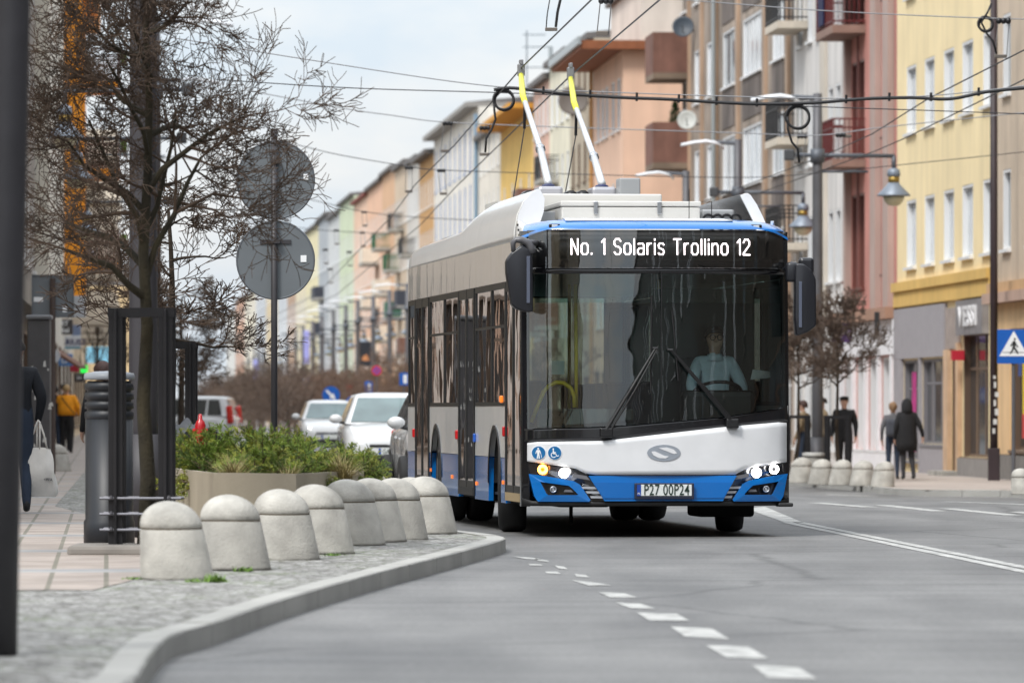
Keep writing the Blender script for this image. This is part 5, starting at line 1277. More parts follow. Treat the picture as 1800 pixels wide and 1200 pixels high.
# pedestrian crossing sign
t,c,s=pole_sign('crossing_sign','blue square pedestrian crossing sign with walking figure in white triangle',1782,609,104,pr=.035); W=58/s; H_=60/s
d=plate(t,c,W,H_,SBLUE); mb=MB(); mb.prism([Vector((c.x-.44*W,-.006,c.z-.28*H_)),Vector((c.x+.44*W,-.006,c.z-.28*H_)),Vector((c.x,-.006,c.z+.46*H_))],(0,.005,0)); tr=mb.build('triangle',SWHT,d)
def fig(pts): return [Vector((c.x+x*W,-.009,c.z+y*H_)) for x,y in pts]
mb=MB()
for f in ([(-.02,.17),(.04,.16),(.09,.06),(.14,-.01),(.11,-.03),(.05,.04),(.04,-.02),(.10,-.10),(.15,-.2),(.11,-.22),(.05,-.13),(.0,-.07),(-.03,-.14),(-.10,-.22),(-.13,-.2),(-.07,-.11),(-.04,-.02),(-.03,.05),(-.08,-.0),(-.11,.02),(-.06,.1)],[(.03,.255),(.06,.235),(.06,.2),(.03,.18),(.0,.2),(.0,.235)],[(-.34,-.16),(.34,-.16),(.35,-.175),(-.35,-.175)]):
    mb.prism(fig(f),(0,.002,0))
mb.build('pictogram',mat('ink_black',(.012,.012,.012),.5),tr)
# blue keep-right arrow discs, parking signs and others behind the cars
t,c,s=pole_sign('arrow_sign','round blue sign with white arrow pointing down right, above the small white car',582,694,205); r=15.5/s
mb=MB(); mb.disc(c,r,(0,-1,0),.015,28); d=mb.build('disc',SBLUE,t)
def arrow(c,r):
    q=[(-.62,.45),(-.45,.62),(.12,.05),(.28,.22),(.5,-.5),(-.22,-.28),(-.05,-.12)]
    return [Vector((c.x+x*r,-.022,c.z+y*r)) for x,y in q]
mb=MB(); mb.prism(arrow(c,r),(0,.005,0)); mb.build('arrow',SWHT,d)
t,c,s=pole_sign('arrow_sign','second round blue arrow sign, half hidden by the white hatchback roof',620,709,190); r=13/s
mb=MB(); mb.disc(c,r,(0,-1,0),.015,28); d=mb.build('disc',SBLUE,t); mb=MB(); mb.prism(arrow(c,r),(0,.005,0)); mb.build('arrow',SWHT,d)
t,c,s=pole_sign('parking_sign','small square blue parking sign with letter P, above the bare bushes',537,672,300); d=plate(t,c,17/s,18/s,SBLUE)
mb=MB(); put_text(mb,'P',.55,(c.x,-.02,c.z),(1,0,0),(0,0,1),.005,.012); mb.build('letter',SWHT,d)
t,c,s=pole_sign('no_parking_sign','round blue and red no stopping sign beside the bus rear',662,651,230); r=8.8/s
mb=MB(); mb.disc(c,r,(0,-1,0),.015,24); d=mb.build('disc',SRED,t); mb=MB(); mb.disc(c+Vector((0,-.012,0)),r*.72,(0,-1,0),.01,24); mb.build('field',SBLUE,d)
mb=MB()
for a in (R(45),R(135)): 
    u=Vector((math.cos(a),0,math.sin(a))); v=Vector((-u.z,0,u.x)); k=c+Vector((0,-.027,0)); mb.prism([k+u*r*.7+v*r*.1,k+u*r*.7-v*r*.1,k-u*r*.7-v*r*.1,k-u*r*.7+v*r*.1],(0,.004,0))
mb.build('cross',SRED,d)
t,c,s=pole_sign('blue_sign','blue rectangular sign with white symbol over the white hatchback',648,680,230); d=plate(t,c,13/s,20/s,SBLUE); mb=MB(); mb.bbox(c.x-.03,c.x+.08,-.008,-.001,c.z-.16,c.z+.14,.002); mb.build('symbol',SWHT,d)
t,c,s=pole_sign('blue_sign','blue square sign half hidden behind the rear corner of the bus',710,666,190); d=plate(t,c,16/s,22/s,SBLUE); mb=MB(); mb.bbox(c.x-.02,c.x+.1,-.008,-.001,c.z-.14,c.z+.14,.002); mb.build('symbol',SWHT,d)
t,c,s=pole_sign('red_sign','small red and white sign between the blue arrow and bus',614,688,240); d=plate(t,c+Vector((0,0,.15)),.22,.3,SRED); plate(t,c-Vector((0,0,.15)),.22,.28,mat('sign_pink',(.6,.25,.28),.5),'lower_plate')
# banners on two distant lamp posts
for px,py,Y,l in ((539,610,455,'narrow lilac banner on a distant lamp post by sign pole'),(449,655,560,'narrow lilac banner on a lamp post left of the sign pole')):
    p=at(px,py,Y); mb=MB(); mb.bbox(-.22,.22,-.02,.02,-1.3,1.3,.01); o=mb.build('banner',mat('banner_lilac',(.32,.34,.72),.7,var=.2,scale=3)); o.location=p; tag(o,l,'banner')
p=at(643,622,350); mb=MB(); mb.bbox(-.35,.35,-.05,.05,-.75,.75,.02); t=mb.build('advertising_panel',mat('panel_black',(.02,.022,.03),.4)); t.location=p; tag(t,'black advertising panel with small orange motif beside a distant lamp post','advertising panel')
mb=MB(); mb.prism([(-.2,-.056,-.4),(.2,-.056,-.4),(.2,-.056,-.2),(0,-.056,-.02),(-.2,-.056,-.2)],(0,.005,0)); mb.build('motif',mat('motif_orange',(.6,.25,.1),.5),t)
# ---- grey sign back and pillar on the left footway
p=at(93,520,100); t=thing('road_sign','wide grey rectangular sign back on a dark post above the pillar','road sign',(p.x,100,.1)); s=102.
zc=p.z-.1
mb=MB(); mb.bbox(-37/s,37/s,.0,.03,zc-38/s,zc+37/s,.01); d=mb.build('panel',SGB,t); mb=MB(); mb.tube([(0,-.05,0),(0,-.05,zc+.3)],.05,10); mb.build('pole',mat('rust_brown','#4b3f3b',.6,var=.2),t)
mb=MB(); mb.box(-.33,-.17,-.006,-.001,zc-.1,zc-.02); mb.box(.17,.24,-.006,-.001,zc-.28,zc-.17); mb.build('sticker',mat('sticker_white',(0,0,0)),d)
mb=MB()
for q in ((-37/s,37/s,zc+35/s,zc+37/s),(-37/s,-35/s,zc-38/s,zc+35/s),(35/s,37/s,zc-38/s,zc+35/s)): mb.box(q[0],q[1],-.02,-.002,q[2],q[3])
mb.build('rim',SGR,d)
p=at(69,837,92.5); t=thing('utility_pillar','tall dark grey utility pillar with peeling stickers on the left footway','pillar',(p.x,92.5,.115)); s=FPX/92.5; hh=288/s
PIL=mat('pillar_grey','#4d4c4f',.6,var=.18,scale=3,streak=.2)
mb=MB(); mb.bbox(-20/s,20/s,-.16,.16,0,hh-.08,.02); mb.build('body',PIL,t); mb=MB(); mb.bbox(-23/s,23/s,-.2,.2,hh-.075,hh,.03); mb.build('cap',mat('pillar_cap','#6b6d72',.5),t)
rn=random.Random(3)
for k in range(9):
    x=rn.uniform(-.14,.16); z=rn.uniform(.5,1.9); w_=rn.uniform(.02,.09); h=rn.uniform(.02,.12); mb=MB(); mb.prism([Vector((x,-.164,z)),Vector((x+w_,-.164,z+rn.uniform(-.02,.02))),Vector((x+w_*.8,-.164,z+h)),Vector((x+.2*w_,-.164,z+h*.8))],(0,.003,0)); mb.build('sticker_scrap',mat('scrap_white','#c9c9c7',.7),t)
# ---- shop signs on the left
def board(name,label,x0,x1,y0,y1,Y,m,cat='shop sign',txt=None,ts=.3,tm=None,emit=None):
    a=at(x0,y1,Y); b=at(x1,y0,Y); c=(a+b)/2; mb=MB(); mb.bbox(a.x-c.x,b.x-c.x,-.06,.06,a.z-c.z,b.z-c.z,.012); o=mb.build(name,m); o.location=c; tag(o,label,cat)
    if txt:
        lines=txt if isinstance(txt,list) else [txt]
        for i,l in enumerate(lines):
            mb=MB(); put_text(mb,l,ts,(0,-.07,((len(lines)-1)/2-i)*ts*1.0),(1,0,0),(0,0,1),.006,.004,sx=.95); mb.build('lettering',tm or SWHT,o)
    return o
INKN=mat('ink_navy',(.03,.03,.12),.5)
o=board('shop_sign','white and teal projecting shop sign with dark capital letters',87,142,590,613,182,mat('sign_pale',(.66,.70,.74),.5),txt='NOTARIUSZ',ts=.25,tm=INKN)
mb=MB(); s=FPX/182; mb.box(-27/s,27/s,-.068,-.061,-11.5/s,-8/s); mb.build('teal_stripe',mat('sign_teal',(.05,.25,.36),.5),o)
board('shop_sign','dark brown projecting sign with white script beneath the grey sign back',92,128,561,588,175,mat('sign_dark_brown',(.045,.04,.04),.5),txt=['ART','Lokal'],ts=.2)
board('shop_sign','black shop sign with white lettering next to the left pole',28,50,545,575,150,mat('sign_black',(.02,.02,.022),.5),txt=['RAM','STYK'],ts=.16)
board('blank_sign','pale grey blank sign panel right of the grey sign back',130,151,520,558,120,mat('sign_silver',(.5,.52,.55),.5),cat='sign panel')
board('shop_sign','small pale blue sign above the white lettered shop sign',126,142,571,590,190,mat('sign_pale_blue',(.25,.34,.55),.5))
board('shop_sign','blue projecting sign with letter D over the pedestrians',100,128,622,643,170,mat('sign_mid_blue',(.10,.25,.55),.5),txt='D',ts=.3)
board('shop_sign','dark red sign below the brown awning',124,139,640,653,185,mat('sign_dark_red',(.35,.01,.03),.5))
board('pharmacy_sign','green lit display sign above the pedestrians',142,154,642,655,190,mat('led_green',(.02,.75,.08),.5,emit=.9),cat='lit sign')
board('shop_sign','small black and white sign under the green lit sign',131,147,657,671,195,mat('sign_ink',(.05,.05,.055),.5),txt='24',ts=.16)
o=board('billboard','large light blue billboard on the sandy house behind the tree guard',152,198,609,638,326,mat('billboard_blue',(.22,.55,.75),.5,var=.2,scale=.8),cat='billboard')
p=at(93,626,160); mb=MB(); mb.disc((0,0,0),13*160/FPX,(0,-1,0),.06,28); o=mb.build('round_sign',mat('sign_round_white',(.66,.68,.72),.5)); o.location=p; tag(o,'round white shop sign beside the utility pillar','shop sign')
a=at(92,613,165); mb=MB(); mb.prism([Vector((0,0,0)),Vector((.75,0,-.48)),Vector((.75,0,-.56)),Vector((0,0,-.1))],(0,3.0,0)); o=mb.build('awning',mat('awning_brown','#6e4a38',.8,var=.15)); o.location=a; tag(o,'sloping brown awning over the shops on the left footway','awning')
board('shop_sign','purple projecting sign with white symbol behind the small round tree',1463,1497,568,602,139,mat('sign_purple',(.07,.03,.13),.5),txt='24',ts=.42,tm=mat('sign_lilac',(.5,.45,.6),.5))
board('shop_sign','narrow black projecting sign on the white shopfront',1537,1546,548,590,140,mat('sign_black',(0,0,0)))
# ---- dark post by the yellow house, bin at right lamp
p=at(1747,835,121); t=thing('wire_post','dark brown steel post carrying span wires between yellow and beige houses','pole',(p.x,121,gz(p.x,121)+.1))
mb=MB(); mb.smooth=True; mb.tube([(0,0,0),(0,0,10.5)],[.085,.075],14); mb.build('shaft',mat('post_dark_brown','#32262a',.55,var=.2,scale=3),t)
mb=MB(); mb.bbox(-.12,.12,-.1,.1,0,.7,.02); mb.build('base_box',mat('post_dark_brown','#32262a',.5),t)
mb=MB()
for k in range(7):
    z=1.0+k*.19; x=rn.uniform(-.07,.02); mb.bbox(x,x+rn.uniform(.04,.08),-.093,-.086,z,z+rn.uniform(.06,.14),.002)
mb.build('sticker_scraps',mat('scrap_white','#c9c9c7',.7),t)
p=at(1430,815,119); t=thing('litter_bin','squat grey litter bin at the foot of the right hand lamp post','litter bin',(p.x,119,gz(p.x,119)+.12)); s=FPX/119
mb=MB(); mb.smooth=True; mb.lathe([(.16,0),(.19,.1),(.2,.52)],20); mb.build('body',mat('bin_stone','#84827d',.7,var=.15,scale=6),t); mb=MB(); mb.smooth=True; mb.lathe([(.225,.52),(.23,.53),(.23,.59),(.14,.6)],20); mb.build('rim',mat('bin_rim','#aaa9a5',.5),t)
# ---- overhead wires
WM=mat('wire_dark',(.035,.035,.04),.5,.3); WL=mat('wire_light',(.30,.30,.31),.4,.6)
def wire(label,pts,r=.008,m=WM,name='span_wire',cat='wire',sub=10):
    P=[at(*q) for q in pts]; out=[]
    for i in range(len(P)-1):
        p0=P[max(i-1,0)];p1=P[i];p2=P[i+1];p3=P[min(i+2,len(P)-1)]
        for k in range(sub):
            t=k/sub; out.append(.5*((2*p1)+(p2-p0)*t+(2*p0-5*p1+4*p2-p3)*t*t+(3*p1-p0-3*p2+p3)*t**3))
    out.append(P[-1]); mb=MB(); mb.smooth=True; mb.tube(out,r,5); return tag(mb.build(name,m),label,cat)
def along(p,Y1): return p
def cwire(label,pts):
    mb=MB(); mb.tube([Vector(p) for p in pts],.0095,5); return tag(mb.build('contact_wire',WM),label,'wire')
cwire('overhead contact wire touched by the left trolley pole',[(4.6,0,5.32),(1.9,40,5.22),(.775,56.5,5.2),(.105,66.6,5.13),(-.846,86,5.14),(-1.69,101,5.13),(-2.45,118,5.15),(-6.7,199,5.2),(-15,315,5.3)])
cwire('overhead contact wire touched by the right trolley pole',[(5.3,0,5.32),(2.55,40,5.22),(1.44,56.5,5.2),(.68,67.6,5.10),(-1.0,102,5.12),(-1.93,123,5.15),(-6.0,199,5.2),(-14.3,315,5.3)])
cwire('overhead contact wire of the opposite lane crossing the yellow house high up',[(10,0,5.6),(6.1,69.4,5.5),(5.74,79.9,5.5),(5.6,90,5.5),(5.27,97.7,5.5),(2.5,140,5.45),(-3,220,5.45)])
cwire('overhead contact wire of the opposite lane, lower of the right pair',[(10.7,0,5.6),(6.65,75.4,5.5),(6.2,91.6,5.5),(6.02,96,5.5),(3.2,140,5.45),(-2.3,220,5.45)])
wire('thick black feeder cable looping across the street above the bus',[(868,158,72),(900,155,72),(960,162,72),(1020,167,72),(1100,172,72),(1180,175,72),(1260,180,72),(1340,183,72),(1430,181,72),(1520,174,72),(1600,172,72),(1670,174,72),(1740,161,72),(1840,152,72)],.022,mat('cable_black',(.012,.012,.014),.5),'feeder_cable')
fc=[o for o in bpy.data.objects if o.name.startswith('feeder_cable')][0]
for px,py in ((955,162),(1037,168),(1119,173),(1193,176),(1259,180),(1330,183),(1487,177),(1563,173),(1636,173),(1720,164)):
    c=at(px,py,72); mb=MB(); mb.tube([c-Vector((0,0,.035)),c+Vector((.004,0,.07))],.018,6); mb.build('cable_tie',mat('cable_black',(0,0,0)),fc)
wire('thin steel span wire carrying the thick feeder cable',[(300,66,72.2),(560,108,72.2),(840,149,72.2),(1037,161,72.2),(1430,173,72.2),(1640,168,72.2),(1840,146,72.2)],.007,WL)
wire('thin dark span wire just below the feeder cable',[(380,140,75),(620,155,75),(900,164,75),(1180,177,75),(1440,188,75),(1620,194,75),(1840,202,75)],.007)
wire('pale span wire sagging behind the trolley poles to the lamp post',[(430,158,95),(600,190,95),(690,203,95),(785,215,95),(1000,224,95),(1300,234,95),(1437,238,95),(1560,223,95),(1840,194,95)],.009,WL)
wire('span wire passing behind the trolley pole bases',[(520,254,110),(600,273,110),(715,292,110),(775,299,110),(1000,306,110),(1300,312,110),(1440,304,110),(1640,284,110),(1840,263,110)],.008)
wire('short span wire seen between round signs and far houses',[(420,320,150),(560,354,150),(640,372,150),(735,382,150),(900,390,150)],.010)
wire('far span wire crossing before the mint green house',[(430,388,190),(560,404,190),(700,412,190)],.012)
wire('pale span wire along the top right above the red balcony',[(60,-70,80),(700,-28,80),(1120,-5,80),(1250,4,80),(1430,18,80),(1600,27,80),(1760,33,80),(1860,35,80)],.008,WL)
wire('slanting guy wire from lamp post to the right above the lantern',[(1300,312,126),(1430,300,126),(1640,280,126),(1840,262,126)],.008) if False else None
CBL=mat('cable_black',(0,0,0))
def coil(px,py,Y,r,tail,label):
    c=at(px,py,Y); t=thing('cable_coil',label,'cable coil',c); mb=MB(); mb.smooth=True
    mb.ring((0,0,0),r,.016,(0,-1,.1),28,6); mb.ring((.01,.03,-.015),r*.95,.016,(0,-1,.05),28,6); mb.build('loops',CBL,t)
    mb=MB(); mb.smooth=True; mb.tube([at(a,b,Y)-c for a,b in tail],.016,6); mb.build('tail',CBL,t)
coil(885,175,72,.125,[(868,178),(869,195),(871,210),(864,228),(855,243),(853,268)],'black cable coil left of the trolley pole heads')
coil(1402,205,72,.145,[(1384,205),(1385,228),(1392,250),(1402,262),(1405,286)],'black cable coil below the feeder cable by the lamp post')
coil(1732,42,80,.10,[(1743,6),(1736,22),(1725,40),(1735,60),(1745,72),(1752,95)],'small wire coil on the dark post at top right')
INS=mat('insulator_black',(.014,.014,.016),.4)
def hanger(px,py,Y,qx,qy,label,w_=16):
    c=at(px,py,Y); t=thing('wire_hanger',label,'wire hanger',c); s=FPX/Y; mb=MB(); mb.smooth=True
    for k in (-1,0,1): mb.ball((k*w_*.34/s,0,0),w_*.22/s,8,6,(1,1,1.1))
    mb.tube([(-w_/2/s,0,w_*.12/s),(w_/2/s,0,w_*.12/s)],w_*.09/s,6); mb.build('insulator',INS,t)
    q=at(qx,qy,Y)-c; mb=MB(); 
    mb.tube([(-w_*.4/s,0,0),q+Vector((-w_*.45/s,0,0))],.006,4); mb.tube([(w_*.4/s,0,0),q+Vector((w_*.4/s,0,0))],.006,4); mb.build('droppers',WL,t)
    mb=MB(); mb.bbox(q.x-w_*.5/s,q.x+w_*.4/s,q.y-.02,q.y+.02,q.z-.02,q.z+.03,.008); mb.build('clip',mat('clip_grey','#6d6660',.5,.5),t)
hanger(787,217,95,783,266,'black triple insulator hanger on the pale span wire, left one',17)
hanger(852,225,95,852,272,'black triple insulator hanger right of the first, above the coil tail',18)
hanger(719,295,110,719,337,'black insulator hanger before the ochre tan house',14)
hanger(776,300,110,780,341,'black insulator hanger before the blue striped house',14)
hanger(1065,2,60,1060,60,'insulator hanger cut by the top edge above the peach house',24)
hanger(1410,240,100,1405,286,'insulator hanger beside the lamp post and cable coil',17)
hanger(1478,238,95,1490,240,'insulator clamp on the wire right of the lamp post',17)
hanger(1764,37,80,1760,100,'insulator hanger right of the dark post at top',24)
for i,(px,py) in enumerate(((640,373),(637,409),(591,405),(572,439),(614,443),(580,473))):
    hanger(px,py,150+12*i,px+2,py+24,'%s tiny insulator hanger among the far wires'%ORD[i],9)
p=at(975,0,66); t=thing('wire_hanger','curved rigid wire hanger reaching down from the top edge','wire hanger',p); mb=MB(); mb.smooth=True
mb.tube([at(a,b,66)-p for a,b in ((990,-30),(985,0),(980,22),(977,48))],.018,6); mb.tube([at(a,b,66)-p for a,b in ((968,-10),(962,25),(960,50))],.007,5); mb.build('rod',INS,t); mb=MB(); q=at(969,52,66)-p; mb.bbox(q.x-.07,q.x+.07,-.02,.02,q.z-.02,q.z+.02,.006); mb.build('clip',mat('clip_grey','#6d6660',.5,.5),t)
# covered motorbike beside the hydrant
p=at(322,860,58); t=thing('covered_motorbike','motorbike under a crumpled black cover behind the planter','motorbike',(p.x,58,.115)); s=FPX/58
mb=MB(); mb.smooth=True; rr=random.Random(9)
def cov(u,v):
    a=u*2*math.pi; z=v; rx=.24*(1-.35*v); ry=.85*(1-.2*v); f=1+.10*math.sin(7*a+3*v)*(1-v*.5)
    return Vector((rx*math.cos(a)*f,ry*math.sin(a)*f,.92*v+.06*math.sin(a*1.0)*v+.04*math.sin(5*a)*v))
mb.grid(cov,[i/40 for i in range(41)],[i/8 for i in range(9)]); mb.add([cov(i/40,1) for i in range(40)],[tuple(range(40))]); mb.build('cover',mat('cover_black',(.02,.022,.027),.45,bump=.4,bscale=9),t,recalc=False)
for y in (-.6,.6):
    mb=MB(); mb.smooth=True; mb.lathe(TY,20,Matrix.Translation((0,y,.29))@Matrix.Rotation(R(90),4,'Y')@Matrix.Scale(.58,4)); mb.build('wheel',RUBBER,t)
# ---------------------------------------------------------------- trees and plants
BARK=mat('bark_dark',(.038,.027,.018),.9,var=.45,scale=7,bump=.5,bscale=40)
BARKM=mat('bark_mossy',(.030,.024,.012),.9,var=.5,scale=4,bump=.6,bscale=35)
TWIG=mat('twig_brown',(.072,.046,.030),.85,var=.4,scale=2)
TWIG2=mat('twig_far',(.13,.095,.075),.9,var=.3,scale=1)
def grow(rnd,mbs,p,d,ln,r,depth,maxd,up=.12,wig=.25,kids_=(3,5),shr=(.5,.75),seg=4,minr=.0022,spread=(.5,1.1)):
    pts=[p.copy()]; rad=[r]; q=p.copy(); dd=d.normalized()
    for i in range(seg):
        dd=(dd+Vector((rnd.gauss(0,wig),rnd.gauss(0,wig),rnd.gauss(0,wig)))*.5+Vector((0,0,up*.3))).normalized()
        q=q+dd*ln/seg; pts.append(q.copy()); rad.append(max(minr,r*(1-.62*(i+1)/seg)))
    mb=mbs[0] if depth<=1 else mbs[1]
    mb.tube(pts,rad,7 if depth==0 else 5 if depth==1 else 4 if depth==2 else 3,caps=False)
    if depth>=maxd: return
    n=rnd.randint(*kids_)
    for k in range(n):
        t=rnd.uniform(.25,1.0) if k else 1.0
        i=min(int(t*seg),seg-1); f=t*seg-i
        b=pts[i].lerp(pts[i+1],f); rb=rad[i]+(rad[i+1]-rad[i])*f
        ax=(pts[i+1]-pts[i]).normalized(); o=ax.orthogonal().normalized(); o.rotate(Matrix.Rotation(rnd.uniform(0,6.283),3,ax))
        a=rnd.uniform(*spread) if k else rnd.uniform(.1,.4)
        nd=(ax*math.cos(a)+o*math.sin(a)); nd.z=nd.z*.75+up
        grow(rnd,mbs,b,nd,ln*rnd.uniform(*shr),max(minr,rb*rnd.uniform(.5,.72)),depth+1,maxd,up,wig,kids_,shr,max(2,seg-1) if depth>1 else seg,minr,spread)
def tree_proto(seed,h,trunk_h,r,limbs,limb_len,maxd,bark=BARK,twig=TWIG,kids_=(3,5),up=.12,wig=.25,minr=.003,zl=None,elev=(.2,.9),trunk_top=None,shr=(.5,.75)):
    rnd=random.Random(seed); t=thing('bare_tree','','tree'); A=MB(); A.smooth=True; B=MB(); B.smooth=True
    top=trunk_top or h*.75; pts=[];rad=[]
    for k in range(9):
        z=top*k/8; pts.append(Vector((rnd.gauss(0,.02)*(k>0),rnd.gauss(0,.02)*(k>0),z))); rad.append(r*(1.15 if k==0 else 1)*(1-.75*k/8))
    A.tube(pts,rad,10)
    a0=rnd.uniform(0,6)
    for k in range(limbs):
        z=trunk_h+(top-trunk_h)*(k/(limbs-1))**1.1; i=min(int(z/top*8),7); f=z/top*8-i; b=pts[i].lerp(pts[i+1],f)
        a=a0+k*2.4+rnd.uniform(-.3,.3); e=rnd.uniform(*elev)
        d=Vector((math.cos(a)*math.cos(e),math.sin(a)*math.cos(e),math.sin(e)))
        L=limb_len*(1-.45*(k/(limbs-1)))*rnd.uniform(.85,1.15)
        grow(rnd,(A,B),b,d,L,rad[i]*.62,1,maxd,up,wig,kids_,shr,4,minr)
    A.build('trunk',bark,t,recalc=False); B.build('crown',twig,t,recalc=False); return t
# near caged tree
T1=tree_proto(11,5.2,1.95,.085,19,1.15,5,BARKM,TWIG,(4,6),.04,.42,.0034,elev=(.25,.95),trunk_top=4.6,shr=(.48,.70))
T1.location=(TX+.03,TYY,.115); T1.scale=(.78,.95,1.0); tag(T1,'bare branching tree with mossy trunk inside the near iron guard','tree')
# row behind it
T2=tree_proto(23,4.2,1.55,.07,11,.72,5,BARK,TWIG,(3,5),.05,.36,.005,elev=(-.1,.8),trunk_top=3.2)
T2.location=(-3.58,61,.115); tag(T2,'second bare tree of the left row, its crown behind the round signs','tree','bare trees of the left footway row')
kn=['third bare tree of the left row, deep behind the round signs','fourth bare tree of the left row, farthest, above the boxy white car']
for i,(X,Y,s,r_) in enumerate(((-6.15,108,1.0,4.4),(-8.0,140,1.05,.5))):
    o=copy_tree(T2); o.location=(X,Y,.115); o.rotation_euler=(0,0,r_); o.scale=(s,s,s); o['label']=kn[i]
for X,Y,l in ((-3.58,61,'iron guard around the second tree of the left row'),):
    guard(X,Y,.115,.42,1.8,l)
# slim trees on the far left
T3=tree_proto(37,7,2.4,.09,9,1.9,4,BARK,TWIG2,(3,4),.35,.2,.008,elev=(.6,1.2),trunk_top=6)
T3.location=at(172,722,215)-Vector((0,0,1.1)); tag(T3,'slender pale bare tree beneath the two hanging lanterns','tree','slender bare trees far on the left')
for X,l in (((150,265),'slender bare tree in front of the sandy house'),((195,300),'slender bare tree behind the light blue billboard edge')):
    o=copy_tree(T3); o.location=at(X[0],722,X[1])-Vector((0,0,1.1)); o['label']=l; o.rotation_euler=(0,0,X[1]); o.scale=(.9,.9,.9)
# small trees on the right footway
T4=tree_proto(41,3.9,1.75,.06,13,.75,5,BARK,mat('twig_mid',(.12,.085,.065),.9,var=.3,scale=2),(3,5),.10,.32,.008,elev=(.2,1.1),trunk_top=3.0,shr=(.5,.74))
p=gnd(1472,833,.12); T4.location=(p.x,119,gz(p.x,119)+.12); T4.scale=(.84,.84,1.1); tag(T4,'small round bare tree in a guard before the purple sign','tree','small pruned trees on the right footway')
X4=(1472-900)*119/FPX; T4.location.x=X4
guard(X4,119,gz(X4,119)+.12,.42,1.35,'dark slatted tree guard in front of the man in cap',False)
o=copy_tree(T4); X5=(1402-900)*124/FPX; o.scale=(.84,.84,1.1); o.location=(X5,124,gz(X5,124)+.12); o.rotation_euler=(0,0,2); o['label']='small bare tree half hidden by the right bus mirror'
guard(X5,124,gz(X5,124)+.12,.42,1.35,'dark tree guard partly hidden by the right side of the bus',False)
# far rows of bare trees along the street: nothing tells them apart
G='bare street trees in the far rows behind the cars'; LB='small brown bare street tree in the far row behind the cars'
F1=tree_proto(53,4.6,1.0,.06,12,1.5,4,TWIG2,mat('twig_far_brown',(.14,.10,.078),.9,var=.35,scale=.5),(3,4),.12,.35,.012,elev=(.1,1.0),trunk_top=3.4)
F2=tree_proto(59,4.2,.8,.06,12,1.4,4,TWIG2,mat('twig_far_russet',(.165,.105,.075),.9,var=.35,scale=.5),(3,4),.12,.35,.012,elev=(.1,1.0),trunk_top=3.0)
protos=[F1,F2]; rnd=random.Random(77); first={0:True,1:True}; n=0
PX=lambda Y: interp([(150,5.6),(166,5.0),(313,-5.6),(466,-16.8),(800,-43)],Y)
spots=[]
Y=205
while Y<700:
    spots.append((PX(Y)-.3+rnd.uniform(-.3,.3),Y)); spots.append((PX(Y)-2.4+rnd.uniform(-.5,.5),Y+3)); 
    Y+=9+(Y-205)*.03
for (X,Y) in spots:
    k=n%2; o=protos[k] if first[k] else copy_tree(protos[k]); first[k]=False
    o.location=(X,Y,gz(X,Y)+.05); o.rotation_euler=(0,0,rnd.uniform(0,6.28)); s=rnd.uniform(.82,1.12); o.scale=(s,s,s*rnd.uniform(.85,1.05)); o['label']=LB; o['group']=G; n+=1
# ---- planter shrubs
JG=[mat('juniper_green',(.15,.22,.03),.75,var=.5,scale=6),mat('juniper_yellow_green',(.27,.29,.045),.75,var=.5,scale=6),mat('juniper_dark',(.08,.125,.028),.8,var=.4,scale=6)]
WOOD=mat('juniper_stem',(.10,.06,.035),.85)
def juniper(seed,sp,ht,upright=.5):
    rnd=random.Random(seed); t=thing('juniper_shrub','','shrub'); A=MB(); B=MB()
    for k in range(50):
        a=rnd.uniform(0,6.283); e=rnd.uniform(.1,1.3)*(.6+upright*.6); L=sp*rnd.uniform(.55,1.1)
        d=Vector((math.cos(a)*math.cos(e),math.sin(a)*math.cos(e),math.sin(e)*ht/sp*.8)).normalized(); q=Vector((0,0,0)); pts=[q.copy()]
        for i in range(6):
            d=(d+Vector((rnd.gauss(0,.16),rnd.gauss(0,.16),rnd.gauss(-.05,.12)))).normalized(); q=q+d*L/6; pts.append(q.copy())
        A.tube(pts,[.007,.006,.005,.004,.003,.0025,.002],4,caps=False)
        c0=rnd.choice((0,0,1,1,2))
        for i in range(1,6):
            for m in range(5):
                b=pts[i].lerp(pts[i+1],rnd.random()); ax=(pts[i+1]-pts[i]).normalized(); o=ax.orthogonal().normalized(); o.rotate(Matrix.Rotation(rnd.uniform(0,6.283),3,ax))
                bd=(ax*.75+o*.7+Vector((0,0,.12))).normalized(); bl=rnd.uniform(.07,.17)*(1-.08*i); B.cur=c0 if rnd.random()<.75 else rnd.choice((0,1,2))
                for n_ in range(22):
                    f=n_/22; p=b+bd*bl*f+Vector((0,0,-.25*bl*f*f)); o2=bd.orthogonal().normalized(); o2.rotate(Matrix.Rotation(rnd.uniform(0,6.283),3,bd))
                    l=rnd.uniform(.022,.040)*(1.1-.5*f); dd=(bd*.8+o2*.75).normalized(); sd=dd.cross(Vector((rnd.random(),rnd.random(),rnd.random()+.1))).normalized()*.0030
                    B.add([p-sd,p+sd,p+dd*l],[(0,1,2)])
    A.build('stems',WOOD,t,recalc=False); B.build('foliage',JG,t,recalc=False); return t
J=[juniper(1,.42,.50),juniper(2,.50,.42,.2),juniper(3,.42,.60,.9)]
jf=[True]*3
places=[(-2.75,50.9,0,1.0),(-2.45,49.0,1,1.0),(-2.55,53.0,0,1.05),(-2.1,48.2,0,.95),(-2.2,50.6,2,.95),(-1.75,47.6,1,.75),(-1.75,49.6,0,.85),(-2.0,52.5,2,.95),(-1.5,51.0,1,.66),(-1.45,49.0,2,.55),(-1.55,53.2,0,.7),(-2.95,54.4,2,.9),(-2.3,54.6,1,1.0),(-1.35,52.2,2,.55),(-1.3,50.4,0,.55)]
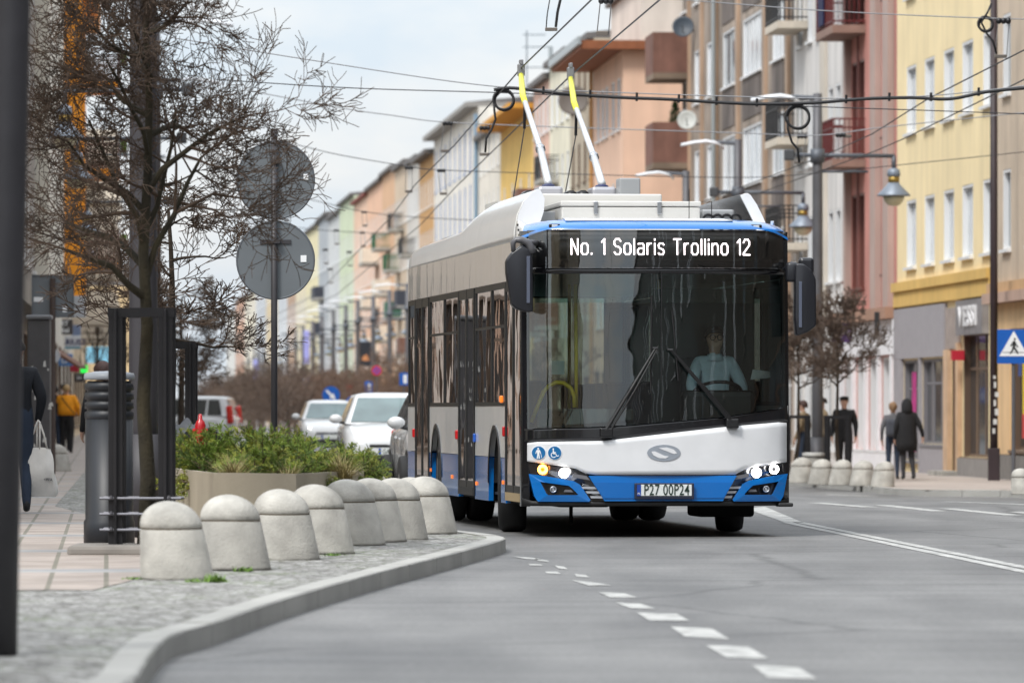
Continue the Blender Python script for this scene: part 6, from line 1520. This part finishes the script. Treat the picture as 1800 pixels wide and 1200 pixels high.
for i,(x,y,k,s) in enumerate(places):
    o=J[k] if jf[k] else copy_tree(J[k]); jf[k]=False
    o.location=(x,y,.115+.49); o.rotation_euler=(0,0,i*1.7); o.scale=(s*1.12,s*1.12,s*1.12); o['group']='juniper shrubs crowding the beige planter'; o['label']='green juniper shrub crowded in the beige stone planter'
def tuft(seed,n,L,m,label,loc,name='grass_tuft',cat='grass tuft',droop=.5,w_=.004,grp=None):
    rnd=random.Random(seed); B=MB()
    for k in range(n):
        a=rnd.uniform(0,6.283); e=rnd.uniform(.6,1.45); d=Vector((math.cos(a)*math.cos(e),math.sin(a)*math.cos(e),math.sin(e))); l=L*rnd.uniform(.6,1.1); b=Vector((rnd.gauss(0,.03),rnd.gauss(0,.03),0)); sd=Vector((-math.sin(a),math.cos(a),0))*w_
        pts=[b]
        for i in range(4): d=(d+Vector((math.cos(a)*.12,math.sin(a)*.12,-droop*.28))).normalized(); pts.append(pts[-1]+d*l/4)
        vs=[]
        for i,p in enumerate(pts): vs+=[p-sd*(1-i/4.2),p+sd*(1-i/4.2)]
        B.add(vs,[(2*i,2*i+1,2*i+3,2*i+2) for i in range(4)])
    o=B.build(name,m,recalc=False); o.location=loc; tag(o,label,cat,grp); return o
STRAW=mat('straw_grass',(.33,.27,.12),.8,var=.3,scale=8)
tuft(1,300,.33,STRAW,'arching straw coloured grass tuft at the planter front, left one',(-2.27,47.2,.60),name='ornamental_grass',cat='ornamental grass')
tuft(2,320,.36,STRAW,'arching straw coloured grass tuft at the planter end near the bus',(-1.40,47.9,.60),name='ornamental_grass',cat='ornamental grass')
tuft(3,200,.26,STRAW,'small dry grass tuft between junipers at planter middle',(-1.80,46.7,.60),name='ornamental_grass',cat='ornamental grass')
WEED=mat('weed_green',(.12,.22,.03),.8,var=.3,scale=9)
for i,(px,py,L,n,l) in enumerate(((378,1022,.07,160,'bright green weed tuft at the foot of the nearest bollard'),(430,1004,.05,90,'low green weeds between the first two bollards'),(345,1022,.035,60,'thin weeds in front of the nearest bollard'),(585,976,.035,60,'thin weeds at the foot of the fourth bollard'),(232,1017,.03,50,'sparse weeds on the slab edge by the tree grate'))):
    p=gnd(px,py,.115); tuft(20+i,n,L,WEED,l,p,name='weed_tuft',cat='weeds',w_=.006)
# ---------------------------------------------------------------- cars
CGL=mat('car_glass',(.10,.15,.155),.05,spec=.9,var=.35,scale=1.2); CGLD=mat('car_glass_dark',(.02,.025,.028),.05,spec=.9)
CWHITE=mat('car_white',(.60,.61,.62),.22,coat=.8); CDARK=mat('car_dark_grey',(.05,.055,.065),.25,coat=.8); CTR=mat('car_black_trim',(.015,.015,.016),.45)
HLG=mat('headlamp_glass',(.45,.48,.5),.12,.3); HLW=mat('headlamp_lit',(1,.97,.9),.4,emit=6); HLO=mat('turn_lamp_lit',(1,.55,.2),.4,emit=5); TLR=mat('tail_lamp_red',(.62,.03,.02),.2,coat=.5)
def car(label,loc,rz,paint=CWHITE,L=4.1,W=1.0,Hh=1.5,boxy=0.0,plate_txt=None,lit=(None,None),glass=CGL,rear_detail=False,wheel_r=.305,group=None):
    t=thing('parked_car' if rear_detail else 'car',label,'car',loc,rz,group); k=L/4.1; kz=Hh/1.5
    st=[(0,.60,.30,.50,.60),(.07,.73,.23,.55,.70),(.25,.82,.2,.62,.79),(.7,.86,.2,.70,.88),(1.05,.87,.2,.76,.965),(1.6,.88,.2,.8,.98),(2.6,.88,.2,.82,.99),(3.5,.865,.2,.85,1.0),(3.85,.82,.24,.85,1.0),(4.02,.76,.30,.82,.97),(4.1,.66,.36,.75,.9)]
    mb=MB(); mb.smooth=True; secs=[]
    for y,w_,zb,zs,zt in st:
        w_*=W; half=[(0,zb),(w_*.82,zb),(w_*.97,zb+.10),(w_,zs*.75+zb*.25),(w_*.985,zs),(w_*.93,zt-.035),(w_*.80,zt),(w_*.4,zt+.022),(0,zt+.028)]
        sec=[Vector((x,y*k,z*kz)) for x,z in half]+[Vector((-x,y*k,z*kz)) for x,z in half[-2:0:-1]]; secs.append(sec)
    n=len(secs[0]); vs=[p for s_ in secs for p in s_]; fs=[]
    for i in range(len(secs)-1):
        for j in range(n): fs.append((i*n+j,i*n+(j+1)%n,(i+1)*n+(j+1)%n,(i+1)*n+j))
    fs+=[tuple(range(n))[::-1],tuple((len(secs)-1)*n+j for j in range(n))]
    mb.add(vs,fs); body=mb.build('body',paint,t)
    # cabin
    yb0,yb1,yr0,yr1=.98*k,(3.95+.08*boxy)*k,1.75*k,(3.45+.42*boxy)*k; zb,zr=.955*kz,1.475*kz; wb,wr=.815*W,(.60+.08*boxy)*W
    def ringc(v,z):
        y0=yb0+(yr0-yb0)*v; y1=yb1+(yr1-yb1)*v; w_=wb+(wr-wb)*v; r=.10
        P=[]
        for cx,cy,a in ((w_-r,y0+r,-90),(w_-r,y1-r,0),(-w_+r,y1-r,90),(-w_+r,y0+r,180)):
            for q in range(5): aa=R(a+90*q/4); P.append(Vector((cx+r*math.cos(aa),cy+r*math.sin(aa),z)))
        return P
    mb=MB(); mb.smooth=True; rings=[ringc(0,zb),ringc(.5,(zb+zr)/2),ringc(.93,zr-.035),ringc(.985,zr-.01)]
    cen=Vector((0,(yr0+yr1)/2,zr+.035*kz)); 
    rings.append([cen.lerp(Vector((p.x,p.y,zr+.01)),.75)+Vector((0,0,.012)) for p in ringc(1,zr)]); rings.append([cen.lerp(Vector((p.x,p.y,zr+.02)),.3)+Vector((0,0,.006)) for p in ringc(1,zr)])
    m=20; vs=[p for r_ in rings for p in r_]; fs=[(i*m+j,i*m+(j+1)%m,(i+1)*m+(j+1)%m,(i+1)*m+j) for i in range(len(rings)-1) for j in range(m)]+[tuple((len(rings)-1)*m+j for j in range(m))]
    mb.add(vs,fs); cab=mb.build('roof',paint,t)
    def pt(s,v): # side s=+-1 on side plane; returns fn of y fraction
        return v
    def quad(nm,P,m_,par,th=.012):
        P=[Vector(p) for p in P]; nrm=(P[1]-P[0]).cross(P[3]-P[0]).normalized(); mb=MB(); mb.prism([p-nrm*th*.2 for p in P],nrm*th); return mb.build(nm,m_,par)
    v0,v1=.07,.88
    def yf(v): return yb0+(yr0-yb0)*v
    def yk(v): return yb1+(yr1-yb1)*v
    def wv(v): return wb+(wr-wb)*v
    def zv(v): return zb+(zr-zb)*v
    e=.012
    quad('windscreen',[(-wv(v0)+.09,yf(v0)-e,zv(v0)),(wv(v0)-.09,yf(v0)-e,zv(v0)),(wv(v1)-.07,yf(v1)-e,zv(v1)),(-wv(v1)+.07,yf(v1)-e,zv(v1))],glass,t)
    quad('rear_window',[(wv(v0+.1)-.12,yk(v0+.1)+e,zv(v0+.1)),(-wv(v0+.1)+.12,yk(v0+.1)+e,zv(v0+.1)),(-wv(v1)+.1,yk(v1)+e,zv(v1)),(wv(v1)-.1,yk(v1)+e,zv(v1))],CGLD,t)
    for s in (-1,1):
        spans=[(.12,.40),(.43,.73),(.76,.93)]
        for a,b in spans:
            def P(f,v): y=yf(v)+.08+(yk(v)-yf(v)-.16)*f; return (s*(wv(v)+e*.4),y,zv(v))
            q=[P(a,v0),P(b,v0),P(b,v1),P(a,v1)]
            if s<0: q=q[::-1]
            quad('side_window',q,CGLD,t)
        mb=MB(); mb.smooth=True; mb.ball((s*(wb+.16),yb0+.25,zb+.09),.105,12,8,(1.15,.75,.78)); mi=mb.build('mirror',paint,t); mb=MB(); mb.tube([(s*(wb-.04),yb0+.3,zb+.0),(s*(wb+.1),yb0+.27,zb+.04)],.03,6); mb.build('mirror_arm',CTR,mi)
        # head lamp
        mb=MB(); mb.smooth=True; mb.ball((0,0,0),.17,14,8,(1.0,.5,.46)); hl=mb.build('headlight',(HLO if lit[(s+1)//2]=='o' else HLW) if False else HLG,t); hl.location=(s*.60*W,.20*k,.66*kz); hl.rotation_euler=(R(-18),0,s*R(38))
        if lit[(s+1)//2]:
            mb=MB(); mb.smooth=True; mb.ball((-.03*s,-.055,.01),.075,10,6,(1,.6,.8)); mb.build('bulb',HLO if lit[(s+1)//2]=='o' else HLW,hl)
        mb=MB(); mb.smooth=True; 
        if rear_detail:
            mb.bbox(-.06,.06,-.09,.09,-.27,.25,.03); x_=.79*W; y_=(3.93+.06*boxy)*k
        else: mb.bbox(-.12,.12,-.05,.05,-.1,.1,.03); x_=.68*W; y_=4.03*k
        tl=mb.build('tail_light',TLR,t); tl.location=(s*x_,y_,(1.02 if rear_detail else .84)*kz); tl.rotation_euler=(R(6),0,-s*R(20))
        for y in (.78*k,3.32*k):
            Mx=Matrix.Translation((s*.80*W,y,wheel_r))@Matrix.Rotation(R(90),4,'Y')
            mb=MB(); mb.smooth=True; mb.lathe([(a*wheel_r/.482,b*.68) for a,b in TY],28,Mx); wo=mb.build('wheel',RUBBER,t)
            mb=MB(); mb.smooth=True; mb.lathe([(.05,s*.095),(.1,s*.085),(.19,s*.088),(.2,s*.07)],20,Mx); mb.build('rim',mat('rim_silver',(0,0,0)),wo)
            mb=MB(); mb.disc((s*(.872*W),y,wheel_r+.02),wheel_r+.065,(s,0,0),.006,26); mb.build('wheel_arch',CTR,t)
            wo.location.x+=s*.085*W
        mb=MB(); mb.box(min(s*.884*W,s*.88*W),max(s*.884*W,s*.88*W),1.55*k,1.56*k,.35,.9*kz); mb.box(min(s*.886*W,s*.88*W),max(s*.886*W,s*.88*W),2.55*k,2.56*k,.35,.9*kz); mb.build('door_gap',CTR,t)
        mb=MB(); mb.bbox(s*.89*W-.015,s*.89*W+.015,2.25*k,2.45*k,.83*kz,.86*kz,.006); mb.build('door_handle',paint,t)
    mb=MB(); mb.bbox(-.42*W,.42*W,-.012,.1,.545*kz,.60*kz,.012); g=mb.build('grille',CTR,t); mb=MB(); mb.bbox(-.5*W,.5*W,-.015,.12,.27*kz,.40*kz,.02); mb.build('air_intake',CTR,t); mb=MB(); mb.bbox(-.1,.1,-.02,.0,.585*kz,.597*kz,.003); mb.build('grille_bar',CHROME,g)
    mb=MB(); mb.bbox(-.26,.26,-.035,-.012,.42*kz,.53*kz,.004); p_=mb.build('number_plate',mat('plate_white',(0,0,0)),t); mb=MB(); mb.box(-.26,-.215,-.038,-.034,.42*kz,.53*kz); mb.build('plate_band',mat('plate_blue',(0,0,0)),p_)
    if plate_txt: mb=MB(); put_text(mb,plate_txt,.12,(-.125,-.040,.475*kz),(1,0,0),(0,0,1),.001,.0006,sx=.8); mb.build('plate_text',mat('plate_ink',(0,0,0)),p_)
    mb=MB(); mb.box(-.1,.1,yb0-.03,yb0-.02,zb+.0,zb+.012); 
    return t
car('white hatchback with amber lit headlamp and blue banded plate, close behind planter',((691-900)*103/FPX,103,.0),.065,plate_txt='GA',lit=('o',None),Hh=1.52,W=1.0,L=4.4)
car('small white car with bright headlamp, farther back beside the white hatchback',((581-900)*163/FPX,163,.0),.065,lit=('w','w'),W=.96,L=3.95,Hh=1.5)
p=gnd(428,766); car('white boxy small car turned away showing a tall red tail lamp',((200-900)*171/FPX,171,0),R(-97),L=3.7,W=.96,Hh=1.62,boxy=.9,glass=CGLD,rear_detail=True)
car('white car pressed against the rear corner of the bus, only mirror and fender showing',(-.44,76.0,0),R(6),L=4.2,W=1.0,Hh=1.5)
car('dark grey car far behind the small white cars',((630-900)*232/FPX,232,0),.07,paint=CDARK,glass=CGLD,Hh=1.6)
# median trees between the carriageways
G='bare street trees in the far rows behind the cars'
k=0; Y=210
while Y<420:
    for dx in (-.8,.9):
        o=copy_tree(protos[k%2]); k+=1; X=-6.7-.07*(Y-205)+dx+rnd.uniform(-.3,.3); o.location=(X,Y+rnd.uniform(-1,1),0); o.rotation_euler=(0,0,rnd.uniform(0,6.28)); s=rnd.uniform(.6,.78); o.scale=(s*1.1,s*1.1,s); o['label']=LB; o['group']=G
    Y+=6
# ---------------------------------------------------------------- people
SKIN=mat('skin',(.52,.32,.24),.55,var=.08,scale=12); SHOE=mat('shoe_dark',(.02,.02,.022),.5)
def cloth(n,c,var=.15): return mat('cloth_'+n,c,.9,var=var,scale=7,bump=.3,bscale=25)
def person(label,loc,rz,h,top,legs,skin=SKIN,shoe=SHOE,arms=None,legpose=None,bulk=1.0,lean=0.0,head_fwd=.02,sleeve=None,seated=False,cuff=None):
    """standing figure facing local +Y. arms: dict side->(elbow,wrist,hand)"""
    S=h/1.75; J={}; E=[]
    def j(n,p,r,m): J[n]=(Vector(p)*S,r*S,m)
    T,Lg,Sk,Sh=0,1,2,3
    j('pelvis',(0,0,.96),.135*bulk,Lg); j('waist',(0,lean*.3,1.12),.128*bulk,T); j('chest',(0,lean*.8,1.33),.145*bulk,T); j('neckb',(0,lean,1.475),.072,T); j('neck',(0,lean+.01,1.53),.052,Sk); j('jaw',(0,lean+head_fwd+.01,1.59),.070,Sk); j('head',(0,lean+head_fwd,1.66),.085,Sk); j('crown',(0,lean+head_fwd-.01,1.715),.062,Sk)
    E+=[('pelvis','waist'),('waist','chest'),('chest','neckb'),('neckb','neck'),('neck','jaw'),('jaw','head'),('head','crown')]
    j('nose',(0,lean+head_fwd+.098,1.645),.012,Sk); E.append(('head','nose'))
    for s,n in ((-1,'l'),(1,'r')):
        j(n+'ear',(s*.083,lean+head_fwd-.01,1.655),.014,Sk); E.append(('head',n+'ear'))
        lp=(legpose or {}).get(n) or ((s*.10,.01,.51),(s*.10,-.02,.085),(s*.115,.13,.035))
        j(n+'hip',(s*.092,0,.90),.098*bulk,Lg); j(n+'knee',lp[0],.064*bulk,Lg); j(n+'ank',lp[1],.043*bulk,Lg); j(n+'toe',lp[2],.040,Sh)
        hl=Vector(lp[1]); j(n+'heel',(hl.x,hl.y-.03,max(.035,hl.z-.05)),.040,Sh)
        E+=[('pelvis',n+'hip'),(n+'hip',n+'knee'),(n+'knee',n+'ank'),(n+'ank',n+'heel'),(n+'heel',n+'toe')]
        ap=(arms or {}).get(n) or ((s*.245,-.04,1.16),(s*.26,.06,.92),(s*.255,.10,.83))
        j(n+'sho',(s*.165*(.5+.5*bulk),lean*.9,1.415),.078*bulk,T); j(n+'elb',ap[0],.053*bulk,T); j(n+'wri',ap[1],.036*(.5+.5*bulk),T); 
        a,b=Vector(ap[1]),Vector(ap[2]); d=(b-a).normalized(); j(n+'palm0',a+d*.035,.026,Sk); j(n+'palm',b,.030,Sk)
        E+=[('chest',n+'sho'),(n+'sho',n+'elb'),(n+'elb',n+'wri'),(n+'wri',n+'palm0'),(n+'palm0',n+'palm')]
        sd=Vector((0,1,0)); sd=(sd-d*sd.dot(d)).normalized(); cu=Vector((-s,0,0)); cu=(cu-d*cu.dot(d)).normalized()
        for q,(o,ln) in enumerate(((-.026,.062),(-.009,.078),(.009,.082),(.026,.07))):
            f0=b+sd*-o+d*.012; j(n+'f%da'%q,f0+d*ln*.5+cu*.008,.0095,Sk); j(n+'f%db'%q,f0+d*ln*.9+cu*.034,.008,Sk); E+=[(n+'palm',n+'f%da'%q),(n+'f%da'%q,n+'f%db'%q)]
        j(n+'tha',a+d*.055+sd*.036+cu*.012,.011,Sk); j(n+'thb',a+d*.09+sd*.05+cu*.03,.009,Sk); E+=[(n+'palm0',n+'tha'),(n+'tha',n+'thb')]
    names=list(J); idx={n:i for i,n in enumerate(names)}
    me=bpy.data.meshes.new('person'); me.from_pydata([J[n][0] for n in names],[(idx[a],idx[b]) for a,b in E],[])
    ob=bpy.data.objects.new('person',me); COL.objects.link(ob)
    md=ob.modifiers.new('s','SKIN'); md.use_smooth_shade=True
    for i,n in enumerate(names):
        sv=me.skin_vertices[0].data[i]; r=J[n][1]; sv.radius=(r,r); sv.use_root=(n=='pelvis')
        if n in('chest','waist','pelvis'): sv.radius=(r*1.12,r*.85)
    sb=ob.modifiers.new('u','SUBSURF'); sb.levels=2; sb.render_levels=2
    dg=bpy.context.evaluated_depsgraph_get(); ev=bpy.data.meshes.new_from_object(ob.evaluated_get(dg)); bpy.data.objects.remove(ob)
    ev.materials.clear()
    for m in (top,legs,skin,shoe): ev.materials.append(m)
    segs=[(J[a][0],J[b][0],J[a][1],J[b][1],J[a][2],J[b][2]) for a,b in E]
    mi=[]
    for p in ev.polygons:
        c=p.center; best=None
        for a,b,ra,rb,ma,mb_ in segs:
            d=b-a; t=max(0,min(1,(c-a).dot(d)/max(d.length_squared,1e-9))); dist=(c-(a+d*t)).length/(ra+(rb-ra)*t)
            if best is None or dist<best[0]: best=(dist,ma if t<.55 else mb_)
        mi.append(best[1])
    ev.polygons.foreach_set('material_index',mi); ev.polygons.foreach_set('use_smooth',[True]*len(mi)); ev.name='person'
    o=bpy.data.objects.new('person',ev); COL.objects.link(o); o.location=loc; o.rotation_euler=(0,0,rz); tag(o,label,'person')
    o['_h']=S; return o
HAIRS={}
def hair(o,m,lean=0.0,head_fwd=.02,long=0.0,name='hair',bald=0.0,sc=1.0):
    S=o['_h']; mb=MB(); mb.smooth=True; vs=[]; n=20; c=Vector((0,lean+head_fwd-.018,1.668)); rows=9
    for i in range(rows+1):
        for k in range(n):
            a=2*math.pi*k/n; back=(1-math.sin(a))/2 # 1 at the back
            tmax=1.05+(.75+long)*back**.7 ; th=.12*0+ (tmax)*i/rows
            r=.106*sc*(1+.05*math.sin(5*a+i)); z=math.cos(th); q=math.sin(th)
            ext=long*.10*max(0,th-1.6)*back
            vs.append((c+Vector((q*r*.93*math.cos(a),q*r*1.05*math.sin(a),z*r*1.02-ext)))*S)
    fs=[(i*n+k,i*n+(k+1)%n,(i+1)*n+(k+1)%n,(i+1)*n+k) for i in range(rows) for k in range(n)]
    mb.add(vs,fs); return mb.build(name,m,o)
def coat(o,m,zs,name='coat',mats=None):
    """loft: list of (z, half width, half depth, y offset)"""
    S=o['_h']; mb=MB(); mb.smooth=True; n=24; vs=[]
    for i,(z,a,b,y) in enumerate(zs):
        for k in range(n): t=2*math.pi*k/n; f=1+.025*math.sin(6*t+i*1.3); vs.append(Vector((a*f*math.cos(t),y+b*f*math.sin(t),z))*S)
    fs=[(i*n+k,i*n+(k+1)%n,(i+1)*n+(k+1)%n,(i+1)*n+k) for i in range(len(zs)-1) for k in range(n)]+[tuple(range(n))[::-1],tuple((len(zs)-1)*n+k for k in range(n))]
    mb.add(vs,fs); return mb.build(name,m,o)
JEANS=cloth('jeans',(.022,.034,.06)); NAVY=cloth('dark_navy',(.007,.009,.014)); BLK=cloth('black',(.012,.012,.014)); MUST=cloth('mustard',(.75,.29,.01)); KHAK=cloth('khaki',(.25,.19,.12)); SHIRT=cloth('light_blue_shirt',(.58,.66,.74),.08); GREYC=cloth('grey',(.12,.12,.13))
HD=mat('hair_dark',(.018,.012,.010),.7,var=.3,scale=20); HBL=mat('hair_blonde',(.36,.24,.11),.7,var=.3,scale=20); HBR=mat('hair_brown',(.05,.022,.018),.7,var=.3,scale=20); HGR=mat('hair_grey',(.10,.085,.075),.7,var=.3,scale=20)
# man with the tote bag at the left edge, walking away
Y=62.; Xm=(28-900)*Y/FPX
wr=(60,744)
def lp(px,py): q=at(px,py,Y); return ((q.x-Xm)/ (1.83/1.75),0,(q.z-.115)/(1.83/1.75))
o=person('person in dark navy jacket and jeans carrying a white tote bag at the left edge',(Xm,Y,.115),R(8),1.83,NAVY,JEANS,bulk=1.16,
  arms={'r':((.265,-.05,1.17),(.232,.02,.955),(.222,.03,.885)),'l':None},legpose={'l':((-.10,.12,.53),(-.10,.02,.12),(-.11,.17,.07)),'r':((.10,.02,.50),(.10,-.16,.12),(.105,-.04,.035))})
hair(o,HD); 
# tote bag, hanging from the hand
TOTE=mat('tote_canvas',(.70,.68,.65),.9,var=.1,scale=6,bump=.3,bscale=14)
c=at(67,740,Y); s=FPX/Y; t=thing('tote_bag','off white canvas tote bag with dark print hanging from the hand at left','bag',(c.x,Y+.02,c.z))
mb=MB(); mb.smooth=True; zt,zb=-(788-740)/s,-(873-740)/s
def tote(u,v):
    a=2*math.pi*u; z=zt+(zb-zt)*v; w_=(.125+.05*math.sin(v*1.9))*(1 if v<.93 else .86); d=.015+.065*math.sin(math.pi*min(1,v*.9+.02)); q=lambda t:abs(t)**.6*(1 if t>0 else -1)
    return Vector((w_*q(math.cos(a))+.012*math.sin(9*v+3*a)+.03*v,d*q(math.sin(a))*(1+.2*math.sin(5*a+6*v)),z-.012*math.cos(2*a)*(v<.1)))
mb.grid(tote,[i/40 for i in range(41)],[i/14 for i in range(15)]); mb.add([tote(i/40,1) for i in range(40)],[tuple(range(40))]); bag=mb.build('body',TOTE,t,recalc=False)
for dx,dy in ((-.045,-.012),(.04,.012)):
    mb=MB(); mb.smooth=True
    P=[Vector((dx-.055,dy,zt-.03)),Vector((dx*.5-.035,dy,zt*.5)),Vector((-.012,dy*.5,-.01)),Vector((.0,dy*.5,.012)),Vector((.015,dy*.5,-.01)),Vector((dx*.5+.04,dy,zt*.5)),Vector((dx+.06,dy,zt-.03))]
    mb.tube(P,.011,6); mb.build('handle',TOTE,t)
mb=MB(); put_text(mb,'WARSZAWA',.045,(.03,-.098,zt+(zb-zt)*.62),(1,0,-.12),(0.1,0,1),.002,.001) ; pr_=mb.build('print',mat('ink_grey',(.09,.09,.10),.8),t)
pr_.location=(0,.018,0)
# woman in mustard jacket, dark haired companion in jeans
Y=150; g=lambda px:((px-900)*Y/FPX,Y,.115)
o=person('woman in bright mustard jacket and black trousers walking away with a shoulder strap',g(117),R(-4),1.74,MUST,BLK,bulk=1.38,arms={'l':((-.33,-.02,1.22),(-.37,.10,1.05),(-.30,.2,1.0)),'r':((.31,-.04,1.18),(.30,.1,1.0),(.24,.2,.97))},legpose={'l':((-.09,.05,.5),(-.09,-.03,.1),(-.1,.1,.05)),'r':((.12,0,.5),(.13,-.12,.09),(.14,.02,.04))})
hair(o,HBL,long=.3); coat(o,MUST,[(.98,.25,.18,0),(1.1,.25,.18,0),(1.3,.245,.175,0),(1.43,.21,.14,0),(1.5,.09,.09,0)],'jacket')
mb=MB(); S=o['_h']; mb.smooth=True; mb.tube([Vector((-.12,-.13,1.46))*S,Vector((0,-.175,1.3))*S,Vector((.15,-.165,1.12))*S,Vector((.22,-.1,1.02))*S],.012,6); mb.build('strap',BLK,o)
o=person('person with dark hair, black top and blue jeans in front of the mustard jacket woman',g(96),R(30),1.72,BLK,JEANS,bulk=1.05); hair(o,HD,long=.4)
o=person('person in black seen just above the mustard jacket woman',((113-900)*158/FPX,158,.115),R(0),1.8,BLK,BLK); hair(o,HD)
# woman with curly brown hair and fur collar behind the bin
Y=70.; o=person('woman with thick brown hair and tan fur collar behind the ribbed litter bin',((181-900)*Y/FPX,Y,.115),R(20),1.64,BLK,BLK,bulk=1.1); hair(o,HBR,long=.5,sc=1.22)
coat(o,mat('fur_tan',(.22,.13,.06),.95,var=.5,scale=16,bump=.6,bscale=20),[(1.40,.17,.13,0),(1.45,.16,.13,0),(1.52,.11,.11,0),(1.56,.07,.07,0)],'fur_collar'); coat(o,BLK,[(.75,.23,.17,0),(1.1,.21,.16,0),(1.38,.2,.15,0),(1.44,.16,.12,0)],'coat')
# right footway: woman in long black hooded coat and companion with backpack
Y=123.; zr=lambda X,Y_: gz(X,Y_)+.12
X=(1594-900)*Y/FPX; o=person('woman in long black hooded quilted coat walking past the grey shopfront',(X,Y,zr(X,Y)),R(8),1.68,BLK,cloth('charcoal',(.03,.03,.034)),bulk=1.12,arms={'r':((.29,-.06,1.17),(.36,.0,.97),(.37,.03,.88)),'l':None},legpose={'l':((-.08,.02,.5),(-.08,-.02,.09),(-.09,.1,.04)),'r':((.11,.02,.5),(.13,-.12,.10),(.13,.02,.05))})
coat(o,BLK,[(.62,.225,.16,0),(.8,.235,.17,0),(1.1,.215,.165,0),(1.3,.215,.165,0),(1.42,.18,.14,0),(1.5,.12,.12,-.01)],'coat'); coat(o,BLK,[(1.44,.13,.12,-.02),(1.55,.125,.13,-.02),(1.66,.12,.13,0),(1.74,.09,.10,0),(1.79,.035,.04,-.02)],'hood')
X=(1570-900)*(Y+.5)/FPX; o=person('person with light brown hair and grey backpack beside the black coated woman',(X,Y+.6,zr(X,Y)),R(-6),1.62,GREYC,JEANS,bulk=1.0); hair(o,mat('hair_light_brown',(.22,.13,.07),.7,var=.3,scale=20),long=.5)
mb=MB(); S=o['_h']; mb.bbox(-.16*S,.15*S,-.30*S,-.12*S,.98*S,1.38*S,.06); mb.build('backpack',cloth('backpack_grey',(.06,.065,.08)),o)
Y=125.5; X=(1484-900)*Y/FPX; o=person('man in black jacket and flat dark cap standing behind the slatted tree guard',(X,Y,zr(X,Y)),R(168),1.74,BLK,BLK,bulk=1.25); hair(o,HGR)
coat(o,BLK,[(1.715,.098,.115,.02),(1.74,.10,.12,.02),(1.765,.085,.095,.0),(1.78,.04,.05,-.01)],'cap')
Y=127; X=(1446-900)*Y/FPX; o=person('person in khaki jacket and black trousers behind the lamp post and round bin',(X,Y,zr(X,Y)),R(100),1.72,KHAK,BLK,bulk=1.15); hair(o,HD)
X=(1412-900)*Y/FPX; o=person('person in tan jacket and jeans glimpsed left of the right hand lamp post',(X,Y,zr(X,Y)),R(60),1.66,KHAK,JEANS,bulk=1.1); hair(o,HBR,long=.3)
Y=137; X=(1712-900)*Y/FPX
# ---- the driver, seated behind the windscreen
DL=BM@Vector((.73,1.36,.26)); S_=1.76
o=person('bus driver in light blue shirt and glasses sitting at the steering wheel','x' if False else (DL.x,DL.y,DL.z-.02),TH+math.pi,1.76,SHIRT,cloth('charcoal',(0,0,0)),bulk=1.0,
   arms={'l':((-.26,.14,1.17),(-.22,.36,1.02),(-.20,.44,1.04)),'r':((.26,.16,1.18),(.2,.36,1.04),(.17,.43,1.07))},
   legpose={'l':((-.17,.42,.93),(-.17,.50,.52),(-.17,.62,.47)),'r':((.17,.42,.93),(.17,.50,.52),(.17,.62,.47))},head_fwd=.03)
hair(o,HGR,head_fwd=.03)
S=o['_h']
mb=MB(); mb.smooth=True
for s in (-1,1): mb.ring(Vector((s*.035,.125,1.665))*S,.026*S,.0035*S,(0,1,0),16,5)
mb.tube([Vector((-.012,.128,1.67))*S,Vector((.012,.128,1.67))*S],.003,4)
for s in (-1,1): mb.tube([Vector((s*.06,.122,1.668))*S,Vector((s*.09,.02,1.665))*S],.003,4)
mb.build('glasses',BLACK,o)
coat(o,SHIRT,[(1.44,.10,.085,.02),(1.48,.078,.075,.02),(1.505,.068,.07,.02)],'collar')
for o in list(bpy.data.objects):
    if '_h' in o: del o['_h']
print('objects',len(bpy.data.objects))
